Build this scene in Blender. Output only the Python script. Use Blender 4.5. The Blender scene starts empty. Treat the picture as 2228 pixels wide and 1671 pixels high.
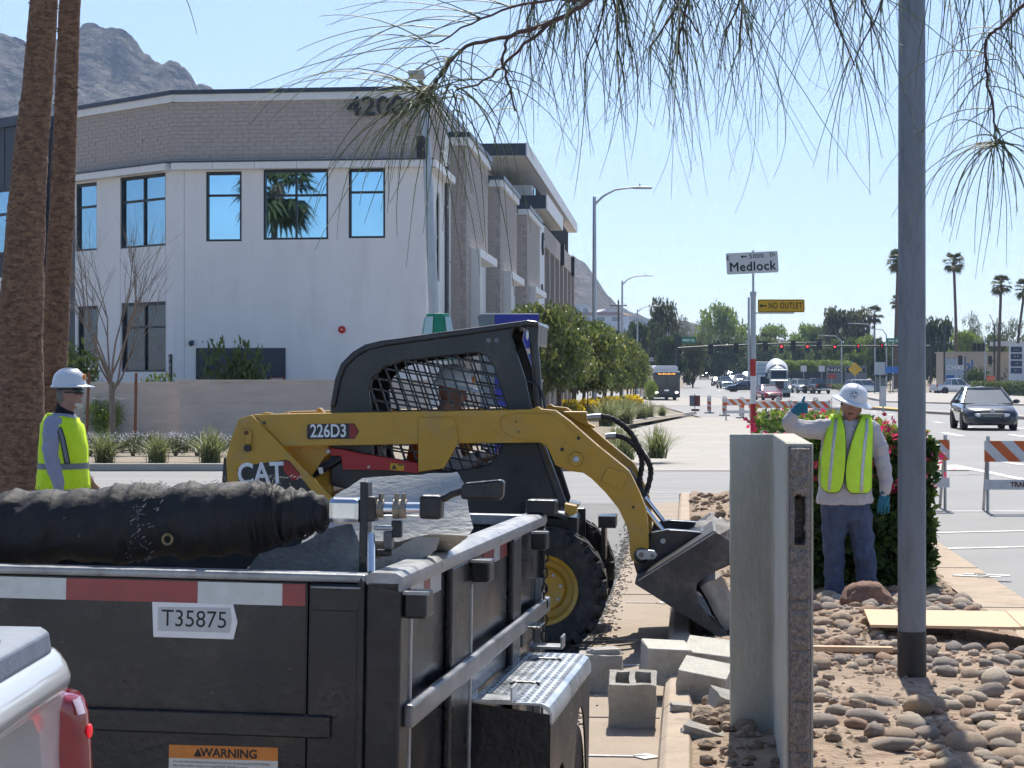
import bpy, bmesh, math, random
import numpy as np
from mathutils import Vector, Matrix, noise
from mathutils.geometry import tessellate_polygon
R = math.radians
random.seed(7)
SC = bpy.context.scene
COL = SC.collection
# ---------------------------------------------------------------- camera, sky, sun, exposure
F, CX, HY, H = 4330.0, 1114.0, 821.0, 1.75          # focal length in photo pixels, principal column, horizon row, eye height
cam = bpy.data.cameras.new('camera'); camo = bpy.data.objects.new('camera', cam); COL.objects.link(camo)
camo.location = (0, 0, H); camo.rotation_euler = (R(90), 0, 0)
cam.sensor_width = 36; cam.lens = 36 * F / 2228; cam.shift_y = -(835.5 - HY) / 2228
cam.clip_start = 0.05; cam.clip_end = 9000
SC.camera = camo
SUN_AZ, SUN_EL = R(7), R(54)
wd = bpy.data.worlds.new('World'); SC.world = wd; wd.use_nodes = True
nt = wd.node_tree; bgn = nt.nodes['Background']
sky = nt.nodes.new('ShaderNodeTexSky'); sky.sky_type = 'NISHITA'; sky.sun_disc = False
sky.sun_elevation = SUN_EL; sky.sun_rotation = SUN_AZ
sky.air_density = 0.7; sky.dust_density = 0.8; sky.ozone_density = 3; sky.altitude = 350
nt.links.new(sky.outputs[0], bgn.inputs[0]); bgn.inputs[1].default_value = 0.135
sl = bpy.data.lights.new('sun', 'SUN'); sl.energy = 5.0; sl.angle = R(0.53); sl.color = (1, .95, .86)
so = bpy.data.objects.new('sun', sl); COL.objects.link(so); so.location = (20, 60, 80)
SDIR = Vector((math.sin(SUN_AZ) * math.cos(SUN_EL), math.cos(SUN_AZ) * math.cos(SUN_EL), math.sin(SUN_EL)))
so.rotation_euler = SDIR.to_track_quat('Z', 'Y').to_euler()
vs = SC.view_settings; vs.view_transform = 'Standard'; vs.look = 'None'; vs.exposure = 0.46; vs.gamma = 1
SC.cycles.use_denoising = True
SC.cycles.max_bounces = 5; SC.cycles.diffuse_bounces = 2; SC.cycles.glossy_bounces = 3
SC.cycles.transmission_bounces = 4; SC.cycles.transparent_max_bounces = 6; SC.cycles.volume_bounces = 0
SC.cycles.sample_clamp_indirect = 8
SC.cycles.use_adaptive_sampling = True; SC.cycles.adaptive_threshold = 0.03; SC.cycles.adaptive_min_samples = 10
# ---------------------------------------------------------------- geometry helpers
A = R(5.09)                                          # the street runs this far right of straight ahead
SA, CA = math.sin(A), math.cos(A)
K = 2228 / 2212.0
def D(x, y): return (x * K, y * K)
def zoomer(x0, y0, k): return lambda x, y: (x0 + x / k, y0 + y / k)
Z4 = zoomer(460, 640, 2.836); Z5 = zoomer(1000, 860, 2.677); Z6 = zoomer(0, 1000, 2.472); Z7 = zoomer(640, 1000, 2.473)
ZB = zoomer(900, 280, 3.77); Z8 = zoomer(1240, 1040, 2.63); ZR = zoomer(1700, 1200, 3.523)
def P(p, Y): return Vector(((p[0] - CX) / F * Y, Y, H - (p[1] - HY) / F * Y))
def S(u, v, z=0.0): return Vector((u * SA + v * CA, u * CA - v * SA, z))       # street frame: u along, v to the right
def LP(p, u):                                        # photo point on the plane u = const, as (v, u, z)
    dx = (p[0] - CX) / F; t = u / (dx * SA + CA)
    return Vector((t * (dx * CA - SA), u, H - t * (p[1] - HY) / F))
GP = [(-60, 0), (45, 0), (75, -.1), (120, -.3), (190, -.5), (230, -.35), (270, -.1), (330, .5), (400, 1.4), (555, 3.6), (770, 6.9), (1000, 10), (1500, 16), (5000, 16)]
GX, GZ = [p[0] for p in GP], [p[1] for p in GP]
def g(Y): return float(np.interp(Y, GX, GZ))
def G(p, dz=0.0):                                    # photo point on the ground
    z = dz
    for _ in range(8):
        Y = (H - z) * F / (p[1] - HY) if p[1] > HY + 1 else 200
        z = g(Y) + dz
    return Vector(((p[0] - CX) / F * Y, Y, z))
def Gx(x, Y, dz=0.0): return Vector(((x - CX) / F * Y, Y, g(Y) + dz))
def fbm(p, o=4): return noise.fractal(p, 1.0, 2.0, o)

class MB:
    def __init__(s): s.v = []; s.f = []; s.mi = []; s.cur = 0
    def m(s, i): s.cur = i; return s
    def add(s, vs, fs):
        o = len(s.v); s.v += [tuple(v) for v in vs]; s.f += [tuple(i + o for i in f) for f in fs]; s.mi += [s.cur] * len(fs); return s
    def box(s, c, d, M=None):
        c = Vector(c); pts = []
        for sx, sy, sz in ((-1,-1,-1),(1,-1,-1),(1,1,-1),(-1,1,-1),(-1,-1,1),(1,-1,1),(1,1,1),(-1,1,1)):
            q = Vector((sx * d[0] / 2, sy * d[1] / 2, sz * d[2] / 2)); pts.append(c + (M @ q if M else q))
        return s.add(pts, [(0,3,2,1),(4,5,6,7),(0,1,5,4),(1,2,6,5),(2,3,7,6),(3,0,4,7)])
    def bx(s, x0, x1, y0, y1, z0, z1): return s.box(((x0+x1)/2, (y0+y1)/2, (z0+z1)/2), (abs(x1-x0), abs(y1-y0), abs(z1-z0)))
    def loft(s, rings, caps=True, closed=True):
        n = len(rings[0]); vs = [p for r in rings for p in r]; fs = []
        for i in range(len(rings) - 1):
            for j in range(n if closed else n - 1):
                k = (j + 1) % n; fs.append((i*n+j, i*n+k, (i+1)*n+k, (i+1)*n+j))
        if caps and closed: fs.append(tuple(range(n-1, -1, -1))); fs.append(tuple((len(rings)-1)*n+j for j in range(n)))
        return s.add(vs, fs)
    def tube(s, pts, r, n=8, caps=True, flat=1.0, up=None):
        pts = [Vector(p) for p in pts]; rr = r if isinstance(r, (list, tuple)) else [r] * len(pts); rings = []
        pu = Vector(up) if up else None
        for i, p in enumerate(pts):
            t = (pts[min(i+1, len(pts)-1)] - pts[max(i-1, 0)])
            t = t.normalized() if t.length > 1e-9 else Vector((0, 0, 1))
            if pu is None: pu = Vector((0, 0, 1)) if abs(t.z) < .9 else Vector((1, 0, 0))
            x = pu.cross(t)
            if x.length < 1e-6: x = Vector((1, 0, 0)).cross(t)
            x.normalize(); y = t.cross(x); pu = y
            rings.append([p + x * (rr[i] * math.cos(2*math.pi*j/n)) + y * (rr[i] * flat * math.sin(2*math.pi*j/n)) for j in range(n)])
        return s.loft(rings, caps)
    def cyl(s, p0, p1, r0, r1=None, n=12, caps=True): return s.tube([p0, p1], [r0, r0 if r1 is None else r1], n, caps)
    def prism(s, outer, mp, t0, t1, holes=()):
        loops = [list(outer)] + [list(h) for h in holes]
        flat = [p for l in loops for p in l]; n = len(flat)
        tris = tessellate_polygon([[Vector((p[0], p[1], 0)) for p in l] for l in loops])
        vs = [mp(p, t0) for p in flat] + [mp(p, t1) for p in flat]
        fs = [tuple(t) for t in tris] + [tuple(i + n for i in reversed(t)) for t in tris]
        o = 0
        for l in loops:
            for i in range(len(l)):
                j = (i + 1) % len(l); fs.append((o+i, o+j, n+o+j, n+o+i))
            o += len(l)
        return s.add(vs, fs)
    def lathe(s, prof, M=None, n=24, caps=False):
        M = M or Matrix()
        rings = [[M @ Vector((r * math.cos(2*math.pi*j/n), r * math.sin(2*math.pi*j/n), z)) for j in range(n)] for r, z in prof]
        return s.loft(rings, caps)
    def ell(s, c, r, n=12, m=8, M=None, f=None):
        c = Vector(c); rings = []
        for i in range(m + 1):
            th = math.pi * (i + .02 if i == 0 else (i - .02 if i == m else i)) / m; ring = []
            for j in range(n):
                ph = 2 * math.pi * j / n; q = Vector((math.sin(th)*math.cos(ph), math.sin(th)*math.sin(ph), math.cos(th)))
                k = f(q) if f else 1.0
                q = Vector((q.x*r[0]*k, q.y*r[1]*k, q.z*r[2]*k)); ring.append(c + (M @ q if M else q))
            rings.append(ring)
        return s.loft(rings, True)
    def mesh(s, name, mats, org=None, smooth=None, fix=True):
        me = bpy.data.meshes.new(name)
        vv = s.v if org is None else [(x - org[0], y - org[1], z - org[2]) for x, y, z in s.v]
        me.from_pydata(vv, [], s.f)
        for m_ in (mats if isinstance(mats, (list, tuple)) else [mats]): me.materials.append(m_)
        if max(s.mi, default=0): me.polygons.foreach_set('material_index', s.mi)
        if fix:
            b = bmesh.new(); b.from_mesh(me); bmesh.ops.recalc_face_normals(b, faces=b.faces); b.to_mesh(me); b.free()
        if smooth is not None:
            me.shade_smooth()
            if smooth < 179: me.set_sharp_from_angle(angle=R(smooth))
        me.update(); return me
    def build(s, name, mats, parent=None, org=None, smooth=None, bevel=0, seg=2, fix=True):
        return link(name, s.mesh(name, mats, org, smooth, fix), parent, bevel, seg)

def link(name, me, parent=None, bevel=0, seg=2, M=None):
    o = bpy.data.objects.new(name, me); COL.objects.link(o)
    if parent: o.parent = parent
    if M is not None: o.matrix_local = M
    if bevel:
        b = o.modifiers.new('bevel', 'BEVEL'); b.width = bevel; b.segments = seg; b.limit_method = 'ANGLE'; b.angle_limit = R(40)
    return o
def tag(o, label, cat, group=None):
    o['label'] = label; o['category'] = cat
    if group: o['group'] = group
    return o
def thing(name, label, cat, loc=(0, 0, 0), rz=0, group=None, M=None):
    o = bpy.data.objects.new(name, None); COL.objects.link(o); o.empty_display_size = .1
    if M is not None: o.matrix_world = M
    else: o.location = loc; o.rotation_euler = (0, 0, rz)
    return tag(o, label, cat, group)
def struct(o): o['kind'] = 'structure'; return o
def stuff(o): o['kind'] = 'stuff'; return o
def copy_tree(o, parent=None):
    kids = list(o.children); c = o.copy(); COL.objects.link(c)
    if parent: c.parent = parent
    for k in kids: copy_tree(k, c)
    return c
def quads(name, V, mat, mi=None, nper=4):              # numpy (N,4,3) -> mesh of loose quads
    n = V.shape[0]; me = bpy.data.meshes.new(name)
    me.vertices.add(n * nper); me.vertices.foreach_set('co', V.reshape(-1).astype(np.float32))
    me.loops.add(n * nper); me.loops.foreach_set('vertex_index', np.arange(n * nper, dtype=np.int32))
    me.polygons.add(n); me.polygons.foreach_set('loop_start', np.arange(0, n * nper, nper, dtype=np.int32))
    me.polygons.foreach_set('loop_total', np.full(n, nper, dtype=np.int32))
    for m_ in (mat if isinstance(mat, (list, tuple)) else [mat]): me.materials.append(m_)
    if mi is not None: me.polygons.foreach_set('material_index', mi.astype(np.int32))
    me.update(calc_edges=True); me.validate(); return me
RNG = np.random.default_rng(11)
def leaves(C, L, W, up=.3, dirs=None):                 # leaf-shaped quads at centres C: length L, width W
    n = len(C); d = RNG.normal(size=(n, 3)) if dirs is None else dirs + RNG.normal(size=(n, 3)) * .35
    d[:, 2] += up * 0; d /= np.linalg.norm(d, axis=1)[:, None] + 1e-9
    q = RNG.normal(size=(n, 3)); s = np.cross(d, q); s /= np.linalg.norm(s, axis=1)[:, None] + 1e-9
    L = (L * RNG.uniform(.6, 1.3, n))[:, None]; W = (W * RNG.uniform(.6, 1.3, n))[:, None]
    return np.stack([C, C + d * L * .45 + s * W / 2, C + d * L, C + d * L * .45 - s * W / 2], 1)

TMPS = bpy.data.scenes.new('tmp')
def evaluated(o):
    TMPS.collection.objects.link(o)
    with bpy.context.temp_override(scene=TMPS, view_layer=TMPS.view_layers[0]): dg = bpy.context.evaluated_depsgraph_get(); dg.update()
    me = bpy.data.meshes.new_from_object(o.evaluated_get(dg)); bpy.data.objects.remove(o); return me
def txt(s, size, ext=0.0, bold=0.0, align='CENTER', sx=1.0, gap=1.0, fat=0.0):
    c = bpy.data.curves.new('t', 'FONT'); c.body = s; c.size = size; c.extrude = ext; c.offset = bold
    c.align_x = align; c.align_y = 'CENTER'; c.space_character = gap; c.resolution_u = 3
    me = evaluated(bpy.data.objects.new('t', c))
    if fat:
        bm = bmesh.new(); bm.from_mesh(me); g0 = list(bm.verts) + list(bm.edges) + list(bm.faces)
        for k, (dx, dy) in enumerate(((-fat, 0), (fat, 0), (0, fat), (0, -fat))):
            r_ = bmesh.ops.duplicate(bm, geom=g0); bmesh.ops.translate(bm, verts=[v for v in r_['geom'] if isinstance(v, bmesh.types.BMVert)], vec=(dx, dy, .0003 * (k + 1)))
        bm.to_mesh(me); bm.free()
    if sx != 1.0: me.transform(Matrix.Diagonal((sx, 1, 1, 1)))
    me.name = 'lettering'; return me
def place_text(name, s, size, mat, parent, M, **k):
    me = txt(s, size, **k); me.materials.clear(); me.materials.append(mat)
    return link(name, me, parent, M=M)
def frame(o, x, y):                                    # matrix with axes x (reading direction), y (up), facing x cross y
    x = Vector(x).normalized(); y = Vector(y); y = (y - x * y.dot(x)).normalized(); z = x.cross(y)
    return Matrix(((x.x, y.x, z.x, o[0]), (x.y, y.y, z.y, o[1]), (x.z, y.z, z.z, o[2]), (0, 0, 0, 1)))

# ---------------------------------------------------------------- materials
MATS = {}
def mat(name, col, rough=.6, metal=0., var=.1, vsc=6., bump=0., bsc=40., spec=.5, coat=0., emit=None, es=0., dirt=None, alpha=1., trans=0., stretch=None, rvar=0., coords='Object', ior=None, cracks=None):
    m = bpy.data.materials.new(name); m.use_nodes = True; t = m.node_tree; b = t.nodes['Principled BSDF']
    N = t.nodes.new; Lk = t.links.new
    tc = N('ShaderNodeTexCoord'); mp = N('ShaderNodeMapping'); Lk(tc.outputs[coords], mp.inputs[0])
    if stretch: mp.inputs['Scale'].default_value = stretch
    n1 = N('ShaderNodeTexNoise'); n1.inputs['Scale'].default_value = vsc; n1.inputs['Detail'].default_value = 6; n1.inputs['Roughness'].default_value = .62
    Lk(mp.outputs[0], n1.inputs[0])
    r = N('ShaderNodeMapRange'); r.inputs[1].default_value = .3; r.inputs[2].default_value = .7; r.inputs[3].default_value = 1 - var; r.inputs[4].default_value = 1 + var
    Lk(n1.outputs[0], r.inputs[0])
    mx = N('ShaderNodeMix'); mx.data_type = 'RGBA'; mx.blend_type = 'MULTIPLY'; mx.inputs[0].default_value = 1
    mx.inputs[6].default_value = (*col, 1); Lk(r.outputs[0], mx.inputs[7]); out = mx.outputs[2]
    if dirt:
        for (dc, ds, lo, hi, amt) in (dirt if isinstance(dirt, list) else [dirt]):
            n2 = N('ShaderNodeTexNoise'); n2.inputs['Scale'].default_value = ds; n2.inputs['Detail'].default_value = 8; n2.inputs['Roughness'].default_value = .7
            Lk(mp.outputs[0], n2.inputs[0])
            r2 = N('ShaderNodeMapRange'); r2.inputs[1].default_value = lo; r2.inputs[2].default_value = hi; r2.inputs[3].default_value = 0; r2.inputs[4].default_value = amt
            Lk(n2.outputs[0], r2.inputs[0])
            m2 = N('ShaderNodeMix'); m2.data_type = 'RGBA'; Lk(r2.outputs[0], m2.inputs[0]); Lk(out, m2.inputs[6]); m2.inputs[7].default_value = (*dc, 1); out = m2.outputs[2]
    if cracks:
        cc, cs, cw, camt = cracks; wn = N('ShaderNodeTexNoise'); wn.inputs['Scale'].default_value = cs * 1.5; wn.inputs['Detail'].default_value = 6; Lk(mp.outputs[0], wn.inputs[0])
        av = N('ShaderNodeVectorMath'); av.operation = 'MULTIPLY_ADD'; Lk(wn.outputs['Color'], av.inputs[0]); av.inputs[1].default_value = (1.1 / cs,) * 3; Lk(mp.outputs[0], av.inputs[2])
        vo = N('ShaderNodeTexVoronoi'); vo.feature = 'DISTANCE_TO_EDGE'; vo.inputs['Scale'].default_value = cs; Lk(av.outputs[0], vo.inputs['Vector'])
        r4 = N('ShaderNodeMapRange'); r4.inputs[1].default_value = cw; r4.inputs[2].default_value = cw * 2.5; r4.inputs[3].default_value = camt; r4.inputs[4].default_value = 0; Lk(vo.outputs['Distance'], r4.inputs[0])
        gate = N('ShaderNodeMapRange'); gate.inputs[1].default_value = .5; gate.inputs[2].default_value = .56; Lk(n1.outputs[0], gate.inputs[0]); mu = N('ShaderNodeMath'); mu.operation = 'MULTIPLY'; Lk(r4.outputs[0], mu.inputs[0]); Lk(gate.outputs[0], mu.inputs[1])
        m4 = N('ShaderNodeMix'); m4.data_type = 'RGBA'; Lk(mu.outputs[0], m4.inputs[0]); Lk(out, m4.inputs[6]); m4.inputs[7].default_value = (*cc, 1); out = m4.outputs[2]
    Lk(out, b.inputs['Base Color'])
    b.inputs['Roughness'].default_value = rough; b.inputs['Metallic'].default_value = metal
    b.inputs['Specular IOR Level'].default_value = spec; b.inputs['Coat Weight'].default_value = coat
    if rvar:
        r3 = N('ShaderNodeMapRange'); r3.inputs[1].default_value = .3; r3.inputs[2].default_value = .7; r3.inputs[3].default_value = max(.02, rough - rvar); r3.inputs[4].default_value = min(1, rough + rvar)
        Lk(n1.outputs[0], r3.inputs[0]); Lk(r3.outputs[0], b.inputs['Roughness'])
    if emit: b.inputs['Emission Color'].default_value = (*emit, 1); b.inputs['Emission Strength'].default_value = es
    if alpha < 1: b.inputs['Alpha'].default_value = alpha
    if trans: b.inputs['Transmission Weight'].default_value = trans
    if ior: b.inputs['IOR'].default_value = ior
    if bump:
        n3 = N('ShaderNodeTexNoise'); n3.inputs['Scale'].default_value = bsc; n3.inputs['Detail'].default_value = 5; Lk(mp.outputs[0], n3.inputs[0])
        bp = N('ShaderNodeBump'); bp.inputs['Strength'].default_value = 1; bp.inputs['Distance'].default_value = bump
        Lk(n3.outputs[0], bp.inputs['Height']); Lk(bp.outputs[0], b.inputs['Normal'])
    MATS[name] = m; return m
def leafmat(name, c1, c2, trans=.35, rough=.5, c3=None):
    m = bpy.data.materials.new(name); m.use_nodes = True; t = m.node_tree; b = t.nodes['Principled BSDF']; N = t.nodes.new; Lk = t.links.new
    ge = N('ShaderNodeNewGeometry'); rp = N('ShaderNodeValToRGB'); Lk(ge.outputs['Random Per Island'], rp.inputs[0])
    rp.color_ramp.elements[0].color = (*c1, 1); rp.color_ramp.elements[1].color = (*c2, 1)
    if c3: e = rp.color_ramp.elements.new(.93); e.color = (*c2, 1); rp.color_ramp.elements[-1].color = (*c3, 1)
    Lk(rp.outputs[0], b.inputs['Base Color']); b.inputs['Roughness'].default_value = rough; b.inputs['Specular IOR Level'].default_value = .4
    tr = N('ShaderNodeBsdfTranslucent'); hs = N('ShaderNodeHueSaturation'); hs.inputs['Value'].default_value = 1.5; hs.inputs['Saturation'].default_value = 1.1
    Lk(rp.outputs[0], hs.inputs['Color']); Lk(hs.outputs[0], tr.inputs[0])
    ms = N('ShaderNodeMixShader'); ms.inputs[0].default_value = trans
    Lk(b.outputs[0], ms.inputs[1]); Lk(tr.outputs[0], ms.inputs[2]); Lk(ms.outputs[0], t.nodes['Material Output'].inputs[0])
    return m
def glass(name, col, rough=.02, var=.1, vsc=.4):       # mirror-like tinted window
    return mat(name, col, rough, 1.0, var, vsc)
M_blk = mat('black paint', (.018, .018, .02), .35, var=.3, vsc=9, rvar=.12, dirt=((.16, .14, .12), 6, .55, .8, .35))
M_rub = mat('rubber', (.018, .018, .018), .75, var=.3, vsc=20, dirt=((.14, .12, .1), 14, .45, .75, .5), bump=.002, bsc=60)
M_galv = mat('galvanised steel', (.42, .44, .46), .42, .75, var=.15, vsc=14, rvar=.1, dirt=((.22, .22, .22), 30, .55, .75, .5), stretch=(1, 1, .25))
M_conc = mat('concrete', (.42, .38, .33), .9, var=.12, vsc=2.5, bump=.004, bsc=50, dirt=((.25, .21, .17), 3.2, .5, .8, .6))
M_cmu = mat('concrete block', (.42, .4, .37), .95, var=.14, vsc=22, bump=.006, bsc=120, dirt=((.2, .17, .14), 7, .5, .75, .5))
M_chrome = mat('bright metal', (.75, .76, .78), .15, 1., var=.05)
M_white = mat('white paint', (.78, .78, .77), .4, var=.05)
M_red = mat('red plastic', (.5, .02, .02), .35, var=.1)
M_dark = mat('dark plastic', (.03, .03, .032), .5, var=.2)
M_glassdark = mat('dark glass', (.02, .025, .03), .04, var=.1, spec=.8)
M_bark = mat('bark', (.12, .085, .06), .9, var=.35, vsc=12, bump=.02, bsc=25, stretch=(1, 1, .3))
# ---------------------------------------------------------------- ground, roads, kerbs, island, mountain
M_asph = mat('asphalt', (.175, .17, .163), .75, var=.12, vsc=.35, bump=.006, bsc=130, spec=.35, dirt=[((.27, .265, .255), 130, .5, .72, .8), ((.09, .088, .085), .5, .56, .7, .6)], cracks=((.05, .05, .05), .45, .006, .85))
M_mill = mat('scraped asphalt', (.21, .205, .2), .75, var=.25, vsc=1.1, bump=.004, bsc=9, stretch=(.1, 5, 1), dirt=[((.36, .35, .34), 2.2, .5, .7, .75), ((.06, .06, .06), 1.6, .6, .75, .5)])
M_road = mat('worn asphalt', (.22, .216, .21), .65, var=.12, vsc=.25, spec=.35, dirt=[((.29, .285, .28), .7, .5, .8, .5), ((.14, .14, .14), 1.7, .6, .75, .5), ((.12, .12, .12), .08, .58, .62, .35)], bump=.004, bsc=80, cracks=((.06, .06, .06), .16, .005, .8))
M_gut = mat('gutter concrete', (.36, .29, .22), .9, var=.14, vsc=2.5, bump=.004, bsc=60, dirt=[((.22, .17, .12), 5, .5, .72, .6), ((.5, .43, .35), 1.4, .55, .8, .4)])
M_kerb = mat('kerb concrete', (.44, .35, .26), .9, var=.12, vsc=3, bump=.004, bsc=55, dirt=((.26, .18, .12), 7, .52, .7, .6))
M_walk = mat('pavement concrete', (.4, .37, .33), .9, var=.1, vsc=1.2, bump=.003, bsc=60, dirt=((.27, .24, .2), 1.5, .5, .8, .5))
M_soil = mat('dry soil', (.33, .245, .175), .97, var=.3, vsc=3.5, bump=.03, bsc=22, dirt=[((.24, .15, .095), 9, .5, .7, .6), ((.46, .36, .26), 45, .55, .7, .6)])
M_dirtfar = mat('pale gravel', (.3, .25, .19), .95, var=.25, vsc=4, bump=.02, bsc=40, dirt=((.18, .15, .11), 30, .5, .7, .6))
M_line = mat('road paint', (.72, .71, .68), .75, var=.12, vsc=5, dirt=((.2, .19, .18), 16, .52, .68, .6))

def sheet(name, rows, m, dz=0.0, prof=True, parent=None):   # rows: (Y, xl, xr)
    b = MB(); vs = []; nx = 6
    for Y, xl, xr in rows:
        for i in range(nx + 1):
            x = xl + (xr - xl) * i / nx; vs.append((x, Y, (g(Y) if prof else 0) + dz))
    fs = [(r*(nx+1)+i, r*(nx+1)+i+1, (r+1)*(nx+1)+i+1, (r+1)*(nx+1)+i) for r in range(len(rows)-1) for i in range(nx)]
    b.add(vs, fs); o = b.build(name, m, parent, fix=False)
    return o
def dense(rows, step=15):
    out = []
    for (a, b) in zip(rows[:-1], rows[1:]):
        n = max(1, int((b[0] - a[0]) / step))
        for i in range(n): out.append(tuple(a[k] + (b[k] - a[k]) * i / n for k in range(3)))
    return out + [rows[-1]]
struct(sheet('ground', dense([(-60, -1800, 1800), (300, -1800, 1800), (1200, -2200, 2200), (4600, -3500, 3500)], 20), M_dirtfar, -.05))
vline = lambda v, Y: (v + Y * SA) / CA                # X of the street line v at depth Y
# asphalt of the side street and of the lane beside the island
struct(sheet('side_street', [(-30, -45, vline(-.6, -30)), (27.6, -45, vline(-.6, 27.6))], M_asph, 0, False))
struct(sheet('side_street_mouth', [(27.6, -60, vline(2.57, 27.6)), (37.1, -60, 4.6)], M_mill, .001, False))
LEFT = [(-30, vline(2.57, -30), 40), (27.6, vline(2.57, 27.6), 42), (45, 5.4, 44), (70, 6.2, 45), (96, 9.2, 48), (193, 12.6, 52), (215, -200, 260), (250, -200, 260), (252, 20, 45), (400, 37, 56), (555, 52, 71), (770, 76, 95), (1000, 104, 120), (1300, 142, 156)]
struct(sheet('main_road', dense(LEFT), M_road, 0))
# gutter beside the island kerb, kerb segments
gt = struct(sheet('gutter', [(-10, vline(-.62, -10), vline(-.14, -10)), (27.7, vline(-.62, 27.7), vline(-.14, 27.7))], M_gut, .006, False))
kerb = struct(thing('kerb', '', '')); del kerb['label'], kerb['category']
kp = [(-.145, 0), (-.125, .12), (-.1, .145), (0, .15), (.02, .1), (.02, 0)]
for i in range(12):
    u0 = -5.2 + i * 3.0; u1 = min(u0 + 2.985, 27.75); b = MB()
    if u0 > 27.6: break
    b.loft([[S(u, v, z) for v, z in kp] for u in (u0, u1)]); b.build('kerb_segment', M_kerb, kerb, bevel=.008)
# end kerb of the island
b = MB(); b.loft([[S(27.6 + dv, v, z) for dv, z in ((.16, 0), (.15, .13), (0, .14), (-.02, 0))] for v in (-.14, 2.5)]); b.build('kerb_end', M_kerb, kerb, bevel=.01)
def soil_z(u, v):
    z = .11 + .035 * fbm(Vector((u * .6, v * .6, 0))) + .02 * fbm(Vector((u * 3, v * 3, 5)))
    z += -.12 * math.exp(-(((u - 15.9) / .8) ** 2 + ((v - 1.25) / .8) ** 2)) + .05 * math.exp(-(((u - 13.7) / .7) ** 2 + ((v - 1.0) / .5) ** 2))
    return z - max(0, v - 1.7) * .13 + (.05 * max(0, fbm(Vector((u * 2.2, v * 2.2, 9)))) if v < .9 else 0) + (.12 * max(0, 1 - abs(u - 24) / 5) * max(0, 1 - abs(v - .5)) if v < 1.5 else 0)
b = MB(); nu, nv = 260, 44; vs_ = []
for i in range(nu + 1):
    for j in range(nv + 1):
        u = -3 + 30.6 * i / nu; v = -.01 + 2.17 * j / nv; vs_.append(S(u, v, soil_z(u, v) if j else .11))
b.add(vs_, [(i*(nv+1)+j, i*(nv+1)+j+1, (i+1)*(nv+1)+j+1, (i+1)*(nv+1)+j) for i in range(nu) for j in range(nv)])
island = struct(b.build('island_soil', M_soil, smooth=180, fix=False))
walk = struct(sheet('island_edging', [(-10, vline(2.12, -10), vline(2.57, -10)), (27.75, vline(2.12, 27.75), vline(2.57, 27.75))], M_kerb, .045, False))
b = MB()
for u in (9, 12, 15, 18.1, 21.2, 24.3): b.box(S(u, 2.345, .0465), (.46, .012, .004), Matrix.Rotation(-A, 3, 'Z'))
b.build('expansion_joint', M_dark, walk)
b = MB()
for k in (0, .13): b.box(S(17.3 + k, 2.45 + k * .8, .05), (.4, .09, .006), Matrix.Rotation(-A - .35, 3, 'Z'))
b.box(S(17.35, 2.5, .05), (.1, .3, .006), Matrix.Rotation(-A, 3, 'Z'))
b.build('spray_mark', M_line, walk)
b = MB()                                              # surveyor's white spray marks in the gutter
for u in (9.15, 12.05, 13.2, 15.4): b.box(S(u, -.34, .011), (.3, .02, .004), Matrix.Rotation(-A, 3, 'Z')); b.box(S(u, -.2, .011), (.09, .1, .004), Matrix.Rotation(.6, 3, 'Z'))
b.build('spray_mark', M_line, gt)
b = MB()
for u in (8, 10.2, 13.1, 16, 19): b.box(S(u, -.38, .0085), (.46, .012, .004), Matrix.Rotation(-A, 3, 'Z'))
b.build('gutter_joint', M_dark, gt)
b = MB()                                              # loose asphalt crumbs along the gutter seam
for i in range(2600):
    u = random.uniform(6, 24); v = random.gauss(-.63, .06); r = abs(random.gauss(.0045, .0025)) + .0015
    b.box(S(u, v, .006 + r * .4), (r * 2, r * 1.6, r), Matrix.Rotation(random.random() * 6, 3, 'Z'))
stuff(b.build('asphalt_crumbs', mat('asphalt crumb', (.25, .225, .195), .95, var=.4, vsc=30), gt, fix=False))
# far kerb and beds of the side street
b = MB(); b.bx(-60, 1.9, 37.1, 37.3, 0, .14); struct(b.build('side_kerb', M_walk, bevel=.02))
struct(sheet('planting_bed', [(37.3, -60, 1.9), (46, -60, 2.6), (52, -60, 2.6), (62, -60, 4)], M_dirtfar, .1, False))
struct(sheet('corner_pavement', [(37.1, 1.9, 7.5), (41, 2.3, 7.2), (44, 2.5, 6.9)], M_walk, .012, False))
struct(sheet('driveway', dense([(44, 2.5, 6.9), (70, 4.2, 9.5), (96, 8.3, 13)], 6), M_walk, .008))
struct(sheet('valley_gutter', dense([(37.2, 7.2, 8.6), (60, 7.9, 8.9), (96, 10.9, 11.7)], 6), mat('pale concrete', (.5, .48, .44), .9, var=.1, bump=.003), .016))
b = MB()
for x0, y0, x1, y1 in ((2.6, 47, 7.4, 48.2), (2.9, 54, 7.8, 54.6), (3.4, 62, 8, 62.5), (4.6, 75, 9.4, 75.3)):
    b.tube([(x0, y0, g(y0) + .008), (x1, y1, g(y1) + .008)], .014, 4, flat=.5)
struct(b.build('driveway_joints', M_line))
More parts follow.
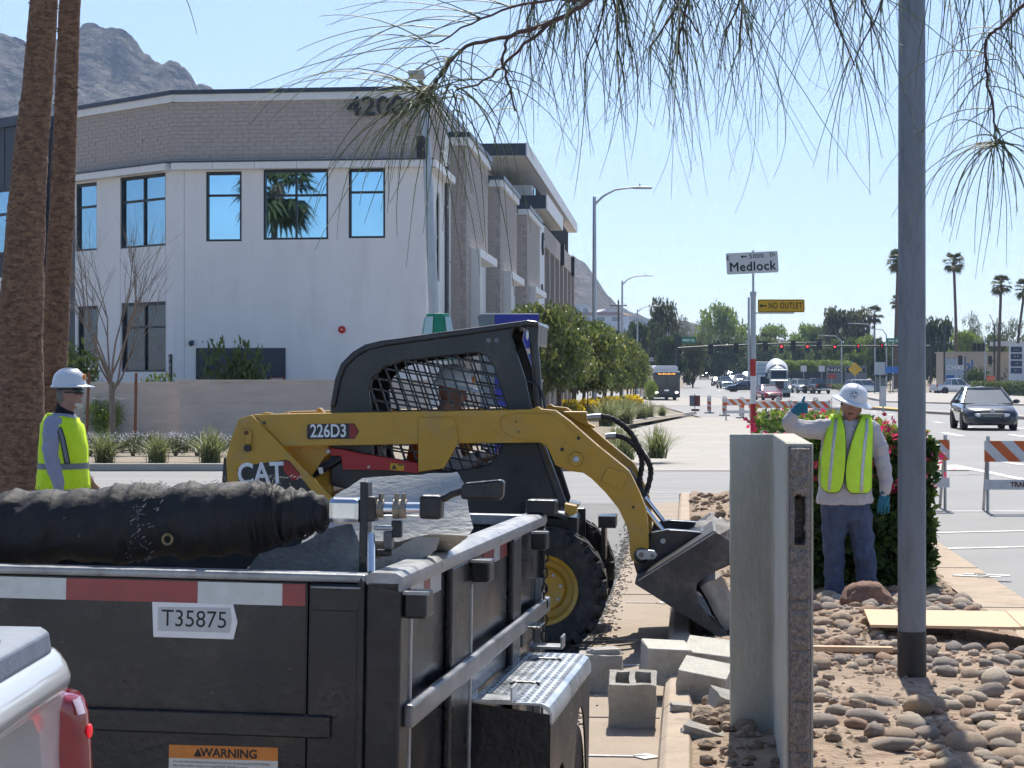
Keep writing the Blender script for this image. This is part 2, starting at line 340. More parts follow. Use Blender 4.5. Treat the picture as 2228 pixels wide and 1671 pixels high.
# curved kerb and verge beside the driveway
cur = [G(p, .15) for p in ((1342, 935), (1350, 924), (1366, 917), (1400, 911), (1440, 905), (1480, 899.5), (1512, 895))]
b = MB(); rings = []
for i, p in enumerate(cur):
    t = (cur[min(i+1, len(cur)-1)] - cur[max(i-1, 0)]); t.z = 0; t.normalize(); nrm = Vector((t.y, -t.x, 0))
    z0 = g(p.y); rings.append([Vector((p.x, p.y, z0)) + nrm * o + Vector((0, 0, z)) for o, z in ((.1, -.03), (.08, .14), (-.12, .15), (-.14, -.03))])
b.loft(rings); struct(b.build('driveway_kerb', M_walk))
struct(sheet('verge', dense([(62, -4, 3.6), (70, -4, 3.9), (96, -4, 8.4), (150, -3, 10), (185, -2, 12)], 8), M_dirtfar, .12))
struct(sheet('bus_bay', dense([(150, 9.5, 18), (215, 12.6, 22)], 10), M_walk, .01))
# painted lines on the main road
b = MB()
def dash(x0, y0, x1, y1, w=.12):
    p, q = Vector((x0, y0, g(y0) + .006)), Vector((x1, y1, g(y1) + .006)); t = (q - p).normalized(); n_ = Vector((t.y, -t.x, 0)) * w
    b.add([p - n_, p + n_, q + n_, q - n_], [(0, 1, 2, 3)])
for py in (1195, 1160, 1113): dash(*G((2030, py))[:2], *G((2300, py - 6 * (py > 1150)))[:2], .06)
dash(*G((2073, 1012))[:2], *G((2228, 1044))[:2], .1); dash(*G((2150, 1000))[:2], *G((2228, 1012))[:2], .1)
dash(*G((2052, 941))[:2], *G((2094, 949))[:2], .12); dash(*G((2205, 930))[:2], *G((2260, 936))[:2], .12); dash(*G((2170, 962))[:2], *G((2260, 976))[:2], .12)
for v in (6.0, 9.4):
    for k in range(18):
        Y = 60 + k * 11; dash(vline(v, Y) + Y * .012, Y, vline(v, Y + 3) + Y * .012, Y + 3)
for Y, a_, c_ in ((203, 13, 50), (206.5, 13, 50), (257, 22, 44), (262, 22, 44)): dash(a_, Y, c_, Y, .25)
for k in range(30):
    Y = 270 + k * 14; t = (Y - 252) / 518
    for s_ in (.25, .5, .75):
        xl = float(np.interp(Y, [252, 400, 555, 770], [20, 37, 52, 76])); xr = float(np.interp(Y, [252, 400, 555, 770], [45, 56, 71, 95])); x = xl + (xr - xl) * s_
        dash(x, Y, x + .12 * 4, Y + 4, .12)
struct(b.build('road_markings', M_line, fix=False))
# raised medians
def median(name, pts, h=.15):
    b = MB(); lo = [Vector((x, y, g(y) - .05)) for x, y in pts]; hi = [Vector((x, y, g(y) + h)) for x, y in pts]
    n = len(pts); b.add(lo + hi, [tuple(range(n, 2*n))] + [(i, (i+1) % n, n + (i+1) % n, n + i) for i in range(n)])
    return struct(b.build(name, M_walk, bevel=.03))
median('road_median', [(22.8, 129), (22.9, 110), (23.2, 90), (23.6, 70), (24.6, 70), (24.4, 90), (24.2, 110), (23.9, 129), (23.4, 131)])
b = MB(); b.box((23.3, 120, g(120) + .155), (1.0, 14, .01), Matrix.Rotation(0, 3, 'Z')); struct(b.build('median_paint', mat('yellow paint', (.6, .4, .05), .8, var=.15)))
median('far_pavement', [(33, 175), (43, 262), (47, 262), (58, 180), (58, 90), (46, 90), (40, 120), (38.5, 150)], .12)
struct(sheet('left_pavement', dense([(215.1, 17.5, 19.5), (252, 18, 20)], 10), M_walk, .02))

# mountain: one ridge, steep rocky face towards the street
SIL = [(-3000, 330), (-900, 250), (-300, 150), (0, 85), (25, 82), (50, 93), (100, 106), (130, 86), (150, 70), (175, 60), (215, 52), (235, 53), (270, 62), (295, 78), (325, 110), (350, 133), (362, 128), (380, 140), (415, 165), (425, 187), (460, 194), (520, 235), (640, 305), (800, 380), (1000, 460), (1245, 562), (1280, 588), (1300, 612), (1325, 650), (1345, 664), (1400, 688), (1500, 706), (1600, 722), (1700, 742), (1900, 772), (2300, 800), (4000, 812), (6000, 818)]
YR = 1500.0
sx_ = [(p[0] - CX) / F * YR for p in SIL]; sz_ = [H + (HY - p[1]) / F * YR for p in SIL]
def mtn(X, Y):
    y0 = float(np.interp(X, [-100, 20], [1180, 1000])); t = max(0., (Y - y0) / (YR - y0))
    zt = float(np.interp(X * (1 if t >= 1 else (.25 * t + .75) ** -1 * 1), sx_, sz_)); zt = float(np.interp(X, sx_, sz_))
    k = t ** 1.15 if t <= 1 else max(0, 1 - (t - 1) * .9)
    base = 10 if t < 1 else 14
    q = Vector((X * .012, Y * .012, 0)); n_ = fbm(q, 5); rid = 1 - abs(noise.noise(Vector((X * .02, Y * .009, 3))))
    amp = 2.2 * min(1, t) * (1 - .93 * min(1, t))
    z = base + (zt - base) * k + amp * (zt * .17) * (n_ + (rid - .7) * 1.3)
    z += (4.5 * noise.noise(Vector((X * .07, Y * .09, 1))) + 2.6 * noise.noise(Vector((X * .25, Y * .2, 2)))) * min(1, k + .1) * min(1, zt / 80)
    return z
xs = list(np.arange(-1500, -480, 30)) + list(np.arange(-480, -180, 2.2)) + list(np.arange(-180, 40, 12)) + list(np.arange(40, 150, 3)) + list(np.arange(150, 1600, 30))
ys = list(np.arange(985, 1180, 12)) + list(np.arange(1180, 1500, 6)) + [1500, 1504, 1512, 1530, 1560, 1620, 1720, 1850, 2000]
b = MB(); b.add([(x, y, mtn(x, y)) for y in ys for x in xs], [(j*len(xs)+i, j*len(xs)+i+1, (j+1)*len(xs)+i+1, (j+1)*len(xs)+i) for j in range(len(ys)-1) for i in range(len(xs)-1)])
M_rock = mat('desert rock', (.085, .066, .064), .95, var=.4, vsc=.03, bump=5, bsc=.09, dirt=[((.028, .033, .02), .16, .47, .53, .95), ((.21, .165, .14), .24, .56, .62, .8), ((.06, .05, .05), .035, .54, .62, .7)])
struct(b.build('mountain', M_rock, smooth=60, fix=False))
# ---------------------------------------------------------------- office building
M_stuc = mat('white stucco', (.8, .795, .78), .9, var=.05, vsc=.6, bump=.006, bsc=30, stretch=(1, 1, .3), dirt=[((.52, .5, .47), .8, .54, .8, .4), ((.6, .57, .52), 3.5, .58, .75, .3)])
M_brk = mat('taupe brick', (.42, .375, .34), .9, var=.14, vsc=9, bump=.003, bsc=60)
M_mortar = mat('mortar', (.34, .305, .28), .95, var=.08)
M_trim = mat('pale trim', (.76, .76, .75), .6, var=.05)
M_capm = mat('dark coping', (.03, .045, .07), .4, var=.1)
M_win = glass('window glass', (.34, .55, .68), .015)
M_wind = mat('dark window glass', (.035, .045, .055), .03, var=.2, vsc=.6, spec=1.0)
M_frm = mat('window frame', (.012, .014, .018), .4, var=.1)
M_slate = mat('dark cladding', (.035, .045, .062), .5, var=.12, vsc=.8)
M_soff = mat('soffit', (.6, .58, .55), .8, var=.05)
bld = thing('office_building', 'white and taupe brick office building with address 4200 at its top', 'building', (-7, 66, 0))
BO = Vector((-7, 66, 0))
pA = Vector((-2.76, 64, 0)); pB = Vector((-11.05, 65, 0)); pC = Vector((-15.15, 69, 0)); pD = Vector((-30, 83.6, 0))
dirR = Vector((.0803, 1, 0)).normalized()              # right-hand facade runs away along the street
pE = pA + dirR * 90
TOP = 11.05; BAND = 8.6                               # parapet and trim heights
def hz(y, Y): return H + (HY - y) / F * Y
class Wall:                                            # vertical plane from a to b (seen left to right), outward normal towards the viewer
    def __init__(s, a, b):
        s.a = Vector(a); d = Vector(b) - s.a; s.L = d.length; s.d = d.normalized(); s.n = Vector((s.d.y, -s.d.x, 0))
    def pt(s, t, z, o=0.): q = s.a + s.d * t + s.n * o; return Vector((q.x, q.y, z))
    def hit(s, p):                                     # photo point -> (t, z) on the wall
        dx = (p[0] - CX) / F; den = Vector((dx, 1, 0)).dot(s.n); k = s.a.dot(s.n) / den
        q = Vector((dx * k, k, 0)); return ((q - s.a).dot(s.d), H - (p[1] - HY) / F * k)
    def block(s, b, t0, t1, z0, z1, o0, o1):
        q = [s.pt(t, z, o) for o in (o0, o1) for t, z in ((t0, z0), (t1, z0), (t1, z1), (t0, z1))]
        b.add(q, [(0, 3, 2, 1), (4, 5, 6, 7), (0, 1, 5, 4), (1, 2, 6, 5), (2, 3, 7, 6), (3, 0, 4, 7)])
def wall_panel(W, z0, z1, holes, m, parent, name='wall', th=.25, t0=0, t1=None):
    t1 = W.L if t1 is None else t1; b = MB()
    b.prism([(t0, z0), (t1, z0), (t1, z1), (t0, z1)], lambda p, o: W.pt(p[0], p[1], o), -th, 0, [[(h[0], h[1]), (h[2], h[1]), (h[2], h[3]), (h[0], h[3])] for h in holes])
    return b.build(name, m, parent, BO)
def window(W, h, nx, ny, parent, m=None, split=None, rec=.1):
    t0, z0, t1, z1 = h; w = .07; b = MB()
    for (a, c, e, f_) in ((t0, t0 + w, z0, z1), (t1 - w, t1, z0, z1), (t0 + w, t1 - w, z0, z0 + w), (t0 + w, t1 - w, z1 - w * 1.5, z1)): W.block(b, a, c, e, f_, -rec - .05, -rec + .06)
    xs_ = [t0 + (t1 - t0) * i / nx for i in range(1, nx)]; zs_ = [z0 + (z1 - z0) * (split if split else i / ny) for i in range(1, ny)]
    for x in xs_: W.block(b, x - .03, x + .03, z0 + w, z1 - w, -rec - .05, -rec + .04)
    for z in zs_: W.block(b, t0 + w, t1 - w, z - .035, z + .035, -rec - .05, -rec + .045)
    fr = b.build('window', M_frm, parent, BO)
    ex = [t0 + w] + xs_ + [t1 - w]; ez = [z0 + w] + zs_ + [z1 - w]
    for i in range(len(ex) - 1):
        for j in range(len(ez) - 1):
            b = MB(); o = -rec - .02; ta_, tb_ = random.gauss(0, .0016), random.gauss(0, .0016); q = [W.pt(t_, z_, o + dd + ta_ * (t_ - ex[i]) + tb_ * (z_ - ez[j]) * .7) for dd in (-.012, 0) for t_, z_ in ((ex[i], ez[j]), (ex[i+1], ez[j]), (ex[i+1], ez[j+1]), (ex[i], ez[j+1]))]; b.add(q, [(0, 3, 2, 1), (4, 5, 6, 7), (0, 1, 5, 4), (1, 2, 6, 5), (2, 3, 7, 6), (3, 0, 4, 7)]); b.build('pane', m or M_win, fr, BO)
def rect(W, x0, y0, x1, y1):
    t0, za = W.hit(D(x0, y0)); t1, zb = W.hit(D(x1, y1)); return [min(t0, t1), min(za, zb), max(t0, t1), max(za, zb)]
WF = Wall(pB, pA); WC = Wall(pC, pB); WL = Wall(pD, pC); WR = Wall(pA, pE)
up_f = [rect(WF, 445, 371, 522, 521), rect(WF, 569, 366, 709, 517), rect(WF, 753, 364, 832, 514)]
up_c = [rect(WC, 260, 384, 357, 530), rect(WC, 164, 398, 209, 540)]
lo_c = [rect(WC, 262, 655, 359, 803), rect(WC, 168, 662, 211, 806)]
wall_panel(WF, 0, BAND, up_f, M_stuc, bld); wall_panel(WC, 0, BAND, up_c + lo_c, M_stuc, bld)
for k, h in enumerate(up_f): window(WF, h, 2 if k == 1 else 1, 2, bld, split=.66 if k != 1 else .63)
window(WC, up_c[0], 2, 2, bld, split=.65); window(WC, up_c[1], 1, 2, bld, split=.65)
window(WC, lo_c[0], 2, 2, bld, M_wind, split=.64); window(WC, lo_c[1], 1, 1, bld, M_wind)
# brick band above the trim: courses with recessed joints; individual bricks near enough to read
def brick_band(W, t0, t1, z0, z1, parent, bw=.42, bh=.135, name='brick_band', each=False):
    b = MB(); W.block(b, t0, t1, z0, z1, -.2, -.012); base = b.build(name, M_mortar, parent, BO)
    b = MB(); z = z0; r = 0
    while z < z1 - .02:
        t = t0 - (bw / 2 if r % 2 else 0); zz = min(z + bh - .014, z1)
        while t < t1:
            a, c = max(t, t0), min(t + bw - .014, t1)
            if c - a > .03: W.block(b, a, c, z, zz, -.012, random.uniform(-.003, .004))
            t += bw
        z += bh; r += 1
    stuff(b.build('bricks', M_brk, base, BO, fix=False)); return base
for W in (WF, WC): brick_band(W, 0, W.L, BAND, TOP - .32, bld)
for W in (WF, WC):
    e0, e1 = (-.12, W.L + .12)
    b = MB(); W.block(b, e0, e1, TOP - .32, TOP - .08, -.3, .1); b.build('cornice', M_trim, bld, BO)
    b = MB(); W.block(b, e0, e1, TOP - .08, TOP + .06, -.35, .16); b.build('coping', M_capm, bld, BO)
    n = max(3, int(W.L / 1.35))
    for i in range(n):
        b = MB(); W.block(b, W.L * i / n + .006, W.L * (i + 1) / n - .006 + (.32 if (W is WF and i == n - 1) else 0), BAND - .1, BAND + .12, -.1, .34); b.build('trim_panel', M_trim, bld, BO)
    b = MB(); W.block(b, 0, W.L + .3 * (W is WF), BAND + .12, BAND + .17, -.1, .36); b.build('trim_cap', M_capm, bld, BO)
# roof, body behind the facades
b = MB(); q = [pB + Vector((0, .3, 0)), pA + Vector((-.3, .3, 0)), pA + dirR * 24 + Vector((-.4, 0, 0)), Vector((-30, 96, 0)), pC + Vector((0, .4, 0))]
n = len(q); b.add([Vector((p.x, p.y, 10.4)) for p in q] + [Vector((p.x, p.y, 0)) for p in q], [tuple(range(n))] + [(i, (i + 1) % n, n + (i + 1) % n, n + i) for i in range(n)]); b.build('roof', M_slate, bld, BO)
me = txt('4200', .88, ext=.05, bold=.006, sx=1.08); me.materials.append(M_frm)
t_, z_ = WF.hit(D(813, 232)); q = WF.pt(t_, z_, .09) - BO
link('address_number', me, bld, M=frame(q, WF.d, (0, 0, 1)))
# control joints
b = MB()
for W, x in ((WF, 398), (WC, 358), (WC, 260)):
    t_ = W.hit(D(x, 600))[0]; W.block(b, t_ - .012, t_ + .012, 0, BAND - .1, -.01, .003)
b.build('control_joint', mat('joint grey', (.5, .5, .5), .9), bld, BO)
# service door, alarm bell, sign, camera on the front wall
h = rect(WF, 424, 752, 617, 830); h[1] = 0
b = MB(); WF.block(b, h[0], h[2], h[1], h[3], -.02, .05); dr = b.build('service_door', M_slate, bld, BO)
b = MB(); WF.block(b, (h[0] + h[2]) / 2 - .015, (h[0] + h[2]) / 2 + .015, 0, h[3] - .05, .05, .06); b.build('door_gap', M_frm, dr, BO)
t_, z_ = WF.hit(D(599, 822)); b = MB(); WF.block(b, t_ - .28, t_ + .28, z_ - .12, z_ + .12, .05, .07); sg = b.build('danger_sign', M_frm, dr, BO)
b = MB(); WF.block(b, t_ - .26, t_ + .26, z_ - .02, z_ + .1, .07, .075); b.build('sign_panel', mat('danger red', (.35, .05, .05), .5), sg, BO)
place_text('lettering', 'DANGER', .1, M_white, sg, frame(WF.pt(t_, z_ + .04, .08) - BO, WF.d, (0, 0, 1)), bold=.002)
t_, z_ = WF.hit(D(739, 712)); b = MB(); b.lathe([(.001, .1), (.05, .1), (.12, .07), (.125, 0)], frame(WF.pt(t_, z_, 0), WF.d, (0, 0, 1)), 16); bell = b.build('alarm_bell', M_red, bld, BO, smooth=40)
b = MB(); b.lathe([(.001, .115), (.022, .112), (.03, .09)], frame(WF.pt(t_, z_, 0), WF.d, (0, 0, 1)), 10); b.build('bell_boss', M_trim, bell, BO)
t_, z_ = WC.hit(D(370, 795)); b = MB(); WC.block(b, t_ - .06, t_ + .06, .5, z_ + .45, .02, .06); fd = b.build('fire_connection_sign', M_frm, bld, BO)
for i, ch in enumerate('FDC'): place_text('lettering', ch, .16, M_white, fd, frame(WC.pt(t_, z_ + .3 - i * .2, .065) - BO, WC.d, (0, 0, 1)))
t_, z_ = WF.hit(D(415, 742)); b = MB(); b.ell(WF.pt(t_, z_, .12), (.09, .09, .09)); WF.block(b, t_ - .06, t_ + .06, z_ - .02, z_ + .1, 0, .12); b.build('security_camera', M_slate, bld, BO)
# ---- right-hand facade
def fR(x): return WR.hit((x, 600))[0]
wall_panel(WR, 0, BAND + .0, [[.7, 5.1, 2.0, 8.1], [2.9, 5.0, 3.7, 8.0], [.7, .9, 2.0, 3.9], [2.9, .9, 3.7, 3.9]], M_stuc, bld, t1=11.2)
for h in ([.7, 5.1, 2.0, 8.1], [2.9, 5.0, 3.7, 8.0], [.7, .9, 2.0, 3.9], [2.9, .9, 3.7, 3.9]): window(WR, h, 1, 2, bld, M_wind)
brick_band(WR, 0, 5.2, BAND, TOP - .32, bld); b = MB(); WR.block(b, -.2, 5.6, BAND - .1, BAND + .14, -.1, .34); b.build('trim_panel', M_trim, bld, BO)
b = MB(); WR.block(b, 0, 11.4, TOP - .32, TOP - .08, -.3, .1); b.build('cornice', M_trim, bld, BO); b = MB(); WR.block(b, 0, 11.4, TOP - .08, TOP + .06, -.3, .16); b.build('coping', M_capm, bld, BO)
wall_panel(WR, BAND, TOP - .3, [], M_stuc, bld, t0=5.2, t1=11.2)
def sconce(t, z):
    b = MB(); WR.block(b, t - .12, t + .12, z - .75, z + .75, .1, .3); WR.block(b, t - .05, t + .05, z - .2, z + .2, 0, .1); b.build('wall_lamp', M_frm, bld, BO)
for x, t_ in ((0, 5.2), (0, 8.4)):
    b = MB(); WR.block(b, t_, t_ + .5, 3.2, 9.2, .02, .1); b.build('tall_window', M_wind, bld, BO)
b = MB(); WR.block(b, 5.6, 8.0, .2, 9.0, 0, .07); b.build('metal_panel', M_trim, bld, BO)
for z in (2.9, 5.8):
    b = MB(); WR.block(b, 5.6, 8.0, z, z + .03, .07, .075); b.build('panel_joint', M_frm, bld, BO)
sconce(10.2, 3.1)
place_text('wall_lettering', 'SITE', .62, M_trim, bld, frame(WR.pt(4.0, 9.2, .14) - BO, WR.d, (0, 0, 1)), ext=.03)
def bay_box(x0, x1, ytop, proj, back=-.5, soff=True):
    a = pA + WR.n * proj
    def tt(x): dx = (x - CX) / F; k = a.dot(WR.n) / Vector((dx, 1, 0)).dot(WR.n); return (Vector((dx * k, k, 0)) - a).dot(WR.d), k
    (t0, Y0), (t1, _) = tt(x0), tt(x1); zt = hz(ytop, Y0)
    Wf = Wall(WR.pt(t0, 0, back), WR.pt(t0, 0, proj)); Ws = Wall(WR.pt(t0, 0, proj), WR.pt(t1, 0, proj))
    brick_band(Wf, 0, Wf.L, 0, zt - .4, bld, .5, .16, 'bay_end'); brick_band(Ws, 0, Ws.L, zt * .62, zt - .4, bld, .9, .2, 'bay_wall')
    tp = min(t0 + 1.6, t1); Wp = Wall(WR.pt(t0, 0, proj), WR.pt(tp, 0, proj)); brick_band(Wp, 0, Wp.L, 0, zt * .62, bld, .6, .2, 'bay_pier')
    b = MB(); WR.block(b, t0 - .15, t1 + .15, zt - .4, zt - .12, back, proj + .12); b.build('bay_cornice', M_trim, bld, BO)
    b = MB(); WR.block(b, t0 - .2, t1 + .2, zt - .12, zt + .06, back, proj + .18); b.build('bay_coping', M_capm, bld, BO)
    # portal frame below the brick, with white panels and a dark slot window
    zp = zt * .62; b = MB(); WR.block(b, tp, t1 + .3, zp - .3, zp, -.1, proj + .35); WR.block(b, tp, tp + .2, 0, zp - .3, -.1, proj + .35); b.build('portal_frame', M_trim, bld, BO)
    tm = tp + (t1 - tp) * .6
    b = MB(); WR.block(b, tp + .3, t1, 0, zp - .3, -.2, proj * .3); b.build('portal_panel', M_trim, bld, BO)
    for z in (2.6, 4.6, 6.4):
        if z < zp - .5:
            b = MB(); WR.block(b, tp + .3, t1, z, z + .04, proj * .3, proj * .3 + .01); b.build('panel_joint', M_frm, bld, BO)
    b = MB(); WR.block(b, t1 + .6, t1 + 1.3, 1.0, zp - .4, .0, .1); b.build('slot_window', M_wind, bld, BO)
    return t0, t1, zt
zb = lambda x, y: ZB(x, y)
bA = bay_box(zb(430, 0)[0], zb(608, 0)[0], zb(0, 45)[1], .6, 0); sconce(bA[0] + .8, 2.8)
bB = bay_box(zb(710, 0)[0], zb(845, 0)[0], zb(0, 398)[1], .6, 0)
bC = bay_box(zb(930, 0)[0], zb(1035, 0)[0], zb(0, 640)[1], .6, 0)
wall_panel(WR, 0, 10.0, [], M_stuc, bld, t0=11.2, t1=46)
b = MB(); WR.block(b, 11.2, 46, 10.0, 10.25, -.3, .15); b.build('cornice', M_capm, bld, BO)
for k in range(4):
    t_ = 15.6 + k * 8; b = MB(); WR.block(b, t_, t_ + .7, 4.6, 8.9, .02, .08); b.build('tall_window', M_wind, bld, BO)
# main block beyond: white name panel, glazed stair, piers, top glazing
tE = bC[1] + .3; tZ = 88; zt2 = 12.7
b = MB(); WR.block(b, tE, tE + 5, 0, 10.5, -.5, .5); b.build('name_panel', M_trim, bld, BO)
place_text('wall_lettering', 'dtz', 1.1, M_slate, bld, frame(WR.pt(tE + 2.5, 6.6, .56) - BO, WR.d, (0, 0, 1)), ext=.04)
place_text('wall_lettering', 'C', 1.7, M_frm, bld, frame(WR.pt(tE + 3.2, 9.3, .56) - BO, WR.d, (0, 0, 1)), ext=.06, bold=.05)
M_gl2 = glass('pale glass', (.55, .68, .66), .05)
b = MB(); WR.block(b, tE + 1, tE + 4.6, .2, 4.6, .5, .56); b.build('stair_glazing', M_gl2, bld, BO)
b = MB(); WR.block(b, tE + 5, tZ, 0, 9.4, -.6, -.3); b.build('glazing', M_wind, bld, BO)
b = MB(); WR.block(b, tE + 5, tZ, 9.4, 10.6, -.6, .5); b.build('spandrel', M_brk, bld, BO)
for i in range(8):
    t_ = tE + 5 + (tZ - tE - 5.9) * i / 7
    b = MB(); WR.block(b, t_, t_ + .9, 0, 9.4, -.3, .5); b.build('pier', M_brk, bld, BO)
    b = MB(); WR.block(b, t_ + .9, t_ + 1.5, 0, 9.4, -.3, .25); b.build('pier_reveal', M_trim, bld, BO)
for t_ in (tE + 22, tE + 36):
    b = MB(); WR.block(b, t_, t_ + .6, 9.2, 10.6, .5, .75); b.build('banner_box', M_frm, bld, BO)
def canopy(x0, ytop, x1, th, o0, o1, name):
    a = pA + WR.n * o1
    def tt(x): dx = (x - CX) / F; k = a.dot(WR.n) / Vector((dx, 1, 0)).dot(WR.n); return (Vector((dx * k, k, 0)) - a).dot(WR.d), k
    (t0, Y0), (t1, _) = tt(x0), tt(x1); zt = hz(ytop, Y0)
    b = MB(); WR.block(b, t0, t1, zt - th, zt, o0, o1); sl_ = b.build(name, M_slate, bld, BO)
    b = MB(); WR.block(b, t0 + .05, t1 - .05, zt - th - .05, zt - th, o0, o1 - .05); b.build('soffit', M_soff, sl_, BO)
    b = MB(); WR.block(b, t0, t1 + .1, zt - th - .05, zt + .05, o1, o1 + .08); b.build('fascia', M_trim, sl_, BO)
    return t0, t1, zt
c1 = canopy(zb(920, 0)[0], zb(0, 118)[1], zb(1335, 0)[0], .65, -12, .1, 'roof_canopy')
c2 = canopy(zb(1085, 0)[0], zb(0, 545)[1], zb(1215, 0)[0], .75, -6, .8, 'terrace_canopy')
zc = c1[2] - .7
b = MB(); WR.block(b, c1[0] + 1.6, c1[1] - 5, 10.3, zc, -11, -2.6); b.build('penthouse_wall', M_trim, bld, BO)
b = MB(); WR.block(b, c1[0] + 1.4, c1[0] + 1.6, zc - .75, zc, -11, -2.6); b.build('penthouse_band', M_slate, bld, BO)
b = MB(); WR.block(b, c1[0] + 1.7, c1[0] + 22, zc - 3.2, zc - 1.1, -2.6, -2.5); b.build('penthouse_glazing', M_gl2, bld, BO)
for i in range(26):
    t_ = c1[0] + 1.7 + 20 * i / 25; b = MB(); WR.block(b, t_, t_ + .1, zc - 3.2, zc - 1.1, -2.5, -2.4); b.build('mullion', M_frm, bld, BO)
Wg = Wall(WR.pt(c1[0] + 1.3, 0, -4.2), WR.pt(c1[0] + 1.3, 0, -2.5))
for i in range(2):
    b = MB(); Wg.block(b, Wg.L * i / 2 + .04, Wg.L * (i + 1) / 2 - .04, zc - 1.5, zc - .8, 0, .06); b.build('corner_glass', M_win, bld, BO)
    b = MB(); Wg.block(b, Wg.L * i / 2 + .04, Wg.L * (i + 1) / 2 - .04, zc - 2.3, zc - 1.58, 0, .06); b.build('corner_glass', M_win, bld, BO)
b = MB(); Wg.block(b, -4, 0, zc - 2.3, zc - .8, 0, .06); b.build('corner_glass', M_win, bld, BO)
b = MB(); WR.block(b, tE + 5, tZ - 1.5, 10.6, zt2, -.1, 0); b.build('upper_glazing', M_gl2, bld, BO)
for i in range(24):
    t_ = tE + 5 + (tZ - tE - 7) * i / 23; b = MB(); WR.block(b, t_, t_ + .12, 10.6, zt2, 0, .1); b.build('mullion', M_frm, bld, BO)
b = MB(); WR.block(b, tE + 4, tZ - 1, 9.5, zt2 + .1, -12, -.15); b.build('upper_storey', M_trim, bld, BO)
b = MB(); WR.block(b, tE, tZ, 0, 9.3, -14, -.7); b.build('core', M_slate, bld, BO)
# ---- dark wing on the left
wing = Wall(Vector((-31.4, 86, 0)), Vector((-17.6, 72.4, 0)))
b = MB(); zt3 = hz(283 * K, 74.5)
wb = MB(); wing.block(wb, 0, wing.L, 0, zt3, -4, 0); wg_ = wb.build('dark_wing', M_slate, bld, BO)
b = MB(); wing.block(b, 0, wing.L + .1, zt3, zt3 + .35, -4, .12); b.build('wing_coping', M_capm, wg_, BO)
for i in range(9):
    b = MB(); wing.block(b, wing.L - 1.6 * i - .03, wing.L - 1.6 * i, 5.0, zt3, 0, .015); b.build('cladding_joint', M_frm, wg_, BO)
for t0_, t1_ in ((wing.L - 6.5, wing.L - 3.6), (wing.L - 3.5, wing.L - 1.0)):
    h = [t0_, hz(553 * K, 75), t1_, hz(420 * K, 75)]; b = MB(); wing.block(b, t0_, t1_, h[1], h[3], 0, .05); fr = b.build('wing_window', M_win, wg_, BO)
    for z in (h[1], h[1] + (h[3] - h[1]) * .62, h[3]): b = MB(); wing.block(b, t0_, t1_, z - .05, z + .05, .05, .1); b.build('mullion', M_frm, fr, BO)
    for t_ in (t0_, (t0_ + t1_) / 2, t1_): b = MB(); wing.block(b, t_ - .04, t_ + .04, h[1], h[3], .05, .1); b.build('mullion', M_frm, fr, BO)
t_, z_ = wing.hit(D(4, 610)); place_text('wing_lettering', 'ar', 1.0, M_white, wg_, frame(wing.pt(t_, z_, .1) - BO, wing.d, (0, 0, 1)), ext=.04, bold=.02)

# low masonry screen wall before the building
def screen(x0, x1, Y, ytop, label):
    w = Wall(Vector(((x0 - CX) / F * Y, Y, 0)), Vector(((x1 - CX) / F * Y, Y - .01, 0))); zt = hz(ytop, Y); b = MB()
    w.block(b, 0, w.L, 0, zt - .06, -.25, 0)
    o = thing('screen_wall', label, 'wall', w.pt(0, 0)); og = w.pt(0, 0); M_scr = M_cast
    b.build('wall', M_scr, o, og)
    b = MB(); w.block(b, -.03, w.L + .03, zt - .06, zt, -.28, .03); b.build('cap', M_scr, o, og)
    for z in (.55, 1.1):
        b = MB(); w.block(b, 0, w.L, z, z + .02, 0, .012); b.build('course_line', M_scr, o, og)
M_cast = mat('cast concrete', (.5, .45, .405), .9, var=.12, vsc=.9, stretch=(1, 1, 6), bump=.006, bsc=12, dirt=((.22, .2, .18), 1.3, .55, .75, .4))
screen(-300, 392, 50.5, 831, 'low taupe screen wall with horizontal courses behind the bare tree')
screen(390, 1180, 49.0, 826, 'longer, taller taupe screen wall passing behind the loader')
# ---------------------------------------------------------------- vegetation
L_dk = leafmat('dark leaves', (.03, .05, .015), (.075, .105, .035))
L_md = leafmat('mid leaves', (.055, .085, .025), (.13, .17, .05))
L_br = leafmat('bright leaves', (.12, .18, .035), (.24, .30, .07))
L_ol = leafmat('olive leaves', (.045, .055, .022), (.12, .12, .05))
L_gy = leafmat('grey-green leaves', (.09, .11, .065), (.17, .19, .11))
L_st = leafmat('street tree leaves', (.055, .08, .025), (.16, .19, .06), c3=(.36, .33, .12), rough=.3)
L_gr = leafmat('grass blades', (.1, .13, .05), (.24, .26, .12), c3=(.34, .3, .16))
L_wh = leafmat('white petals', (.5, .45, .52), (.75, .72, .76), .2)
L_ye = leafmat('yellow petals', (.62, .42, .02), (.8, .6, .05), .3)
L_pk = leafmat('pink bracts', (.5, .03, .1), (.68, .12, .2), .35)
L_pp = leafmat('palm leaves', (.05, .06, .025), (.12, .13, .05))
L_tan = leafmat('dry leaves', (.2, .14, .07), (.32, .24, .13))
def clump_points(clumps, n):
    out = []; w = np.array([c[1][0] * c[1][1] for c in clumps]); w /= w.sum()
    for (c, r), k in zip(clumps, w):
        m = int(n * k) + 1; d = RNG.normal(size=(m, 3)); d /= np.linalg.norm(d, axis=1)[:, None]
        out.append(np.array(c) + d * (RNG.uniform(0, 1, m) ** .45)[:, None] * np.array(r))
    return np.concatenate(out)
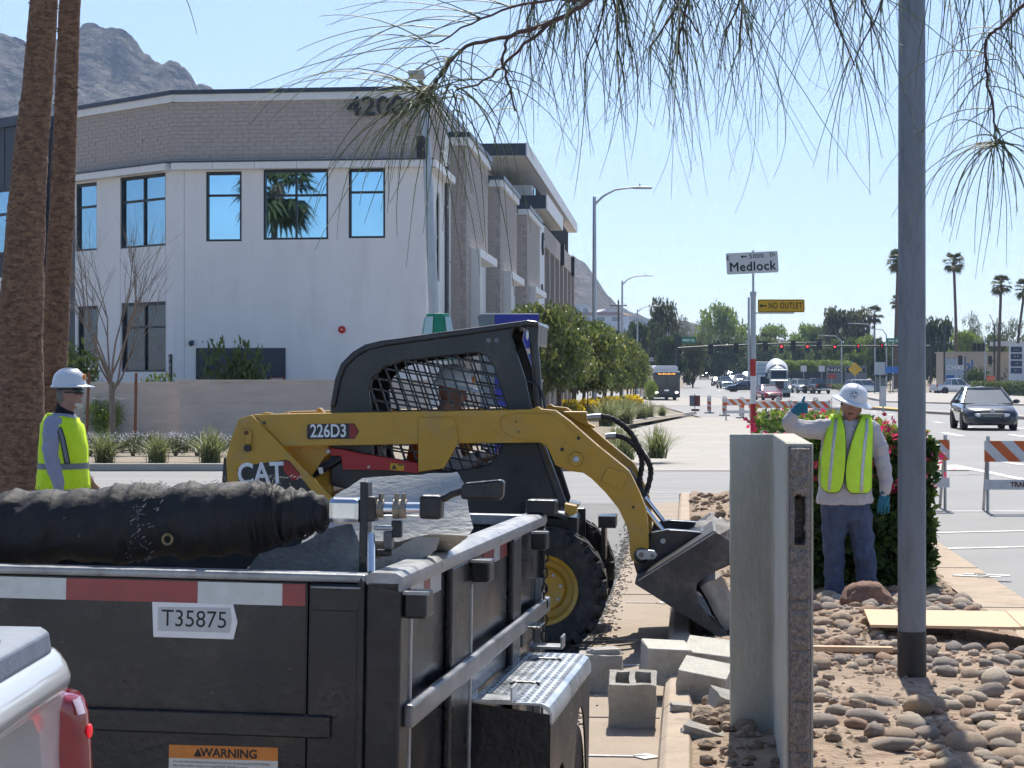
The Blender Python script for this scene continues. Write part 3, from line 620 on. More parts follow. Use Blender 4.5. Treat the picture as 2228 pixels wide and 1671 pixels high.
def crown_mesh(name, n, L, W, m, nclump=26, cr=.34, seed=0, flat=.8, drop=.0, top=1.0):
    rs = np.random.default_rng(seed); cl = []           # unit crown: radius 1 in x, y; z from 0 to 1
    for i in range(nclump):
        th = rs.uniform(0, 2 * np.pi); q = rs.uniform(0, 1); zz = rs.uniform(.1, .92)
        rad = math.sqrt(max(.05, 1 - ((zz - .45) / .58) ** 2)) * (q ** .5) * .78
        r = cr * rs.uniform(.6, 1.25); cl.append(((math.cos(th) * rad, math.sin(th) * rad, zz * top), (r, r, r * flat * .6)))
    C = clump_points(cl, n)
    return quads(name, leaves(C, L, W), m), cl
def limb_mesh(cl, th, m, r0=.09, seed=0):              # trunk and limbs reaching the clumps; crown unit space sits above th
    rs = random.Random(seed); b = MB(); b.tube([(0, 0, -.05), (.02, 0, th * .5), (0, .02, th)], [r0 * 1.3, r0, r0 * .85], 8)
    for c, r in cl[::2]:
        p = Vector((c[0], c[1], th + c[2])); mid = Vector((c[0] * .4, c[1] * .4, th + c[2] * .45))
        b.tube([(0, 0, th * .9), mid, p], [r0 * .55, r0 * .33, r0 * .1], 5)
    return b.mesh('trunk', m, smooth=60, fix=False)
TK = {}
def tree_kind(key, n, L, W, m, th=.5, r0=.07, bark=None, **k):
    cm, cl = crown_mesh('crown', n, L, W, m, **k); TK[key] = (cm, limb_mesh(cl, th, bark or M_bark, r0, k.get('seed', 0)), th)
def tree(key, name, label, base, hw, h, group=None, trunk=None, rz=None):
    cm, lm, th = TK[key]; tot = th + 1; t = thing(name, label, 'tree', base, random.uniform(0, 6.28) if rz is None else rz, group)
    kz = h / tot
    o = link('crown', cm, t); o.scale = (hw, hw, kz); o.location = (0, 0, th * kz)
    o = link('trunk', lm, t); o.scale = (hw, hw, kz); return t
for i in range(3):
    tree_kind('st%d' % i, 7500, .075, .05, L_st, th=.42, r0=.045, seed=20 + i, nclump=30, cr=.36)
    tree_kind('far%d' % i, 5200, .085, .07, L_md, th=.12, seed=30 + i, nclump=34, cr=.3)
    tree_kind('dk%d' % i, 5200, .09, .07, L_dk, th=.08, seed=40 + i, nclump=34, cr=.3)
    tree_kind('br%d' % i, 5000, .085, .06, L_br, th=.15, seed=50 + i, nclump=30, cr=.32)
    tree_kind('ol%d' % i, 4600, .085, .06, L_ol, th=.12, seed=60 + i, nclump=26, cr=.3)
tree_kind('gy', 2600, .07, .04, L_gy, th=.3, seed=71, nclump=30, cr=.26)
# --- row of street trees beside the office drive
row = [(1176, 70, 664), (1208, 76, 668), (1240, 82, 690), (1262, 90, 700), (1284, 98, 706), (1304, 107, 716), (1322, 117, 728), (1340, 128, 738), (1356, 140, 742), (1363, 153, 752), (1368, 166, 762), (1372, 182, 775)]
words = ['first', 'second', 'third', 'fourth', 'fifth', 'sixth', 'seventh', 'eighth', 'ninth', 'tenth', 'eleventh', 'last and farthest']
for i, (x, Y, yt) in enumerate(row):
    p = Gx(x * K, Y, .1); h = H + (HY - yt * K) / F * Y - p.z
    tree('st%d' % (i % 3), 'street_tree', 'small leafy street tree, %s from the loader in the row by the office' % words[i], p, (1.9 + .2 * (i % 3) / 2) * (1 if i < 7 else .72), h, 'street trees beside the office drive')
    if i % 2 == 0:
        s_ = thing('tree_stake', 'slim brown stake beside the %s street tree of the row' % words[i], 'stake', p + Vector((.55, -.2, 0)), 0, 'stakes of the street trees')
        b = MB(); b.cyl((0, 0, -.1), (.02, 0, 1.9), .035, n=6); b.build('stake', M_bark, s_)
        b = MB(); b.tube([(0, 0, 1.5), (-.3, .1, 1.48), (-.55, .2, 1.5)], .012, 4); b.build('tie', M_dark, s_)
# --- background trees: (kind, x centre, top y, half width px, depth, label)
bg = [('dk0', 1388, 705, 40, 330, 'dark dense tree left of the green street-name sign, nearer the lamp posts'), ('ol0', 1432, 672, 36, 320, 'tall olive tree with sunlit top left of the signal mast'),
      ('dk1', 1440, 735, 38, 300, 'dark lower tree directly behind the bus'), ('ol1', 1497, 745, 24, 300, 'olive bush right of the left signal pole'),
      ('br0', 1556, 672, 50, 450, 'tall bright green tree rising above the left mast arm'), ('dk2', 1548, 738, 50, 400, 'dark round tree beneath the tall bright one'),
      ('far1', 1605, 738, 34, 460, 'mid green tree directly left of the striped sign pole'), ('gy', 1475, 692, 26, 520, 'pale grey-green tree on the slope behind the left mast'),
      ('gy', 1520, 702, 30, 560, 'hazy grey tree behind the tall bright tree'), ('far2', 1655, 735, 36, 420, 'mid green tree directly right of the striped sign pole'),
      ('br1', 1672, 712, 34, 460, 'light green tree beneath the no-outlet sign'), ('br2', 1735, 712, 38, 440, 'light green tree above the second red signal'),
      ('far0', 1715, 745, 40, 400, 'broad mid green tree behind the concrete mixer truck'), ('far1', 1782, 715, 40, 410, 'mid green tree left of the tall dark gum tree'),
      ('ol2', 1832, 668, 52, 380, 'tall dark gum tree above the red signals'), ('far2', 1812, 742, 44, 350, 'leafy tree under the dark gum tree'),
      ('br0', 1868, 735, 34, 350, 'light green tree behind the hard hat'), ('dk2', 1902, 742, 34, 330, 'dark tree left of the steel pole by the back of signs'),
      ('far0', 1932, 750, 30, 340, 'mid green tree hidden partly by the steel pole'), ('dk1', 2030, 702, 36, 330, 'dark tree directly right of the steel pole'),
      ('br1', 2085, 728, 40, 310, 'light green round tree behind the tan mural wall'), ('gy', 2100, 688, 26, 330, 'feathery grey-green tree by the single tall palm'),
      ('gy', 2155, 702, 32, 330, 'feathery tree left of the leaning palm'), ('gy', 2200, 700, 32, 330, 'feathery tree at the right edge above the price sign'),
      ('far1', 2140, 735, 40, 320, 'mid green tree behind the right end of the mural wall'), ('dk0', 1640, 762, 40, 520, 'dark tree at the far end of the road'), ('dk1', 1590, 758, 40, 640, 'dark tree mass at the road crest left'), ('dk2', 1660, 758, 34, 600, 'dark tree mass at the road crest right'),
      ('dk1', 1510, 752, 44, 500, 'dark tree filling the gap left of the tall bright tree'), ('far0', 1770, 748, 44, 470, 'mid green tree filling behind the third red signal'), ('dk0', 1700, 758, 44, 520, 'dark tree behind the vine-covered wall'), ('dk2', 1850, 752, 44, 430, 'dark tree behind the diamond sign'), ('far1', 1985, 745, 40, 420, 'green tree directly behind the steel pole'), ('far2', 2060, 745, 40, 400, 'green tree behind the bank sign'), ('dk1', 1415, 748, 40, 360, 'dark tree behind the store sign'), ('gy', 1350, 735, 40, 420, 'grey-green tree behind the third street lamp')]
for kd, x, yt, hwp, Y, lab in bg:
    p = Gx(x * K, Y, -.3); h = (H + (HY - yt * K) / F * Y - p.z) * 1.1
    tree(kd, 'background_tree', lab, p, hwp * K / F * Y * 1.25, h, 'trees along the far street')
# --- palms
def palm_crown(n=40, L=1.7, seed=0):
    rs = np.random.default_rng(seed); V = []
    for i in range(n):
        az = rs.uniform(0, 6.283); el = rs.uniform(-1.0, 1.2) if i > 6 else rs.uniform(.6, 1.4)
        d = np.array([math.cos(az) * math.cos(el), math.sin(az) * math.cos(el), math.sin(el)]); pet = d * L * .5
        s = np.cross(d, [0, 0, 1.]); s /= np.linalg.norm(s) + 1e-9; up = np.cross(s, d)
        for k in range(9):
            a = (k - 4) / 4 * 1.1; dd = d * math.cos(a) + s * math.sin(a); tip = pet + dd * L * .55 * rs.uniform(.8, 1.1); tip[2] -= .25 * L * rs.uniform(.4, 1.2) * (1 if el < .9 else .3)
            mid = pet + dd * L * .3; sd = np.cross(dd, up) * .05 * L
            V.append([pet, mid + sd, tip, mid - sd])
        V.append([np.zeros(3), pet * .5 + s * .03, pet, pet * .5 - s * .03])
    return quads('crown', np.array(V), L_pp)
PC = [palm_crown(46, 1.8, i) for i in range(3)]
def palm(x, ytop, Y, label, rtrunk=.22, lean=0, cs=1.0, base=None, h=None):
    p = Gx(x * K, Y) if base is None else Vector(base); h = (H + (HY - ytop * K) / F * Y - p.z) - 1.2 * cs if h is None else h
    t = thing('palm_tree', label, 'palm', p, 0, 'tall fan palms')
    b = MB(); b.tube([(0, 0, -.1), (lean * .2, 0, h * .3), (lean * .55, 0, h * .65), (lean, 0, h)], [rtrunk * 1.3, rtrunk, rtrunk * .85, rtrunk * .8], 8); b.build('trunk', M_bark, t, smooth=60, fix=False)
    b = MB(); b.lathe([(.02, -1.6), (.3, -1.2), (.42, -.5), (.3, .1), (.02, .3)], Matrix.Translation((lean, 0, h)) @ Matrix.Scale(cs * .75, 4), 9); b.build('dead_skirt', M_bark, t, smooth=60, fix=False)
    o = link('crown', PC[random.randrange(3)], t); o.location = (lean, 0, h); o.scale = (cs,) * 3; o.rotation_euler = (0, 0, random.uniform(0, 6)); return t
palm(1932, 542, 290, 'tall fan palm touching the left edge of the steel pole, leftmost of the cluster', .2, .5)
palm(1941, 550, 292, 'tall fan palm hidden half behind the steel pole', .2, -.2)
palm(1936, 640, 300, 'shorter palm within the cluster left of the steel pole', .2, .1, .7)
palm(2068, 548, 280, 'single tall fan palm right of the steel pole', .24, -.5)
palm(2156, 598, 255, 'fan palm at right, left one of the close pair', .22, .4, .9)
palm(2190, 606, 255, 'leaning fan palm at the right edge of the picture', .2, 1.4, .9)
palm(1889, 664, 330, 'short fan palm beside the dark gum tree', .2, 0, 1.0)
palm(1655, 722, 430, 'squat palm right of the striped sign pole', .25, 0, 1.3)
palm(1603, 702, 900, 'tiny distant pair of palms on the skyline', .3, 0, 1.6)
palm(1212, 610, 640, 'distant palm in front of the hillside houses', .3, 0, 1.6) if False else None
palm(0, 0, 0, 'fan palm left of the street, seen mirrored in the office window', .24, .3, 1.5, base=(-24.2, 21, 0), h=12.2)
# --- grasses, shrubs, flowers
def tuft_mesh(n=170, L=.7, w=.012, seed=0, m=None):
    rs = np.random.default_rng(seed); V = []
    for i in range(n):
        az = rs.uniform(0, 6.283); lean = abs(rs.normal(0, .85)); l = L * rs.uniform(.55, 1.1)
        o = np.array([rs.normal(0, .07), rs.normal(0, .07), 0]); h = np.array([math.cos(az), math.sin(az), 0]); s = np.array([-h[1], h[0], 0]) * w
        pts = [o + h * (l * lean * .9 * t ** 1.6) + np.array([0, 0, l * (t - .32 * lean * t * t)]) for t in (0, .4, .75, 1.)]
        ws = (1, .9, .6, .08)
        for k in range(3): V.append([pts[k] - s * ws[k], pts[k] + s * ws[k], pts[k+1] + s * ws[k+1], pts[k+1] - s * ws[k+1]])
    return quads('blades', np.array(V), m or L_gr)
TF = [tuft_mesh(300, .78, .0075, i) for i in range(3)]
def tuft(p, s, label, grp='ornamental grass tufts'):
    o = link('grass_tuft', TF[random.randrange(3)]); o.location = p; o.scale = (s * 1.15, s * 1.15, s); o.rotation_euler = (0, 0, random.uniform(0, 6)); tag(o, label, 'grass', grp)
gl = [(225, 1000, .92, 'grass tuft left of the bare tree, beside the standing worker'), (340, 1000, .85, 'grass tuft below the bare tree trunk'), (455, 1000, 1.0, 'grass tuft with dry blades next to the loader rear'), (1352, 993, .9, 'grass tuft directly under the loader hydraulic hoses'), (1418, 990, 1.0, 'large grass tuft right of the loader hydraulic hoses'), (1330, 968, .8, 'small grass tuft seen between loader arm and hoses')]
for x, y, s, lab in gl: tuft(G(D(x, y), .1), s, lab)
for i, (x, Y) in enumerate(((1325, 78), (1342, 84), (1362, 90), (1385, 84), (1402, 88), (1430, 92), (1350, 74), (1312, 70))):
    tuft(Gx(x * K, Y, .12), (1.4 if i in (0, 6, 7, 1) else 1.05) if i not in (5,) else .8, '%s feathery grass clump on the verge before the bus' % ['leftmost low', 'second', 'third', 'tall middle', 'tall right', 'isolated rightmost', 'front', 'near left'][i], 'grass clumps on the verge')
# small sprigs in the beds: countless
C = np.array([[(RNG.uniform(-14.5, 1.4)), RNG.uniform(37.6, 41), .12] for _ in range(260)])
SH = {}
def shrub_mesh(key, n, L, W, m, seed, fl=None, nf=0, fs=.06, h=1.0):
    rs = np.random.default_rng(seed); cl = []
    for i in range(14):
        th = rs.uniform(0, 6.283); q = rs.uniform(0, .65); cl.append(((math.cos(th) * q, math.sin(th) * q, rs.uniform(.25, .7) * h), (.38, .38, .3 * h)))
    Cc = clump_points(cl, n); Cc = Cc[Cc[:, 2] > 0]; V = leaves(Cc, L, W); mi = np.zeros(len(V))
    if fl is not None:
        top = Cc[np.argsort(-(Cc[:, 2] + .5 * np.linalg.norm(Cc[:, :2], axis=1) + rs.normal(0, .12, len(Cc))))][:nf]
        Vf = leaves(top + rs.normal(0, .03, top.shape) + np.array([0, 0, .04]), fs, fs); V = np.concatenate([V, Vf]); mi = np.concatenate([mi, np.ones(len(Vf))])
    SH[key] = quads('foliage', V, [m, fl] if fl is not None else m, mi)
shrub_mesh('round', 2600, .1, .05, L_dk, 1); shrub_mesh('bright', 1800, .13, .05, L_br, 2, h=1.1); shrub_mesh('yellow', 1600, .1, .06, L_md, 3, L_ye, 620, .11)
shrub_mesh('white', 1500, .09, .05, L_dk, 4, L_wh, 210, .07, h=.8); shrub_mesh('mid', 2200, .11, .06, L_md, 5)
def shrub(key, p, w, h, label, cat='shrub', grp=None, name='shrub'):
    t = thing(name, label, cat, p, random.uniform(0, 6), grp); o = link('foliage', SH[key], t); o.scale = (w, w, h)
    b = MB()
    for k in range(5): a = k * 1.3; b.tube([(0, 0, -.03), (.2 * math.cos(a) * w, .2 * math.sin(a) * w, .3 * h), (.45 * math.cos(a) * w, .45 * math.sin(a) * w, .65 * h)], [.02, .015, .008], 4)
    b.build('stems', M_bark, t, fix=False); return t
shrub('bright', G(D(228, 958), .1), .55, 1.15, 'bright yellow-green shrub behind the bare tree trunk'); shrub('round', G(D(438, 956), .1), .62, 1.1, 'dark clipped round shrub between bare tree and loader')
for i in range(13):
    x = 195 + i * 23; shrub('white', G(D(x, 985 - 8 * (i % 2)), .1), .42, .55, 'low white-flowered shrub, %s from left in the bed before the screen wall' % ['first', 'second', 'third', 'fourth', 'fifth', 'sixth', 'seventh', 'eighth', 'ninth', 'tenth', 'eleventh', 'twelfth', 'last'][i], grp='white-flowered shrubs before the screen wall', name='flowering_shrub')
for i, (x, Y, s) in enumerate(((1262, 84, .9), (1280, 90, 1.1), (1300, 96, 1.2), (1318, 100, 1.2), (1338, 106, 1.3), (1356, 112, 1.2), (1240, 78, .7), (1225, 75, .6), (1372, 124, 1.0))):
    shrub('yellow', Gx(x * K, Y, .12), s, .95, 'yellow-flowered shrub, %s along the verge under the street trees' % ['third', 'fourth', 'fifth', 'sixth', 'seventh', 'eighth', 'second', 'first', 'ninth'][i], grp='yellow-flowered shrubs', name='flowering_shrub')
shrub('bright', Gx(1404 * K, 175, .1), .8, 2.0, 'bright green bush left of the bus'); shrub('mid', Gx(1135 * K, 72, .12), .8, 1.0, 'green bush at the foot of the blue box')
# dark shrubs and a leafy bush before the office wall
shrub('round', Vector((-12.6, 55, .1)), 1.5, 2.9, 'tall dark bush behind the bare tree, left of the lower office window')
shrub('mid', Vector((-15.6, 57, .1)), 1.7, 4.6, 'leafy green bush at the left edge behind the palm trunks'); shrub('mid', Vector((-10.4, 57, .1)), 1.0, 2.0, 'dark bush before the lower office window')
shrub('mid', Vector((-8.3, 60, .1)), 1.25, 3.2, 'loose dark green bush in front of the grey service door')
# bush sprays above the door bush
def branchy(b, p, d, L, r, depth, rs, spread=.55, kids=3, tips=None):
    n = 4; pts = [p]; dd = d.copy()
    for i in range(n): dd = (dd + Vector((rs.gauss(0, .1), rs.gauss(0, .1), rs.gauss(.04, .06)))).normalized(); pts.append(pts[-1] + dd * L / n)
    b.tube(pts, [r * (1 - .5 * i / n) for i in range(n + 1)], 5 if depth > 1 else 3, caps=False)
    if depth == 0:
        if tips is not None: tips += pts[1:]
        return
    for k in range(kids):
        q = pts[rs.randint(2, n)]; nd = (dd + Vector((rs.gauss(0, spread), rs.gauss(0, spread), rs.gauss(.1, spread * .5)))).normalized(); branchy(b, q, nd, L * rs.uniform(.55, .8), r * .5, depth - 1, rs, spread, kids, tips)
rs = random.Random(5); bt = thing('bare_tree', 'leafless young tree with fine upright branches before the office', 'tree', G(D(241, 972), .1)); b = MB()
b.tube([(0, 0, -.05), (.02, 0, .8), (0, 0, 1.55)], [.085, .07, .06], 8)
for k in range(9):
    a = k * .7; branchy(b, Vector((0, 0, 1.2 + .06 * k)), Vector((.55 * math.cos(a), .45 * math.sin(a), .95)).normalized(), 1.75, .028, 3, rs, .28, 3)
b.build('trunk_and_branches', mat('pale bark', (.2, .16, .13), .85, var=.3, vsc=20), bt, smooth=60, fix=False)
for x, lab in ((187, 'brown tree stake left of the bare tree, by the worker'), (291, 'brown tree stake right of the bare tree')):
    p = G(D(x, 972), .1); s_ = thing('tree_stake', lab, 'stake', p, 0, 'stakes of the bare tree'); b = MB(); b.tube([(0, 0, -.1), (.02, 0, 1.0), ((.06 if x < 200 else .03), 0, 1.75)], .035, 7); b.build('stake', mat('stake wood', (.2, .08, .045), .8, var=.3, vsc=14), s_)
    b = MB(); q = bt.location - p; b.tube([(0, 0, 1.2), (q.x * .5, q.y * .5, 1.15), (q.x, q.y, 1.2)], .008, 4); b.build('wire_tie', M_galv, s_)
rs = random.Random(9); yc = thing('flower_stalk', 'tall pale yucca flower stalk before the grey service door', 'plant', G(D(418, 905), .1) + Vector((0, 9, 0)))
b = MB(); b.tube([(0, 0, 0), (.05, 0, 2.2), (.25, 0, 3.3), (.7, 0, 3.9)], [.03, .025, .02, .01], 5); b.tube([(.05, 0, 2.1), (-.4, 0, 2.45), (-.75, 0, 2.4)], [.02, .015, .008], 4); b.tube([(.05, 0, 2.3), (.5, 0, 2.5), (.7, 0, 2.35)], [.02, .015, .008], 4); b.build('stalk', mat('pale stalk', (.5, .47, .38), .8), yc)
# --- palm trunks at the left
M_palm = mat('palm bark', (.28, .155, .088), .95, var=.4, vsc=7, bump=.03, bsc=11, stretch=(1.4, 1.4, 3.2), cracks=((.045, .03, .022), 7, .02, .9), dirt=[((.11, .06, .04), 9, .46, .58, .8), ((.42, .27, .17), 16, .56, .7, .6)])
def bigpalm(pts, Y, label, seed):
    base = P((pts[-1][0] * K, 0), Y); base.z = .0; t = thing('palm_tree', label, 'palm', base, 0, 'palm trunks beside the standing worker'); b = MB(); rs = random.Random(seed)
    rings = []; zs = np.linspace(H + HY / F * Y + 2.0, 0, 300)
    ys_ = [p[1] * K for p in pts]; xl = [p[0] * K for p in pts]; wd_ = [p[2] * K for p in pts]
    for z in zs:
        y = HY + (H - z) * F / Y; x = float(np.interp(y, ys_, xl)); w = float(np.interp(y, ys_, wd_)); X = (x - CX) / F * Y; r = w / F * Y / 2
        ring = []; saw = (z * 9) % 1.0
        for j in range(22):
            a = 6.2832 * j / 22; rr = r * (1 + .02 * (saw - .5) + .05 * noise.noise(Vector((math.cos(a) * 3, math.sin(a) * 3, z * 4 + seed))) + .02 * noise.noise(Vector((math.cos(a) * 9, math.sin(a) * 9, z * 22))))
            ring.append(Vector((X + rr * math.cos(a), Y + rr * math.sin(a), z)))
        rings.append(ring)
    b.loft(rings); b.build('trunk', M_palm, t, base, smooth=50, fix=False)
    b = MB()                                           # stubs of old leaf bases
    for k in range(160):
        z = rs.uniform(.2, 6.5); y = HY + (H - z) * F / Y; x = float(np.interp(y, ys_, xl)); w = float(np.interp(y, ys_, wd_)); r = w / F * Y / 2; a = rs.uniform(3.2, 6.2)
        q = Vector(((x - CX) / F * Y + r * math.cos(a), Y + r * math.sin(a), z)); b.box(q, (.05, .02, .012), Matrix.Rotation(a + 1.57, 3, 'Z'))
    stuff(b.build('leaf_scars', M_palm, t, base, fix=False))
    o = link('crown', PC[seed % 3], t); o.location = Vector(((xl[0] - CX) / F * Y, Y, H + HY / F * Y + 6)) - base; o.scale = (1.4,) * 3
    b = MB(); b.tube([Vector(((xl[0] - CX) / F * Y, Y, H + HY / F * Y + 1.9)) - base, o.location], [.2, .17], 10); b.build('upper_trunk', M_palm, t)
bigpalm([(95, -80, 58), (95, 0, 60), (80, 200, 66), (66, 330, 74), (55, 500, 84), (44, 700, 96), (42, 850, 104), (42, 1000, 122), (42, 1100, 130)], 19.5, 'thick brown palm trunk at the left edge, nearer of the two', 1)
bigpalm([(153, -80, 44), (151, 0, 46), (145, 150, 48), (140, 300, 50), (133, 480, 54), (122, 650, 56), (112, 850, 62), (106, 1000, 66), (104, 1100, 70)], 20.6, 'slimmer palm trunk directly behind the standing worker', 2)
# ---------------------------------------------------------------- street furniture and far buildings
def lamp(x, ytop, Y, arm, label, head=True, base=None):
    p = Gx(x * K, Y, .1); h = H + (HY - ytop * K) / F * Y - p.z; t = thing('street_lamp', label, 'street lamp', p, 0, 'street lamps along the drive')
    b = MB(); b.cyl((0, 0, -.1), (0, 0, h), .13, .075, 12); b.build('pole', M_galv, t, smooth=50)
    b = MB(); b.cyl((0, 0, -.05), (0, 0, .25), .2, .17, 12); b.build('base_cover', M_galv, t)
    b = MB(); b.tube([(0, 0, h - .35), (arm * .25, -.0, h + .05), (arm * .55, 0, h + .32), (arm, 0, h + .42)], [.06, .05, .045, .04], 8); b.build('arm', M_galv, t, smooth=60)
    sg = 1 if arm > 0 else -1
    b = MB(); b.box((arm + .42 * sg, 0, h + .4), (.85, .34, .09)); b.box((arm + .3 * sg, 0, h + .47), (.3, .2, .06)); b.cyl((arm + .3 * sg, 0, h + .5), (arm + .3 * sg, 0, h + .6), .045, n=8); b.build('lamp_head', M_galv, t, bevel=.03)
lamp(1284, 425, 90, 1.75, 'tall galvanised street lamp nearest, right of the office'); lamp(1344, 606, 170, 1.75, 'second street lamp in the row, behind the nearest'); lamp(1377, 668, 242, 1.9, 'third and smallest street lamp in the row')
# leaning lamp in front of the office corner
t = thing('street_lamp', 'galvanised lamp pole before the office corner, its head among leaf strands', 'street lamp', Gx(938 * K, 43, .1)); h = 6.4
q0 = P(D(937, 660), 43) - t.location; q1 = P(D(918, 240), 43) - t.location; q2 = P(D(908, 170), 42.6) - t.location
b = MB(); b.tube([(q0.x, 0, -.1), q0, q1], [.12, .11, .09], 12); b.build('pole', M_galv, t, smooth=50)
b = MB(); b.tube([q1, q1.lerp(q2, .6) + Vector((.03, -.1, .1)), q2 + Vector((0, -.25, 0))], [.05, .045, .04], 8); b.build('arm', M_galv, t, smooth=60)
b = MB(); b.box(q2 + Vector((-.05, -.45, .02)), (.34, .7, .1)); b.cyl(q2 + Vector((-.03, -.4, .06)), q2 + Vector((-.03, -.4, .17)), .05, n=8); b.build('lamp_head', M_galv, t, bevel=.03)
b = MB(); b.box(q1 + Vector((-.1, -.1, -.8)), (.16, .2, .5)); b.build('cable_box', M_dark, t, bevel=.02)
# green and white four-sided sign box, blue and grey box
t = thing('kiosk', 'green kiosk with sloping white panels behind the loader cab roof', 'kiosk', Gx(945 * K, 33, .05)); z0, z1 = .9, hz(684 * K, 33)
M_grn = mat('green paint', (.01, .22, .12), .4, var=.08); M_mint = mat('pale panel', (.45, .62, .62), .4, var=.06, dirt=((.55, .4, .5), 9, .6, .68, .4))
w0, w1 = .34, .2
b = MB(); ring = lambda w, z: [Vector((w * math.cos(R(22.5 + 45 * k + 10)) * 1.0, w * math.sin(R(22.5 + 45 * k + 10)), z)) for k in range(8)]
b.loft([ring(.3, z1 - .78), ring(.3, z1 - .75), ring(.33, z1 - .7), ring(.2, z1 - .02), ring(.19, z1)]); b.build('housing', M_grn, t, bevel=.01)
b = MB(); b.cyl((.25, .1, 0), (.25, .1, z1 - .7), .04, n=10); b.build('post', M_galv, t)
for k in range(8):
    if k % 2 == 0:
        a0, a1 = R(22.5 + 45 * k + 10 + 4), R(22.5 + 45 * (k + 1) + 10 - 4); b = MB()
        q = [Vector((r * math.cos(a), r * math.sin(a), z)) for r, z, a in ((.335, z1 - .69, a0), (.335, z1 - .69, a1), (.215, z1 - .06, a1), (.215, z1 - .06, a0))]
        n_ = Vector((math.cos((a0 + a1) / 2), math.sin((a0 + a1) / 2), .3)) * .02; b.add([p for p in q] + [p + n_ for p in q], [(4, 5, 6, 7), (0, 1, 5, 4), (1, 2, 6, 5), (2, 3, 7, 6), (3, 0, 4, 7)]); b.build('panel', M_mint, t)
t = thing('storage_box', 'tall blue and grey box with white top edge behind the loader cab', 'box', Gx(1098 * K, 33.5, 0)); zt = hz(679 * K, 33.5)
M_blu = mat('blue vinyl', (.02, .03, .3), .5, var=.12, vsc=3); M_gry = mat('grey vinyl', (.16, .19, .21), .6, var=.1, vsc=4)
s_ = F / 33.5; bw = 133 / s_; gw = 37 / s_
b = MB(); b.prism([(-bw / 2 + .05, 0), (-bw / 2 + gw, 0), (-bw / 2 + gw, zt), (-bw / 2 + .03, zt), (-bw / 2, zt - .05), (-bw / 2 + .04, zt - .3)], lambda p, o: Vector((p[0], o, p[1])), 0, .55); b.build('grey_side', M_gry, t, bevel=.01)
b = MB(); b.bx(-bw / 2 + gw, bw / 2, 0, .55, 0, zt); b.build('blue_side', M_blu, t, bevel=.012)
b = MB(); b.bx(-bw / 2 + .03, bw / 2, -.01, .56, zt, zt + .018); b.build('top_edge', M_white, t)
b = MB(); b.lathe([(.001, .0), (.05, 0), (.05, .006)], frame(Vector((bw / 2 - .18, -.002, zt - .62)), (1, 0, 0), (0, 0, 1)), 16); b.build('round_emblem', mat('emblem', (.6, .5, .4), .5), t)
# ---- street-name sign on striped pole
sp = thing('street_sign', 'white Medlock street sign and yellow no-outlet sign on red-white striped pole', 'street sign', P((1627 * K, 0), 27.2) * 1); sp.location.z = .1; Ys = 27.2; O = sp.location
def sz(y): return H + (HY - y * K) / F * Ys - .1
def sxx(x): return (x - 1627) * K / F * Ys
b = MB(); b.cyl((0, 0, -.1), (0, 0, sz(632)), .037, n=14); b.build('pole', M_galv, sp, smooth=50)
for y0, y1, mm in ((775, 812, 'r'), (812, 872, 'w'), (872, 930, 'r')):
    b = MB(); b.cyl((0, 0, sz(y1)), (0, 0, sz(y0) - .004), .0385, n=14); b.build('tape_band', M_red if mm == 'r' else M_white, sp, smooth=50)
b = MB(); b.cyl((0, 0, sz(640)), (0, 0, sz(630)), .045, n=14); b.build('pole_collar', M_galv, sp)
b = MB(); b.cyl((0, 0, sz(632)), (0, 0, sz(541)), .016, n=10); b.build('sign_post', M_galv, sp)
b = MB(); b.bx(-.075, -.045, .0, .012, sz(815), sz(642)); b.build('flat_bar', M_galv, sp)
def plate(x0, x1, y0, y1, m, mb, name, rot=0, off=-.03, tilt=0.):
    w, h = sxx(x1) - sxx(x0), sz(y0) - sz(y1); c = Vector(((sxx(x0) + sxx(x1)) / 2, off, (sz(y0) + sz(y1)) / 2)); M_ = frame(c, Vector((math.cos(rot), math.sin(rot), tilt)), (0, 0, 1))
    def rr(w, h, r=.02): return [(sx * (w / 2 - r) + r * math.cos(a), sy * (h / 2 - r) + r * math.sin(a)) for sx, sy, a0 in ((1, 1, 0), (-1, 1, 90), (-1, -1, 180), (1, -1, 270)) for a in (R(a0), R(a0 + 45), R(a0 + 90))]
    b = MB(); b.prism(rr(w, h), lambda p, o: M_ @ Vector((p[0], p[1], o)), -.004, 0); bk = b.build(name, mb, sp)
    b = MB(); b.prism(rr(w - .02, h - .02, .015), lambda p, o: M_ @ Vector((p[0], p[1], o)), 0, .001); b.build('sign_face', m, bk); return bk, M_, w, h
M_blkm = mat('sign black', (.012, .012, .012), .5); M_wsign = mat('sign white', (.62, .63, .63), .4, var=.06); M_ysign = mat('sign yellow', (.62, .36, .01), .4, var=.06)
bk, M_, w, h = plate(1568, 1681, 545, 591, M_wsign, M_wsign, 'name_plate', .06, -.03, .05)
T = lambda x, y, z=.003: M_ @ Matrix.Translation((x, y, z))
place_text('lettering', 'Medlock', .175, M_blkm, bk, T(0, -.052), fat=.0035, sx=1.0, gap=1.07)
place_text('lettering', '5000', .085, M_blkm, bk, T(.06, .088), bold=.001, sx=1.1, gap=1.1); place_text('lettering', 'E', .085, M_blkm, bk, T(-.33, .075), bold=.001); place_text('lettering', 'Dr', .075, M_blkm, bk, T(.285, .098), bold=.001)
def arrow(bk, T, x, y, s):
    b = MB(); Mx = T(x, y, .002); b.prism([(-1, 0), (-.35, .5), (-.35, .17), (.8, .17), (.8, -.17), (-.35, -.17), (-.35, -.5)], lambda p, o: Mx @ Vector((p[0] * s, p[1] * s, o)), 0, .001); b.build('arrow', M_blkm, bk)
arrow(bk, T, -.11, .088, .048)
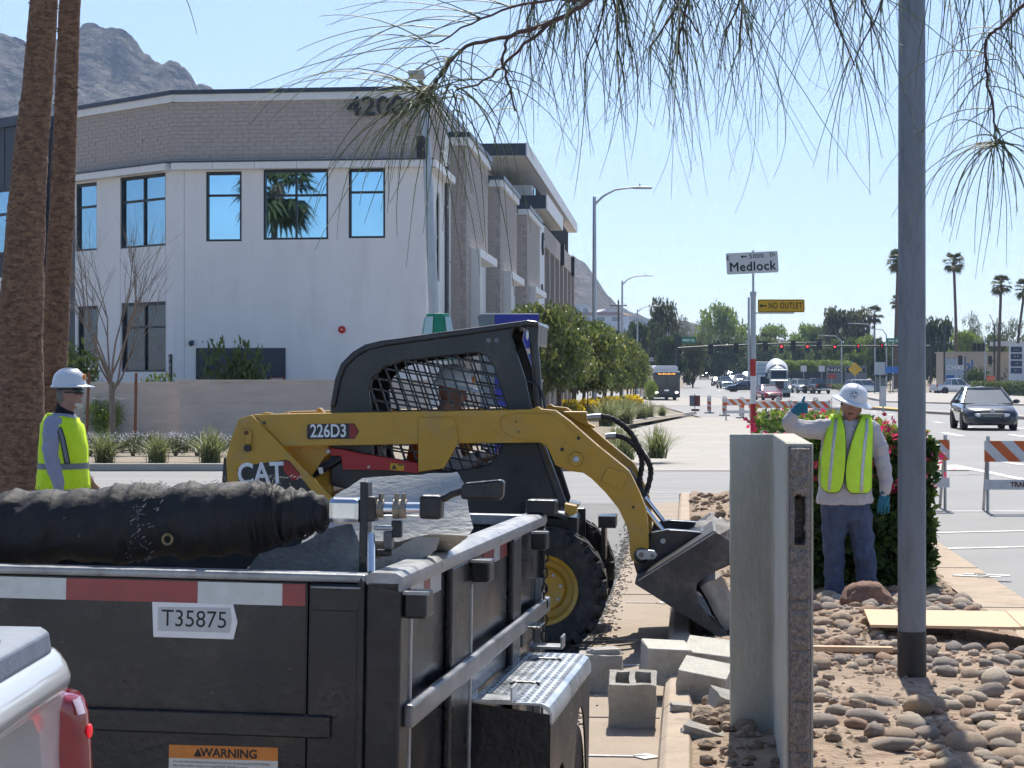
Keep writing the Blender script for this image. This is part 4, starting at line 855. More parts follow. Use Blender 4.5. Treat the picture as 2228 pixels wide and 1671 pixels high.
bk2, M_, w, h = plate(1636, 1737, 647, 675, M_ysign, M_ysign, 'no_outlet_plate', 0, -.05)
T = lambda x, y, z=.003: M_ @ Matrix.Translation((x, y, z))
b = MB(); 
for x0, x1, y0, y1 in ((-w/2+.008, w/2-.008, h/2-.014, h/2-.008), (-w/2+.008, w/2-.008, -h/2+.008, -h/2+.014), (-w/2+.008, -w/2+.014, -h/2+.014, h/2-.014), (w/2-.014, w/2-.008, -h/2+.014, h/2-.014)): b.prism([(x0, y0), (x1, y0), (x1, y1), (x0, y1)], lambda p, o: M_ @ Vector((p[0], p[1], o)), .001, .002)
b.build('border', M_blkm, bk2)
place_text('lettering', 'NO OUTLET', .115, M_blkm, bk2, T(.055, 0), fat=.0016, sx=.66, gap=1.12); arrow(bk2, T, -w / 2 + .075, 0, .055)
b = MB(); b.bx(0, sxx(1715), -.045, -.03, sz(678), sz(675)); b.bx(0, .02, -.05, 0, sz(668), sz(652)); b.build('bracket', M_galv, sp)
# ---- construction barricades and channeliser panels
M_or = mat('barricade orange', (.62, .12, .02), .5, var=.12, vsc=9); M_bw = mat('barricade white', (.62, .62, .62), .5, var=.12, vsc=9)
def stripes(b, w, h, z0, y, n, slope=-1, th=.02, oc=0):
    # diagonal orange/white stripes cut to the rail
    step = w / n
    for i in range(-3, n + 3):
        poly = [(i * step, z0), ((i + 1) * step, z0), ((i + 1) * step + slope * h, z0 + h), (i * step + slope * h, z0 + h)]
        def clip(poly, f, inside):
            out = []
            for k in range(len(poly)):
                a_, c_ = poly[k], poly[(k + 1) % len(poly)]; ia, ic = inside(a_), inside(c_)
                if ia: out.append(a_)
                if ia != ic: t_ = f(a_, c_); out.append((a_[0] + (c_[0] - a_[0]) * t_, a_[1] + (c_[1] - a_[1]) * t_))
            return out
        poly = clip(poly, lambda a_, c_: (0 - a_[0]) / (c_[0] - a_[0]), lambda p: p[0] >= 0)
        if len(poly) > 2: poly = clip(poly, lambda a_, c_: (w - a_[0]) / (c_[0] - a_[0]), lambda p: p[0] <= w)
        if len(poly) > 2: b.m((i + oc) % 2).prism(poly, lambda p, o: Vector((p[0] - w / 2, o, p[1])), y, y - th)
    b.m(0)
def barricade(p, rz, w, label, text=None, ns=9):
    t = thing('barricade', label, 'barricade', p, rz, 'orange and white barricades'); hgt = .99
    b = MB(); stripes(b, w, .27, .66, 0, ns); b.build('striped_rail', [M_or, M_bw], t)
    b = MB(); b.bx(-w / 2, w / 2, -.02, 0, .3, .43); bt_ = b.build('lower_rail', M_bw, t)
    if text: place_text('lettering', text, .085, mat('decal maroon', (.12, .015, .02), .5), bt_, frame(Vector((-w / 2 + .33, -.024, .365)), (1, 0, 0), (0, 0, 1)), bold=.003, align='LEFT')
    for sx in (-1, 1):
        for dy in (-.0, .42):
            b = MB(); x = sx * (w / 2 - .05); b.tube([(x, .02, hgt - .05), (x + .03 * (dy > 0), .02 + dy, 0)], .02, 4, up=(1, 0, 0)); b.build('leg', M_galv, t)
        b = MB(); b.bx(sx * (w / 2 - .05) - .02, sx * (w / 2 - .05) + .02, -.01, .03, .9, hgt); b.build('post_top', M_galv, t)
barricade(G((2144 + 118, 1116)), -.03, 1.42, 'orange and white barricade at the right edge of the picture', 'TRAFFICADE'); barricade(G((1984, 1110)) + Vector((-.03, 0, 0)), .02, 1.05, 'barricade mostly hidden by the flowering hedge and steel pole')
def chan(x, y, label, s=1.0):
    p = G(D(x, y)); t = thing('channeliser_panel', label, 'traffic panel', p, random.uniform(-.12, .12), 'striped channeliser panels across the lane'); w = .22 * s
    b = MB()
    for i in range(5): z0 = .12 + i * .145; b.m(i % 2).prism([(-w / 2, z0), (w / 2, z0 - .08), (w / 2, z0 + .065), (-w / 2, z0 + .145)], lambda q, o: Vector((q[0], o, q[1])), -.012, .012)
    b.m(0); b.build('striped_panel', [M_bw, M_or], t)
    b = MB(); b.prism([(-w / 2, .84), (w / 2, .76), (w / 2, .95), (.06, 1.0), (-.06, 1.0), (-w / 2, .95)], lambda q, o: Vector((q[0], o, q[1])), -.012, .012, [[(-.05, .89), (.05, .89), (.05, .94), (-.05, .94)]]); b.build('handle', M_bw, t)
    b = MB(); b.bx(-.26, .26, -.2, .2, .0, .06); b.build('rubber_base', M_rub, t, bevel=.02)
chan(1532, 893, 'striped channeliser panel, leftmost slim one'); chan(1565, 898, 'striped channeliser panel, second from left'); chan(1602, 904, 'striped channeliser panel just left of the sign pole', 1.1); chan(1681, 900, 'striped channeliser panel right of the sign pole'); chan(1762, 905, 'striped channeliser panel behind the raised thumb', 1.1)
barricade(G(D(1622, 912)) + Vector((0, 4, 0)), .05, 1.3, 'small barricade standing behind the striped sign pole', ns=7); barricade(G(D(1662, 918)), -.08, 1.6, 'wide barricade above the pink flowers, right of the sign pole', ns=9); barricade(G(D(1750, 918)), .05, 1.6, 'wide barricade directly behind the raised thumb', ns=9)
t = thing('folded_sign', 'folded grey and maroon sign on a small stand, left of the panels', 'sign', G(D(1501, 888))); b = MB(); b.bx(-.32, -.02, 0, .04, .3, .95); b.build('grey_half', M_gry, t); b = MB(); b.bx(.02, .32, 0, .04, .3, .95); b.build('maroon_half', mat('maroon', (.2, .05, .05), .6), t); b = MB(); b.bx(-.2, .25, -.2, .2, 0, .12); b.cyl((0, .02, .1), (0, .02, 1.05), .025, n=6); b.build('stand', M_rub, t)
t = thing('sign_back', 'grey back of a low road sign behind the pink flowers', 'sign', G(D(1797, 912))); b = MB(); b.bx(-.7, .7, 0, .03, .3, .62); b.build('panel', M_galv, t); b = MB(); b.cyl((0, .05, 0), (0, .05, 1.0), .02, n=6); b.build('post', M_galv, t)
# ---- traffic signals
M_sig = mat('signal black', (.008, .009, .01), .5); M_redl = mat('red light', (.4, .01, .01), .3, emit=(1, .02, .02), es=6); M_mast = mat('mast green-black', (.02, .03, .03), .5, var=.1); M_sgrn = mat('sign green', (.01, .2, .12), .4, emit=None)
def signal(parent, x, z, lit, sc=1.0):
    b = MB(); b.bx(x - .27 * sc, x + .27 * sc, -.05, .0, z - .7 * sc, z + .45 * sc); sg = b.build('signal_head', M_sig, parent)
    for k in range(3):
        b = MB(); b.lathe([(.13 * sc, 0), (.14 * sc, .2)], frame(Vector((x, -.05, z + (.22 - .33 * k) * sc)), (1, 0, 0), (0, 0, 1)), 10); b.build('visor', M_sig, sg, fix=False)
        b = MB(); b.lathe([(.001, .03), (.12 * sc, .02)], frame(Vector((x, -.055, z + (.22 - .33 * k) * sc)), (1, 0, 0), (0, 0, 1)), 10); b.build('lens', M_redl if (lit and k == 0) else M_glassdark, sg)
def mast(xp, Y, x1, y0, y1, sigs, label, sign=None, lit=False):
    p = Gx(xp * K, Y); t = thing('traffic_signal', label, 'traffic signal', p, 0, 'traffic signal masts'); fx = lambda x: (x - xp) * K / F * Y; fz = lambda y: H + (HY - y * K) / F * Y - p.z
    b = MB(); b.cyl((0, 0, -.1), (0, 0, fz(y0) + (1.6 if sign else .3)), .16, .12, 10); b.build('pole', M_mast, t)
    b = MB(); n = 6; b.tube([(fx(xp + (x1 - xp) * k / n), 0, fz(y0 + (y1 - y0) * (k / n) ** .8)) for k in range(n + 1)], [.15 - .09 * k / n for k in range(n + 1)], 8); b.build('mast_arm', M_mast, t, smooth=60)
    for x, y in sigs: signal(t, fx(x), fz(y), lit)
    if sign:
        x0, x1_, ya, yb = sign; b = MB(); b.bx(fx(x0), fx(x1_), -.1, -.04, fz(yb), fz(ya)); sb = b.build('street_name_sign', M_mast, t)
        q0 = fx(x0) + (fx(x1_) - fx(x0)) * .27; b = MB(); b.bx(q0, fx(x1_) - .04, -.13, -.1, fz(yb) + .06, fz(ya) - .06); b.build('sign_face', M_sgrn, sb)
        place_text('lettering', '44th St.', .42, M_white, sb, frame(Vector(((q0 + fx(x1_)) / 2, -.14, (fz(ya) + fz(yb)) / 2)), (1, 0, 0), (0, 0, 1)), bold=.006, sx=1.1)
    return t, fx, fz
mast(1462, 222, 1780, 753, 739, [(1535, 752), (1590, 750), (1653, 746), (1713, 744), (1770, 742)], 'long dark signal mast reaching from the left pole with backs of signal heads', (1461, 1503, 728, 742))
mast(2010, 262, 1672, 748, 747, [(1688, 752), (1744, 752), (1803, 752), (1854, 751), (1905, 751)], 'signal mast from behind the steel pole with five red lights', None, True)
t = thing('overhead_sign', 'green 44th street sign hanging left of the steel pole', 'sign', Gx(1928 * K, 262)); z_ = hz(736 * K, 262) - t.location.z
b = MB(); b.bx(-.85, 1.2, -.2, -.15, z_ - .33, z_ + .33); o = b.build('panel', M_sgrn, t); place_text('lettering', '44th St.', .45, M_white, o, frame(Vector((.1, -.21, z_)), (1, 0, 0), (0, 0, 1)), bold=.006); b = MB(); b.cyl((0, 0, 0), (0, 0, z_ + .3), .06, n=8); b.build('post', M_galv, t)
for k, (x, y, Y) in enumerate(((2043, 757, 262), (2117, 752, 255), (2105, 758, 250))):
    pass
t = thing('traffic_signal', 'cluster of black signal heads on the slim right-hand mast', 'traffic signal', Gx(2128 * K, 250), 0, 'traffic signal masts'); zt = hz(738 * K, 250) - t.location.z
b = MB(); b.cyl((0, 0, 0), (0, 0, zt + .7), .08, n=8); b.build('pole', M_galv, t)
for x in (-1.35, -.75, -.2): signal(t, x, zt - .6, False, .9)
b = MB(); b.cyl((-1.5, 0, zt + .1), (1.2, 0, zt + .25), .05, n=6); b.build('mast_arm', M_galv, t)
t = thing('traffic_signal', 'pole with two side-mounted signals beside the tan mural wall', 'traffic signal', Gx(2148 * K, 246), 0, 'traffic signal masts'); zt = hz(700 * K, 246) - t.location.z
b = MB(); b.cyl((0, 0, 0), (0, 0, zt), .11, n=8); b.tube([(0, 0, zt - .2), (-.3, 0, zt + .6), (-.6, 0, zt + 1.2)], .05, 6); b.build('pole', M_mast, t); signal(t, -.55, hz(776 * K, 246) - t.location.z, False, .9)
t = thing('traffic_signal', 'dark signal pole left of the mural wall with a side-mounted signal', 'traffic signal', Gx(2040 * K, 250), 0, 'traffic signal masts'); zt = hz(705 * K, 250) - t.location.z
b = MB(); b.cyl((0, 0, 0), (0, 0, zt), .12, n=8); b.build('pole', M_mast, t); signal(t, 2.0, hz(776 * K, 250) - t.location.z, False, 1.0); b = MB(); b.cyl((2.6, 0, 0), (2.6, 0, hz(770 * K, 250) - t.location.z), .08, n=8); b.build('side_post', M_mast, t)
# ---- small far signs, lamps, walls
def simple_sign(x, ytop, Y, w, h, m, label, diamond=False, cat='sign'):
    t = thing('road_sign', label, cat, Gx(x * K, Y)); z = hz(ytop * K, Y) - t.location.z; b = MB(); b.cyl((0, .03, 0), (0, .03, z - .05), .05, n=6); b.build('post', M_galv, t)
    b = MB(); b.box((0, 0, z - h / 2), (w, .03, h), Matrix.Rotation(R(45), 3, 'Y') if diamond else None); b.build('panel', m, t); return t
simple_sign(1847, 787, 235, 1.15, 1.15, M_ysign, 'yellow diamond road sign on a slim pole', True); t = simple_sign(1901, 782, 150, .75, .95, M_galv, 'grey back of a tall double road sign left of the steel pole')
simple_sign(1908, 834, 118, .34, 1.2, M_bw, 'narrow grey-white sign post standing on the median tip'); simple_sign(1736, 790, 300, .9, .9, M_bw, 'small white square sign before the vine-covered wall, left'); simple_sign(1775, 790, 300, .9, .9, M_bw, 'small white square sign before the vine-covered wall, right')
simple_sign(1930, 792, 235, 2.0, .75, mat('sign blue', (.03, .15, .45), .5), 'blue sign beside the bus shelter left of the steel pole')
t = thing('store_sign', 'white store sign on dark board behind the street trees', 'sign', Gx(1420 * K, 300)); z = hz(772 * K, 300) - t.location.z; b = MB(); b.bx(-1.35, 1.35, -.1, .1, 0, z - .3); b.build('board', M_slate, t); b = MB(); b.bx(-1.3, 1.3, -.15, -.1, z - .6, z); o = b.build('face', M_wsign, t); place_text('lettering', 'O Fine Foods', .42, M_slate, o, frame(Vector((0, -.16, z - .3)), (1, 0, 0), (0, 0, 1)), bold=.004)
for x, yt, Y, arm, lab in ((1818, 726, 300, -3.0, 'far grey street lamp arching left above the red signals'), (1890, 700, 290, -3.5, 'tall grey lamp pole left of the steel pole'), (1915, 712, 300, -2.0, 'far lamp arm just left of the steel pole')):
    p = Gx(x * K, Y); t = thing('street_lamp', lab, 'street lamp', p, 0, 'far street lamps'); h = hz(yt * K, Y) - p.z; b = MB(); b.tube([(0, 0, 0), (0, 0, h * .8), (0, 0, h * .9), (arm * .3, 0, h), (arm, 0, h + .1)], [.12, .1, .09, .07, .05], 7); b.build('pole', M_galv, t, smooth=60); b = MB(); b.box((arm, 0, h + .1), (.9, .3, .12)); b.build('lamp_head', M_galv, t)
for x, yt, Y, lab in ((1336, 648, 260, 'slim dark utility pole left of the second street lamp'), (1461, 690, 290, 'dark utility pole behind the left signal pole')):
    p = Gx(x * K, Y); t = thing('utility_pole', lab, 'pole', p, 0, 'utility poles'); h = hz(yt * K, Y) - p.z; b = MB(); b.cyl((0, 0, 0), (0, 0, h), .16, .11, 8); b.build('pole', M_bark, t); b = MB(); b.bx(-1.1, 1.1, -.06, .06, h - .8, h - .65); b.build('cross_arm', M_bark, t)
    for k in (-.9, 0, .9): b = MB(); b.cyl((k, 0, h - .65), (k, 0, h - .45), .05, n=6); b.build('insulator', M_white, t)
# vine-covered wall, park signs, garden walls
shrub_mesh('vine', 2600, .12, .08, L_br, 8); 
for i in range(7): shrub('vine', Gx((1692 + i * 22) * K, 318, .0) + Vector((0, 0, 2.3)), 2.2, 2.0, 'bright vine mound, %s from left on the long dark wall' % ['first', 'second', 'third', 'fourth', 'fifth', 'sixth', 'seventh'][i], 'vine', 'vines on the dark wall', 'vine')
t = thing('garden_wall', 'long dark wall beneath the bright vines beyond the junction', 'wall', Gx(1760 * K, 322)); b = MB(); b.bx(-7, 7, 0, .4, -.5, 3.4); b.build('wall', M_slate, t); b = MB(); b.bx(-7.1, 7.1, -.1, .5, 3.4, 3.6); b.build('cap', M_slate, t)
for x0, x1, lab in ((1786, 1818, 'grey park sign wall, left one of two'), (1826, 1872, 'grey park sign wall, right one of two')):
    t = thing('sign_wall', lab, 'sign wall', Gx((x0 + x1) / 2 * K, 290)); w = (x1 - x0) * K / F * 290; z = hz(790 * K, 290) - t.location.z; b = MB(); b.bx(-w / 2, w / 2, 0, .4, -.3, z); b.build('wall', M_gry, t); b = MB(); b.bx(-w / 2 + .2, w / 2 - .2, -.06, 0, z - 1.0, z - .3); o = b.build('name_band', M_blkm, t); place_text('lettering', 'PARK', .7, M_white, o, frame(Vector((0, -.08, z - .65)), (1, 0, 0), (0, 0, 1)), sx=1.2)
t = simple_sign(1797, 808, 285, 1.2, .7, mat('sign red', (.35, .04, .04), .5), 'small red sign before the left park sign wall')
# tan building with mural, price sign, bank sign
t = thing('mural_building', 'low tan building with butterfly mural behind the white pickup', 'building', Gx(2105 * K, 275)); sc_ = F / 275; w = 165 * K / sc_; z = hz(762 * K, 275) - t.location.z
M_tan = mat('tan stucco', (.5, .42, .32), .9, var=.06, vsc=.6)
b = MB(); b.bx(-w * .38, w * .62, 0, 6, -.5, z); b.build('wall', M_tan, t)
b = MB(); b.bx(-w * .4, w * .64, -.1, 6.1, z, z + .15); b.build('coping', M_tan, t)
b = MB(); b.bx(w * .2, w * .7, -6, 0, z + .9, z + 1.5); b.build('canopy_roof', M_soff, t)
for k, (u, v_) in enumerate(((-.3, .8), (-.22, .55), (-.08, .6), (.02, .45), (.22, .75), (.3, .8), (.45, .5), (.38, .35), (-.3, .3), (.12, .55), (.5, .75))):
    c = Vector((u * w, -.03, v_ * z)); b = MB(); s2 = .5
    for sg in (-1, 1):
        b.prism([(0, 0), (sg * .9 * s2, .9 * s2), (sg * 1.3 * s2, .5 * s2), (sg * .7 * s2, 0), (sg * .9 * s2, -.5 * s2), (sg * .4 * s2, -.6 * s2)], lambda p, o: Vector((c.x + p[0] * math.cos(k) - p[1] * math.sin(k), o, c.z + p[0] * math.sin(k) + p[1] * math.cos(k))), -.03, 0)
    b.build('mural_motif', [mat('mural %d' % k, [(.3, .25, .2), (.2, .16, .12), (.38, .3, .25)][k % 3], .9)][0], t)
b = MB(); 
t2 = thing('bank_sign', 'blue and white bank lettering panel left of the mural', 'sign', Gx(2060 * K, 268)); b = MB(); zz = hz(775 * K, 268) - t2.location.z; b.bx(-1.1, 1.7, 0, .15, zz - 3.2, zz); o = b.build('panel', mat('panel pale blue', (.35, .42, .5), .6), t2); place_text('lettering', 'CHAS', .85, M_white, o, frame(Vector((.2, -.03, zz - 1.2)), (1, 0, 0), (0, 0, 1)), bold=.01, sx=1.1)
b = MB(); b.bx(-1.0, .1, -.02, 0, zz - 2.9, zz - 2.2); b.build('blue_strip', mat('bank blue', (.02, .12, .4), .5), o)
t2 = thing('wall_figures', 'big blue numerals painted right of the bank sign', 'sign', Gx(2092 * K, 270)); o = place_text('lettering', 'bl', 2.0, MATS['bank blue'], t2, frame(Vector((0, 0, hz(790 * K, 270) - t2.location.z)), (1, 0, 0), (0, 0, 1)), ext=.03, bold=.04)
t2 = thing('price_sign', 'tall white fuel price sign with dark number panels at the right edge', 'sign', Gx(2200 * K, 232)); zt = hz(742 * K, 232) - t2.location.z; b = MB(); b.bx(-1.0, 3, 0, .5, -.2, zt); b.build('pylon', M_wsign, t2)
for k in range(4): b = MB(); z = zt - .7 - k * .82; b.bx(-.9, .4, -.05, 0, z - .33, z + .33); o = b.build('price_panel', mat('price navy', (.02, .03, .08), .4), t2); place_text('lettering', ['CASH', '4.59', '4.79', '4.99'][k] if False else ['- - -', '= =', '- =', '= -'][k], .4, M_white, o, frame(Vector((-.25, -.07, z)), (1, 0, 0), (0, 0, 1)))
b = MB(); b.bx(.75, 1.3, -.05, 0, .3, zt - .5); b.build('side_panel', MATS['price navy'], t2)
simple_sign(2140, 812, 240, 1.0, 1.0, mat('sign orange', (.6, .12, .06), .5), 'orange-red work sign beside the white pickup')
t = thing('hedge_row', 'clipped dark green hedge at the right edge behind the grey sedan', 'hedge', Gx(2170 * K, 215)); C = np.stack([RNG.uniform(-3.6, 5.5, 5200), RNG.uniform(-.9, .9, 5200), RNG.uniform(0, 2.0, 5200) ** .8], 1); link('foliage', quads('foliage', leaves(C, .22, .16), L_md), t)
t = thing('round_bush', 'dark rounded bush behind the white pickup cab', 'shrub', Gx(2105 * K, 252)); o = link('foliage', SH['round'], t); o.scale = (2.7, 2.2, 3.4)
for i, (x, Y) in enumerate(((1830, 270), (1852, 268), (1875, 265), (1810, 275), (1790, 280))): shrub('mid', Gx(x * K, Y, .1), 1.7, .95, 'low grey-green shrub, %s along the far right pavement' % ['middle', 'fourth', 'fifth', 'second', 'first'][i], grp='low shrubs on the far pavement')
t = thing('bus_shelter', 'small dark bus shelter left of the steel pole', 'shelter', Gx(1925 * K, 228)); b = MB(); b.bx(-2, 2.2, -.8, .8, 2.3, 2.45); b.build('roof', M_slate, t)
for x in (-1.8, 0, 1.9): b = MB(); b.cyl((x, .6, 0), (x, .6, 2.3), .06, n=6); b.build('post', M_slate, t)
b = MB(); b.bx(-1.7, -.5, .6, .64, .4, 2.1); b.build('poster_panel', M_gry, t); b = MB(); b.bx(-.3, 1.7, .1, .5, .4, .5); b.build('bench', M_slate, t)
for i, (x, y, Y, w, hh) in enumerate(((1298, 672, 1130, 30, 6), (1270, 690, 1080, 16, 6), (1318, 655, 1190, 16, 6), (1402, 684, 1250, 26, 7), (1242, 660, 1200, 18, 6), (1355, 664, 1220, 14, 5), (1372, 690, 1150, 20, 6))):
    X = (x * K - CX) / F * Y; z = mtn(X, Y); t = thing('hillside_house', 'pale hillside house, %s on the slope' % ['with red-brown roof, largest', 'lowest left one', 'boxy one near the ridge', 'flat white one above the third lamp', 'one beside the office edge', 'small one right of the second lamp', 'lowest one above the dark trees'][i], 'house', (X, Y, z - 3), .3 * (i % 3 - 1), 'houses on the mountain slope')
    b = MB(); b.bx(-w / 2, w / 2, -6, 6, 0, hh + 3); b.build('wall', M_trim, t); b = MB(); b.prism([(-w / 2 - 1.2, hh + 3), (w / 2 + 1.2, hh + 3), (w / 2 - 3, hh + 4.8), (-w / 2 + 3, hh + 4.8)], lambda p, o: Vector((p[0], o, p[1])), -7, 7); b.build('roof', mat('roof brown', (.3, .16, .11), .9) if i == 0 else M_soff, t)
    for k in range(3): b = MB(); xx = -w / 2 + w * (k + .6) / 3.4; b.bx(xx, xx + w * .16, -6.1, -6, hh * .45 + 3, hh * .85 + 3); b.build('window', M_wind, t)
# ---------------------------------------------------------------- vehicles
M_paint = mat('car paint', (.5, .5, .5), .22, .25, var=.03, coat=1.0)
t = M_paint.node_tree; oi = t.nodes.new('ShaderNodeObjectInfo'); t.links.new(oi.outputs['Color'], [n for n in t.nodes if n.type == 'MIX'][0].inputs[6])
M_cgl = mat('car glass', (.09, .12, .14), .11, var=.1, spec=1.0); M_lens = mat('headlamp', (.8, .82, .85), .1, .3, var=.05, coat=1); M_tail = mat('tail lamp', (.45, .01, .01), .2, var=.1, coat=1); M_rim = mat('alloy rim', (.5, .5, .52), .3, .9, var=.1)
def half_ring(y, zb, zt, w, crown=.02):
    r = [(0, zb), (w * .8, zb), (w * .96, zb + .1), (w, zb + (zt - zb) * .5), (w * .97, zt - .12), (w * .86, zt - .01), (w * .4, zt + crown)]
    return [Vector((x, y, z)) for x, z in r] + [Vector((0, y, zt + crown * 1.2))] + [Vector((-x, y, z)) for x, z in reversed(r[1:])]
def wheel(t, x, y, r, w, name='wheel'):
    o = thing(name, '', ''); del o['label'], o['category']; o.parent = t; o.location = (x, y, r); sg = 1 if x > 0 else -1
    Mx = Matrix.Rotation(R(90), 4, 'Y')
    b = MB(); b.lathe([(r * .62, -w / 2), (r * .93, -w / 2), (r, -w * .38), (r, w * .38), (r * .93, w / 2), (r * .62, w / 2)], Mx, 22); b.build('tyre', M_rub, o, smooth=40)
    b = MB(); b.lathe([(.02, sg * w * .3), (r * .2, sg * w * .32), (r * .3, sg * w * .22), (r * .56, sg * w * .3), (r * .63, sg * w * .46), (r * .63, -sg * w * .4)], Mx, 14); b.build('rim', M_rim, o, smooth=30)
def make_car(kind):
    root = thing(kind, 'x', 'car')
    if kind == 'sedan': st = [(-2.44, .34, .5, .56), (-2.4, .22, .62, .8), (-2.28, .18, .7, .9), (-1.8, .18, .82, .93), (-1.0, .18, .94, .935), (0, .2, .97, .925), (1.2, .2, .99, .92), (1.9, .22, 1.03, .9), (2.3, .28, 1.02, .82), (2.42, .42, .92, .66)]; gb = (-1.2, 1.95, .86, .93); gt = (-.2, .95, .6, 1.45); wy, wr = (-1.42, 1.4), .33
    elif kind == 'suv': st = [(-2.35, .42, .7, .66), (-2.3, .3, .85, .82), (-2.1, .26, .95, .92), (-1.5, .26, 1.05, .95), (-.9, .26, 1.1, .955), (0, .26, 1.12, .955), (1.6, .26, 1.14, .95), (2.25, .32, 1.14, .9), (2.35, .5, 1.0, .8)]; gb = (-1.1, 2.3, .86, 1.1); gt = (-.4, 2.05, .66, 1.72); wy, wr = (-1.45, 1.4), .37
    else: st = [(-2.85, .5, .8, .72), (-2.8, .36, 1.0, .9), (-2.5, .32, 1.08, .98), (-1.4, .32, 1.14, 1.0), (0, .32, 1.16, 1.0), (1.0, .32, 1.18, 1.0), (2.7, .38, 1.18, 1.0), (2.85, .5, 1.16, .97)]; gb = (-1.3, .9, .9, 1.14); gt = (-.55, .75, .7, 1.85); wy, wr = (-1.85, 1.8), .4
    b = MB(); b.loft([half_ring(*s) for s in st]); b.build('body', M_paint, root, smooth=38)
    y0, y1, w0, z0 = gb; a0, a1, w1, z1 = gt
    lo = [Vector((-w0, y0, z0)), Vector((w0, y0, z0)), Vector((w0, y1, z0)), Vector((-w0, y1, z0))]; hi = [Vector((-w1, a0, z1)), Vector((w1, a0, z1)), Vector((w1, a1, z1)), Vector((-w1, a1, z1))]
    nm = ('windscreen', 'side_window', 'rear_window', 'side_window')
    for k in range(4):
        q = [lo[k], lo[(k + 1) % 4], hi[(k + 1) % 4], hi[k]]; c = sum(q, Vector()) / 4; n_ = (q[1] - q[0]).cross(q[3] - q[0]).normalized() * .02
        b = MB(); b.add([p for p in q] + [p - n_ for p in q], [(0, 1, 2, 3), (7, 6, 5, 4), (0, 4, 5, 1), (1, 5, 6, 2), (2, 6, 7, 3), (3, 7, 4, 0)]); b.build(nm[k], M_cgl, root)
        b = MB(); b.tube([lo[k], lo[k].lerp(hi[k], .5) + Vector((0, 0, .02)), hi[k]], .045, 6); b.build('pillar', M_paint, root)
    for sx in (-1, 1): b = MB(); b.tube([Vector((sx * (w0 + .0), (y0 + y1) / 2 + .1, z0)), Vector((sx * w1, (a0 + a1) / 2 + .1, z1))], .04, 5); b.build('pillar', M_paint, root)
    b = MB(); b.loft([[Vector((x * w1, a0 - .06 + (a1 - a0 + .12) * f, z1 - .02 + e)) for x, e in ((-1.03, 0), (-.95, .03), (0, .06 + .02 * math.sin(f * 3.1)), (.95, .03), (1.03, 0), (0, -.03))] for f in (0, .1, .5, .9, 1)]); b.build('roof', M_paint, root, smooth=50)
    for sx in (-1, 1):
        for y in wy: wheel(root, sx * (st[4][3] - .1), y, wr, .22)
        for y in wy: b = MB(); b.lathe([(.02, 0), (wr * 1.16, 0), (wr * 1.16, -sx * .18)], Matrix.Translation((sx * (st[4][3] + .003), y, wr + .01)) @ Matrix.Rotation(R(90), 4, 'Y'), 18); b.build('wheel_arch', M_dark, root)
        zf = st[1][2] - .07; b = MB(); b.box((sx * st[1][3] * .74, st[1][0] + .04, zf), (.46, .1, .11), Matrix.Rotation(sx * .5, 3, 'Z') @ Matrix.Rotation(-sx * .12, 3, 'Y')); b.build('headlight', M_lens, root, bevel=.04)
        b = MB(); b.box((sx * st[-2][3] * .86, st[-1][0] - .05, st[-2][2] - .14), (.3, .12, .17 if kind == 'sedan' else .3)); b.build('tail_light', M_tail, root, bevel=.03)
        b = MB(); b.ell((sx * (w0 + .17), y0 + .3, z0 + .06), (.13, .07, .08), 8, 6); b.build('mirror', M_paint, root)
        b = MB(); b.box((sx * (st[4][3] + .004), .25, z0 - .16), (.02, .18, .03)); b.build('door_handle', M_rim, root)
    yf = st[0][0]; b = MB(); b.prism([(-.3, .46), (.3, .46), (.44, .58), (.36, .61), (-.36, .61), (-.44, .58)] if kind == 'sedan' else [(-.55, .6), (.55, .6), (.6, .9), (-.6, .9)], lambda p, o: Vector((p[0], o, p[1])), yf - .03, yf + .1); gr = b.build('grille', M_dark, root, bevel=.02)
    for k in range(3): b = MB(); z_ = (.485 if kind == 'sedan' else .68) + k * .045; b.bx(-.3 - .05 * k, .3 + .05 * k, yf - .045, yf - .03, z_, z_ + (.006 if k < 2 else .016)); b.build('grille_bar', M_chrome, gr)
    b = MB(); b.bx(-.55, .55, yf - .01, yf + .12, .3, .42); b.build('lower_intake', M_dark, root, bevel=.02)
    b = MB(); b.bx(-.27, .27, st[-1][0], st[-1][0] + .02, .62, .77); b.build('licence_plate', M_white, root)
    if kind == 'pickup':
        b = MB(); b.bx(-.86, .86, 1.05, 2.75, 1.1, 1.2); b.build('bed_cover', M_dark, root); b = MB(); b.bx(-.95, .95, 2.86, 2.98, .45, .62); b.build('rear_bumper', M_chrome, root, bevel=.03)
        b = MB(); b.bx(-.78, .78, 2.84, 2.87, .68, 1.12); b.build('tailgate', M_paint, root)
    return root
PROTO = {k: make_car(k) for k in ('sedan', 'suv', 'pickup')}; used = set()
def car(kind, x, Y, rz, col, label, s=1.0, py=None):
    p = Gx(x * K, Y, .005)
    o = PROTO[kind] if kind not in used else copy_tree(PROTO[kind]); used.add(kind)
    o.location = p; o.rotation_euler = (0, 0, rz); o['label'] = label; o['group'] = 'vehicles on the main road'; o['category'] = {'sedan': 'car', 'suv': 'suv', 'pickup': 'pickup'}[kind]
    for c in o.children:
        c.color = (*col, 1)
    return o
WH, SI, DK, BK, RD, BL = (.75, .75, .75), (.45, .46, .48), (.08, .085, .1), (.012, .012, .014), (.35, .02, .02), (.08, .16, .32)
sed = car('sedan', 2123, 70.5, -.1, (.06, .058, .062), 'dark grey sedan with headlights on, nearest car in the right lanes')
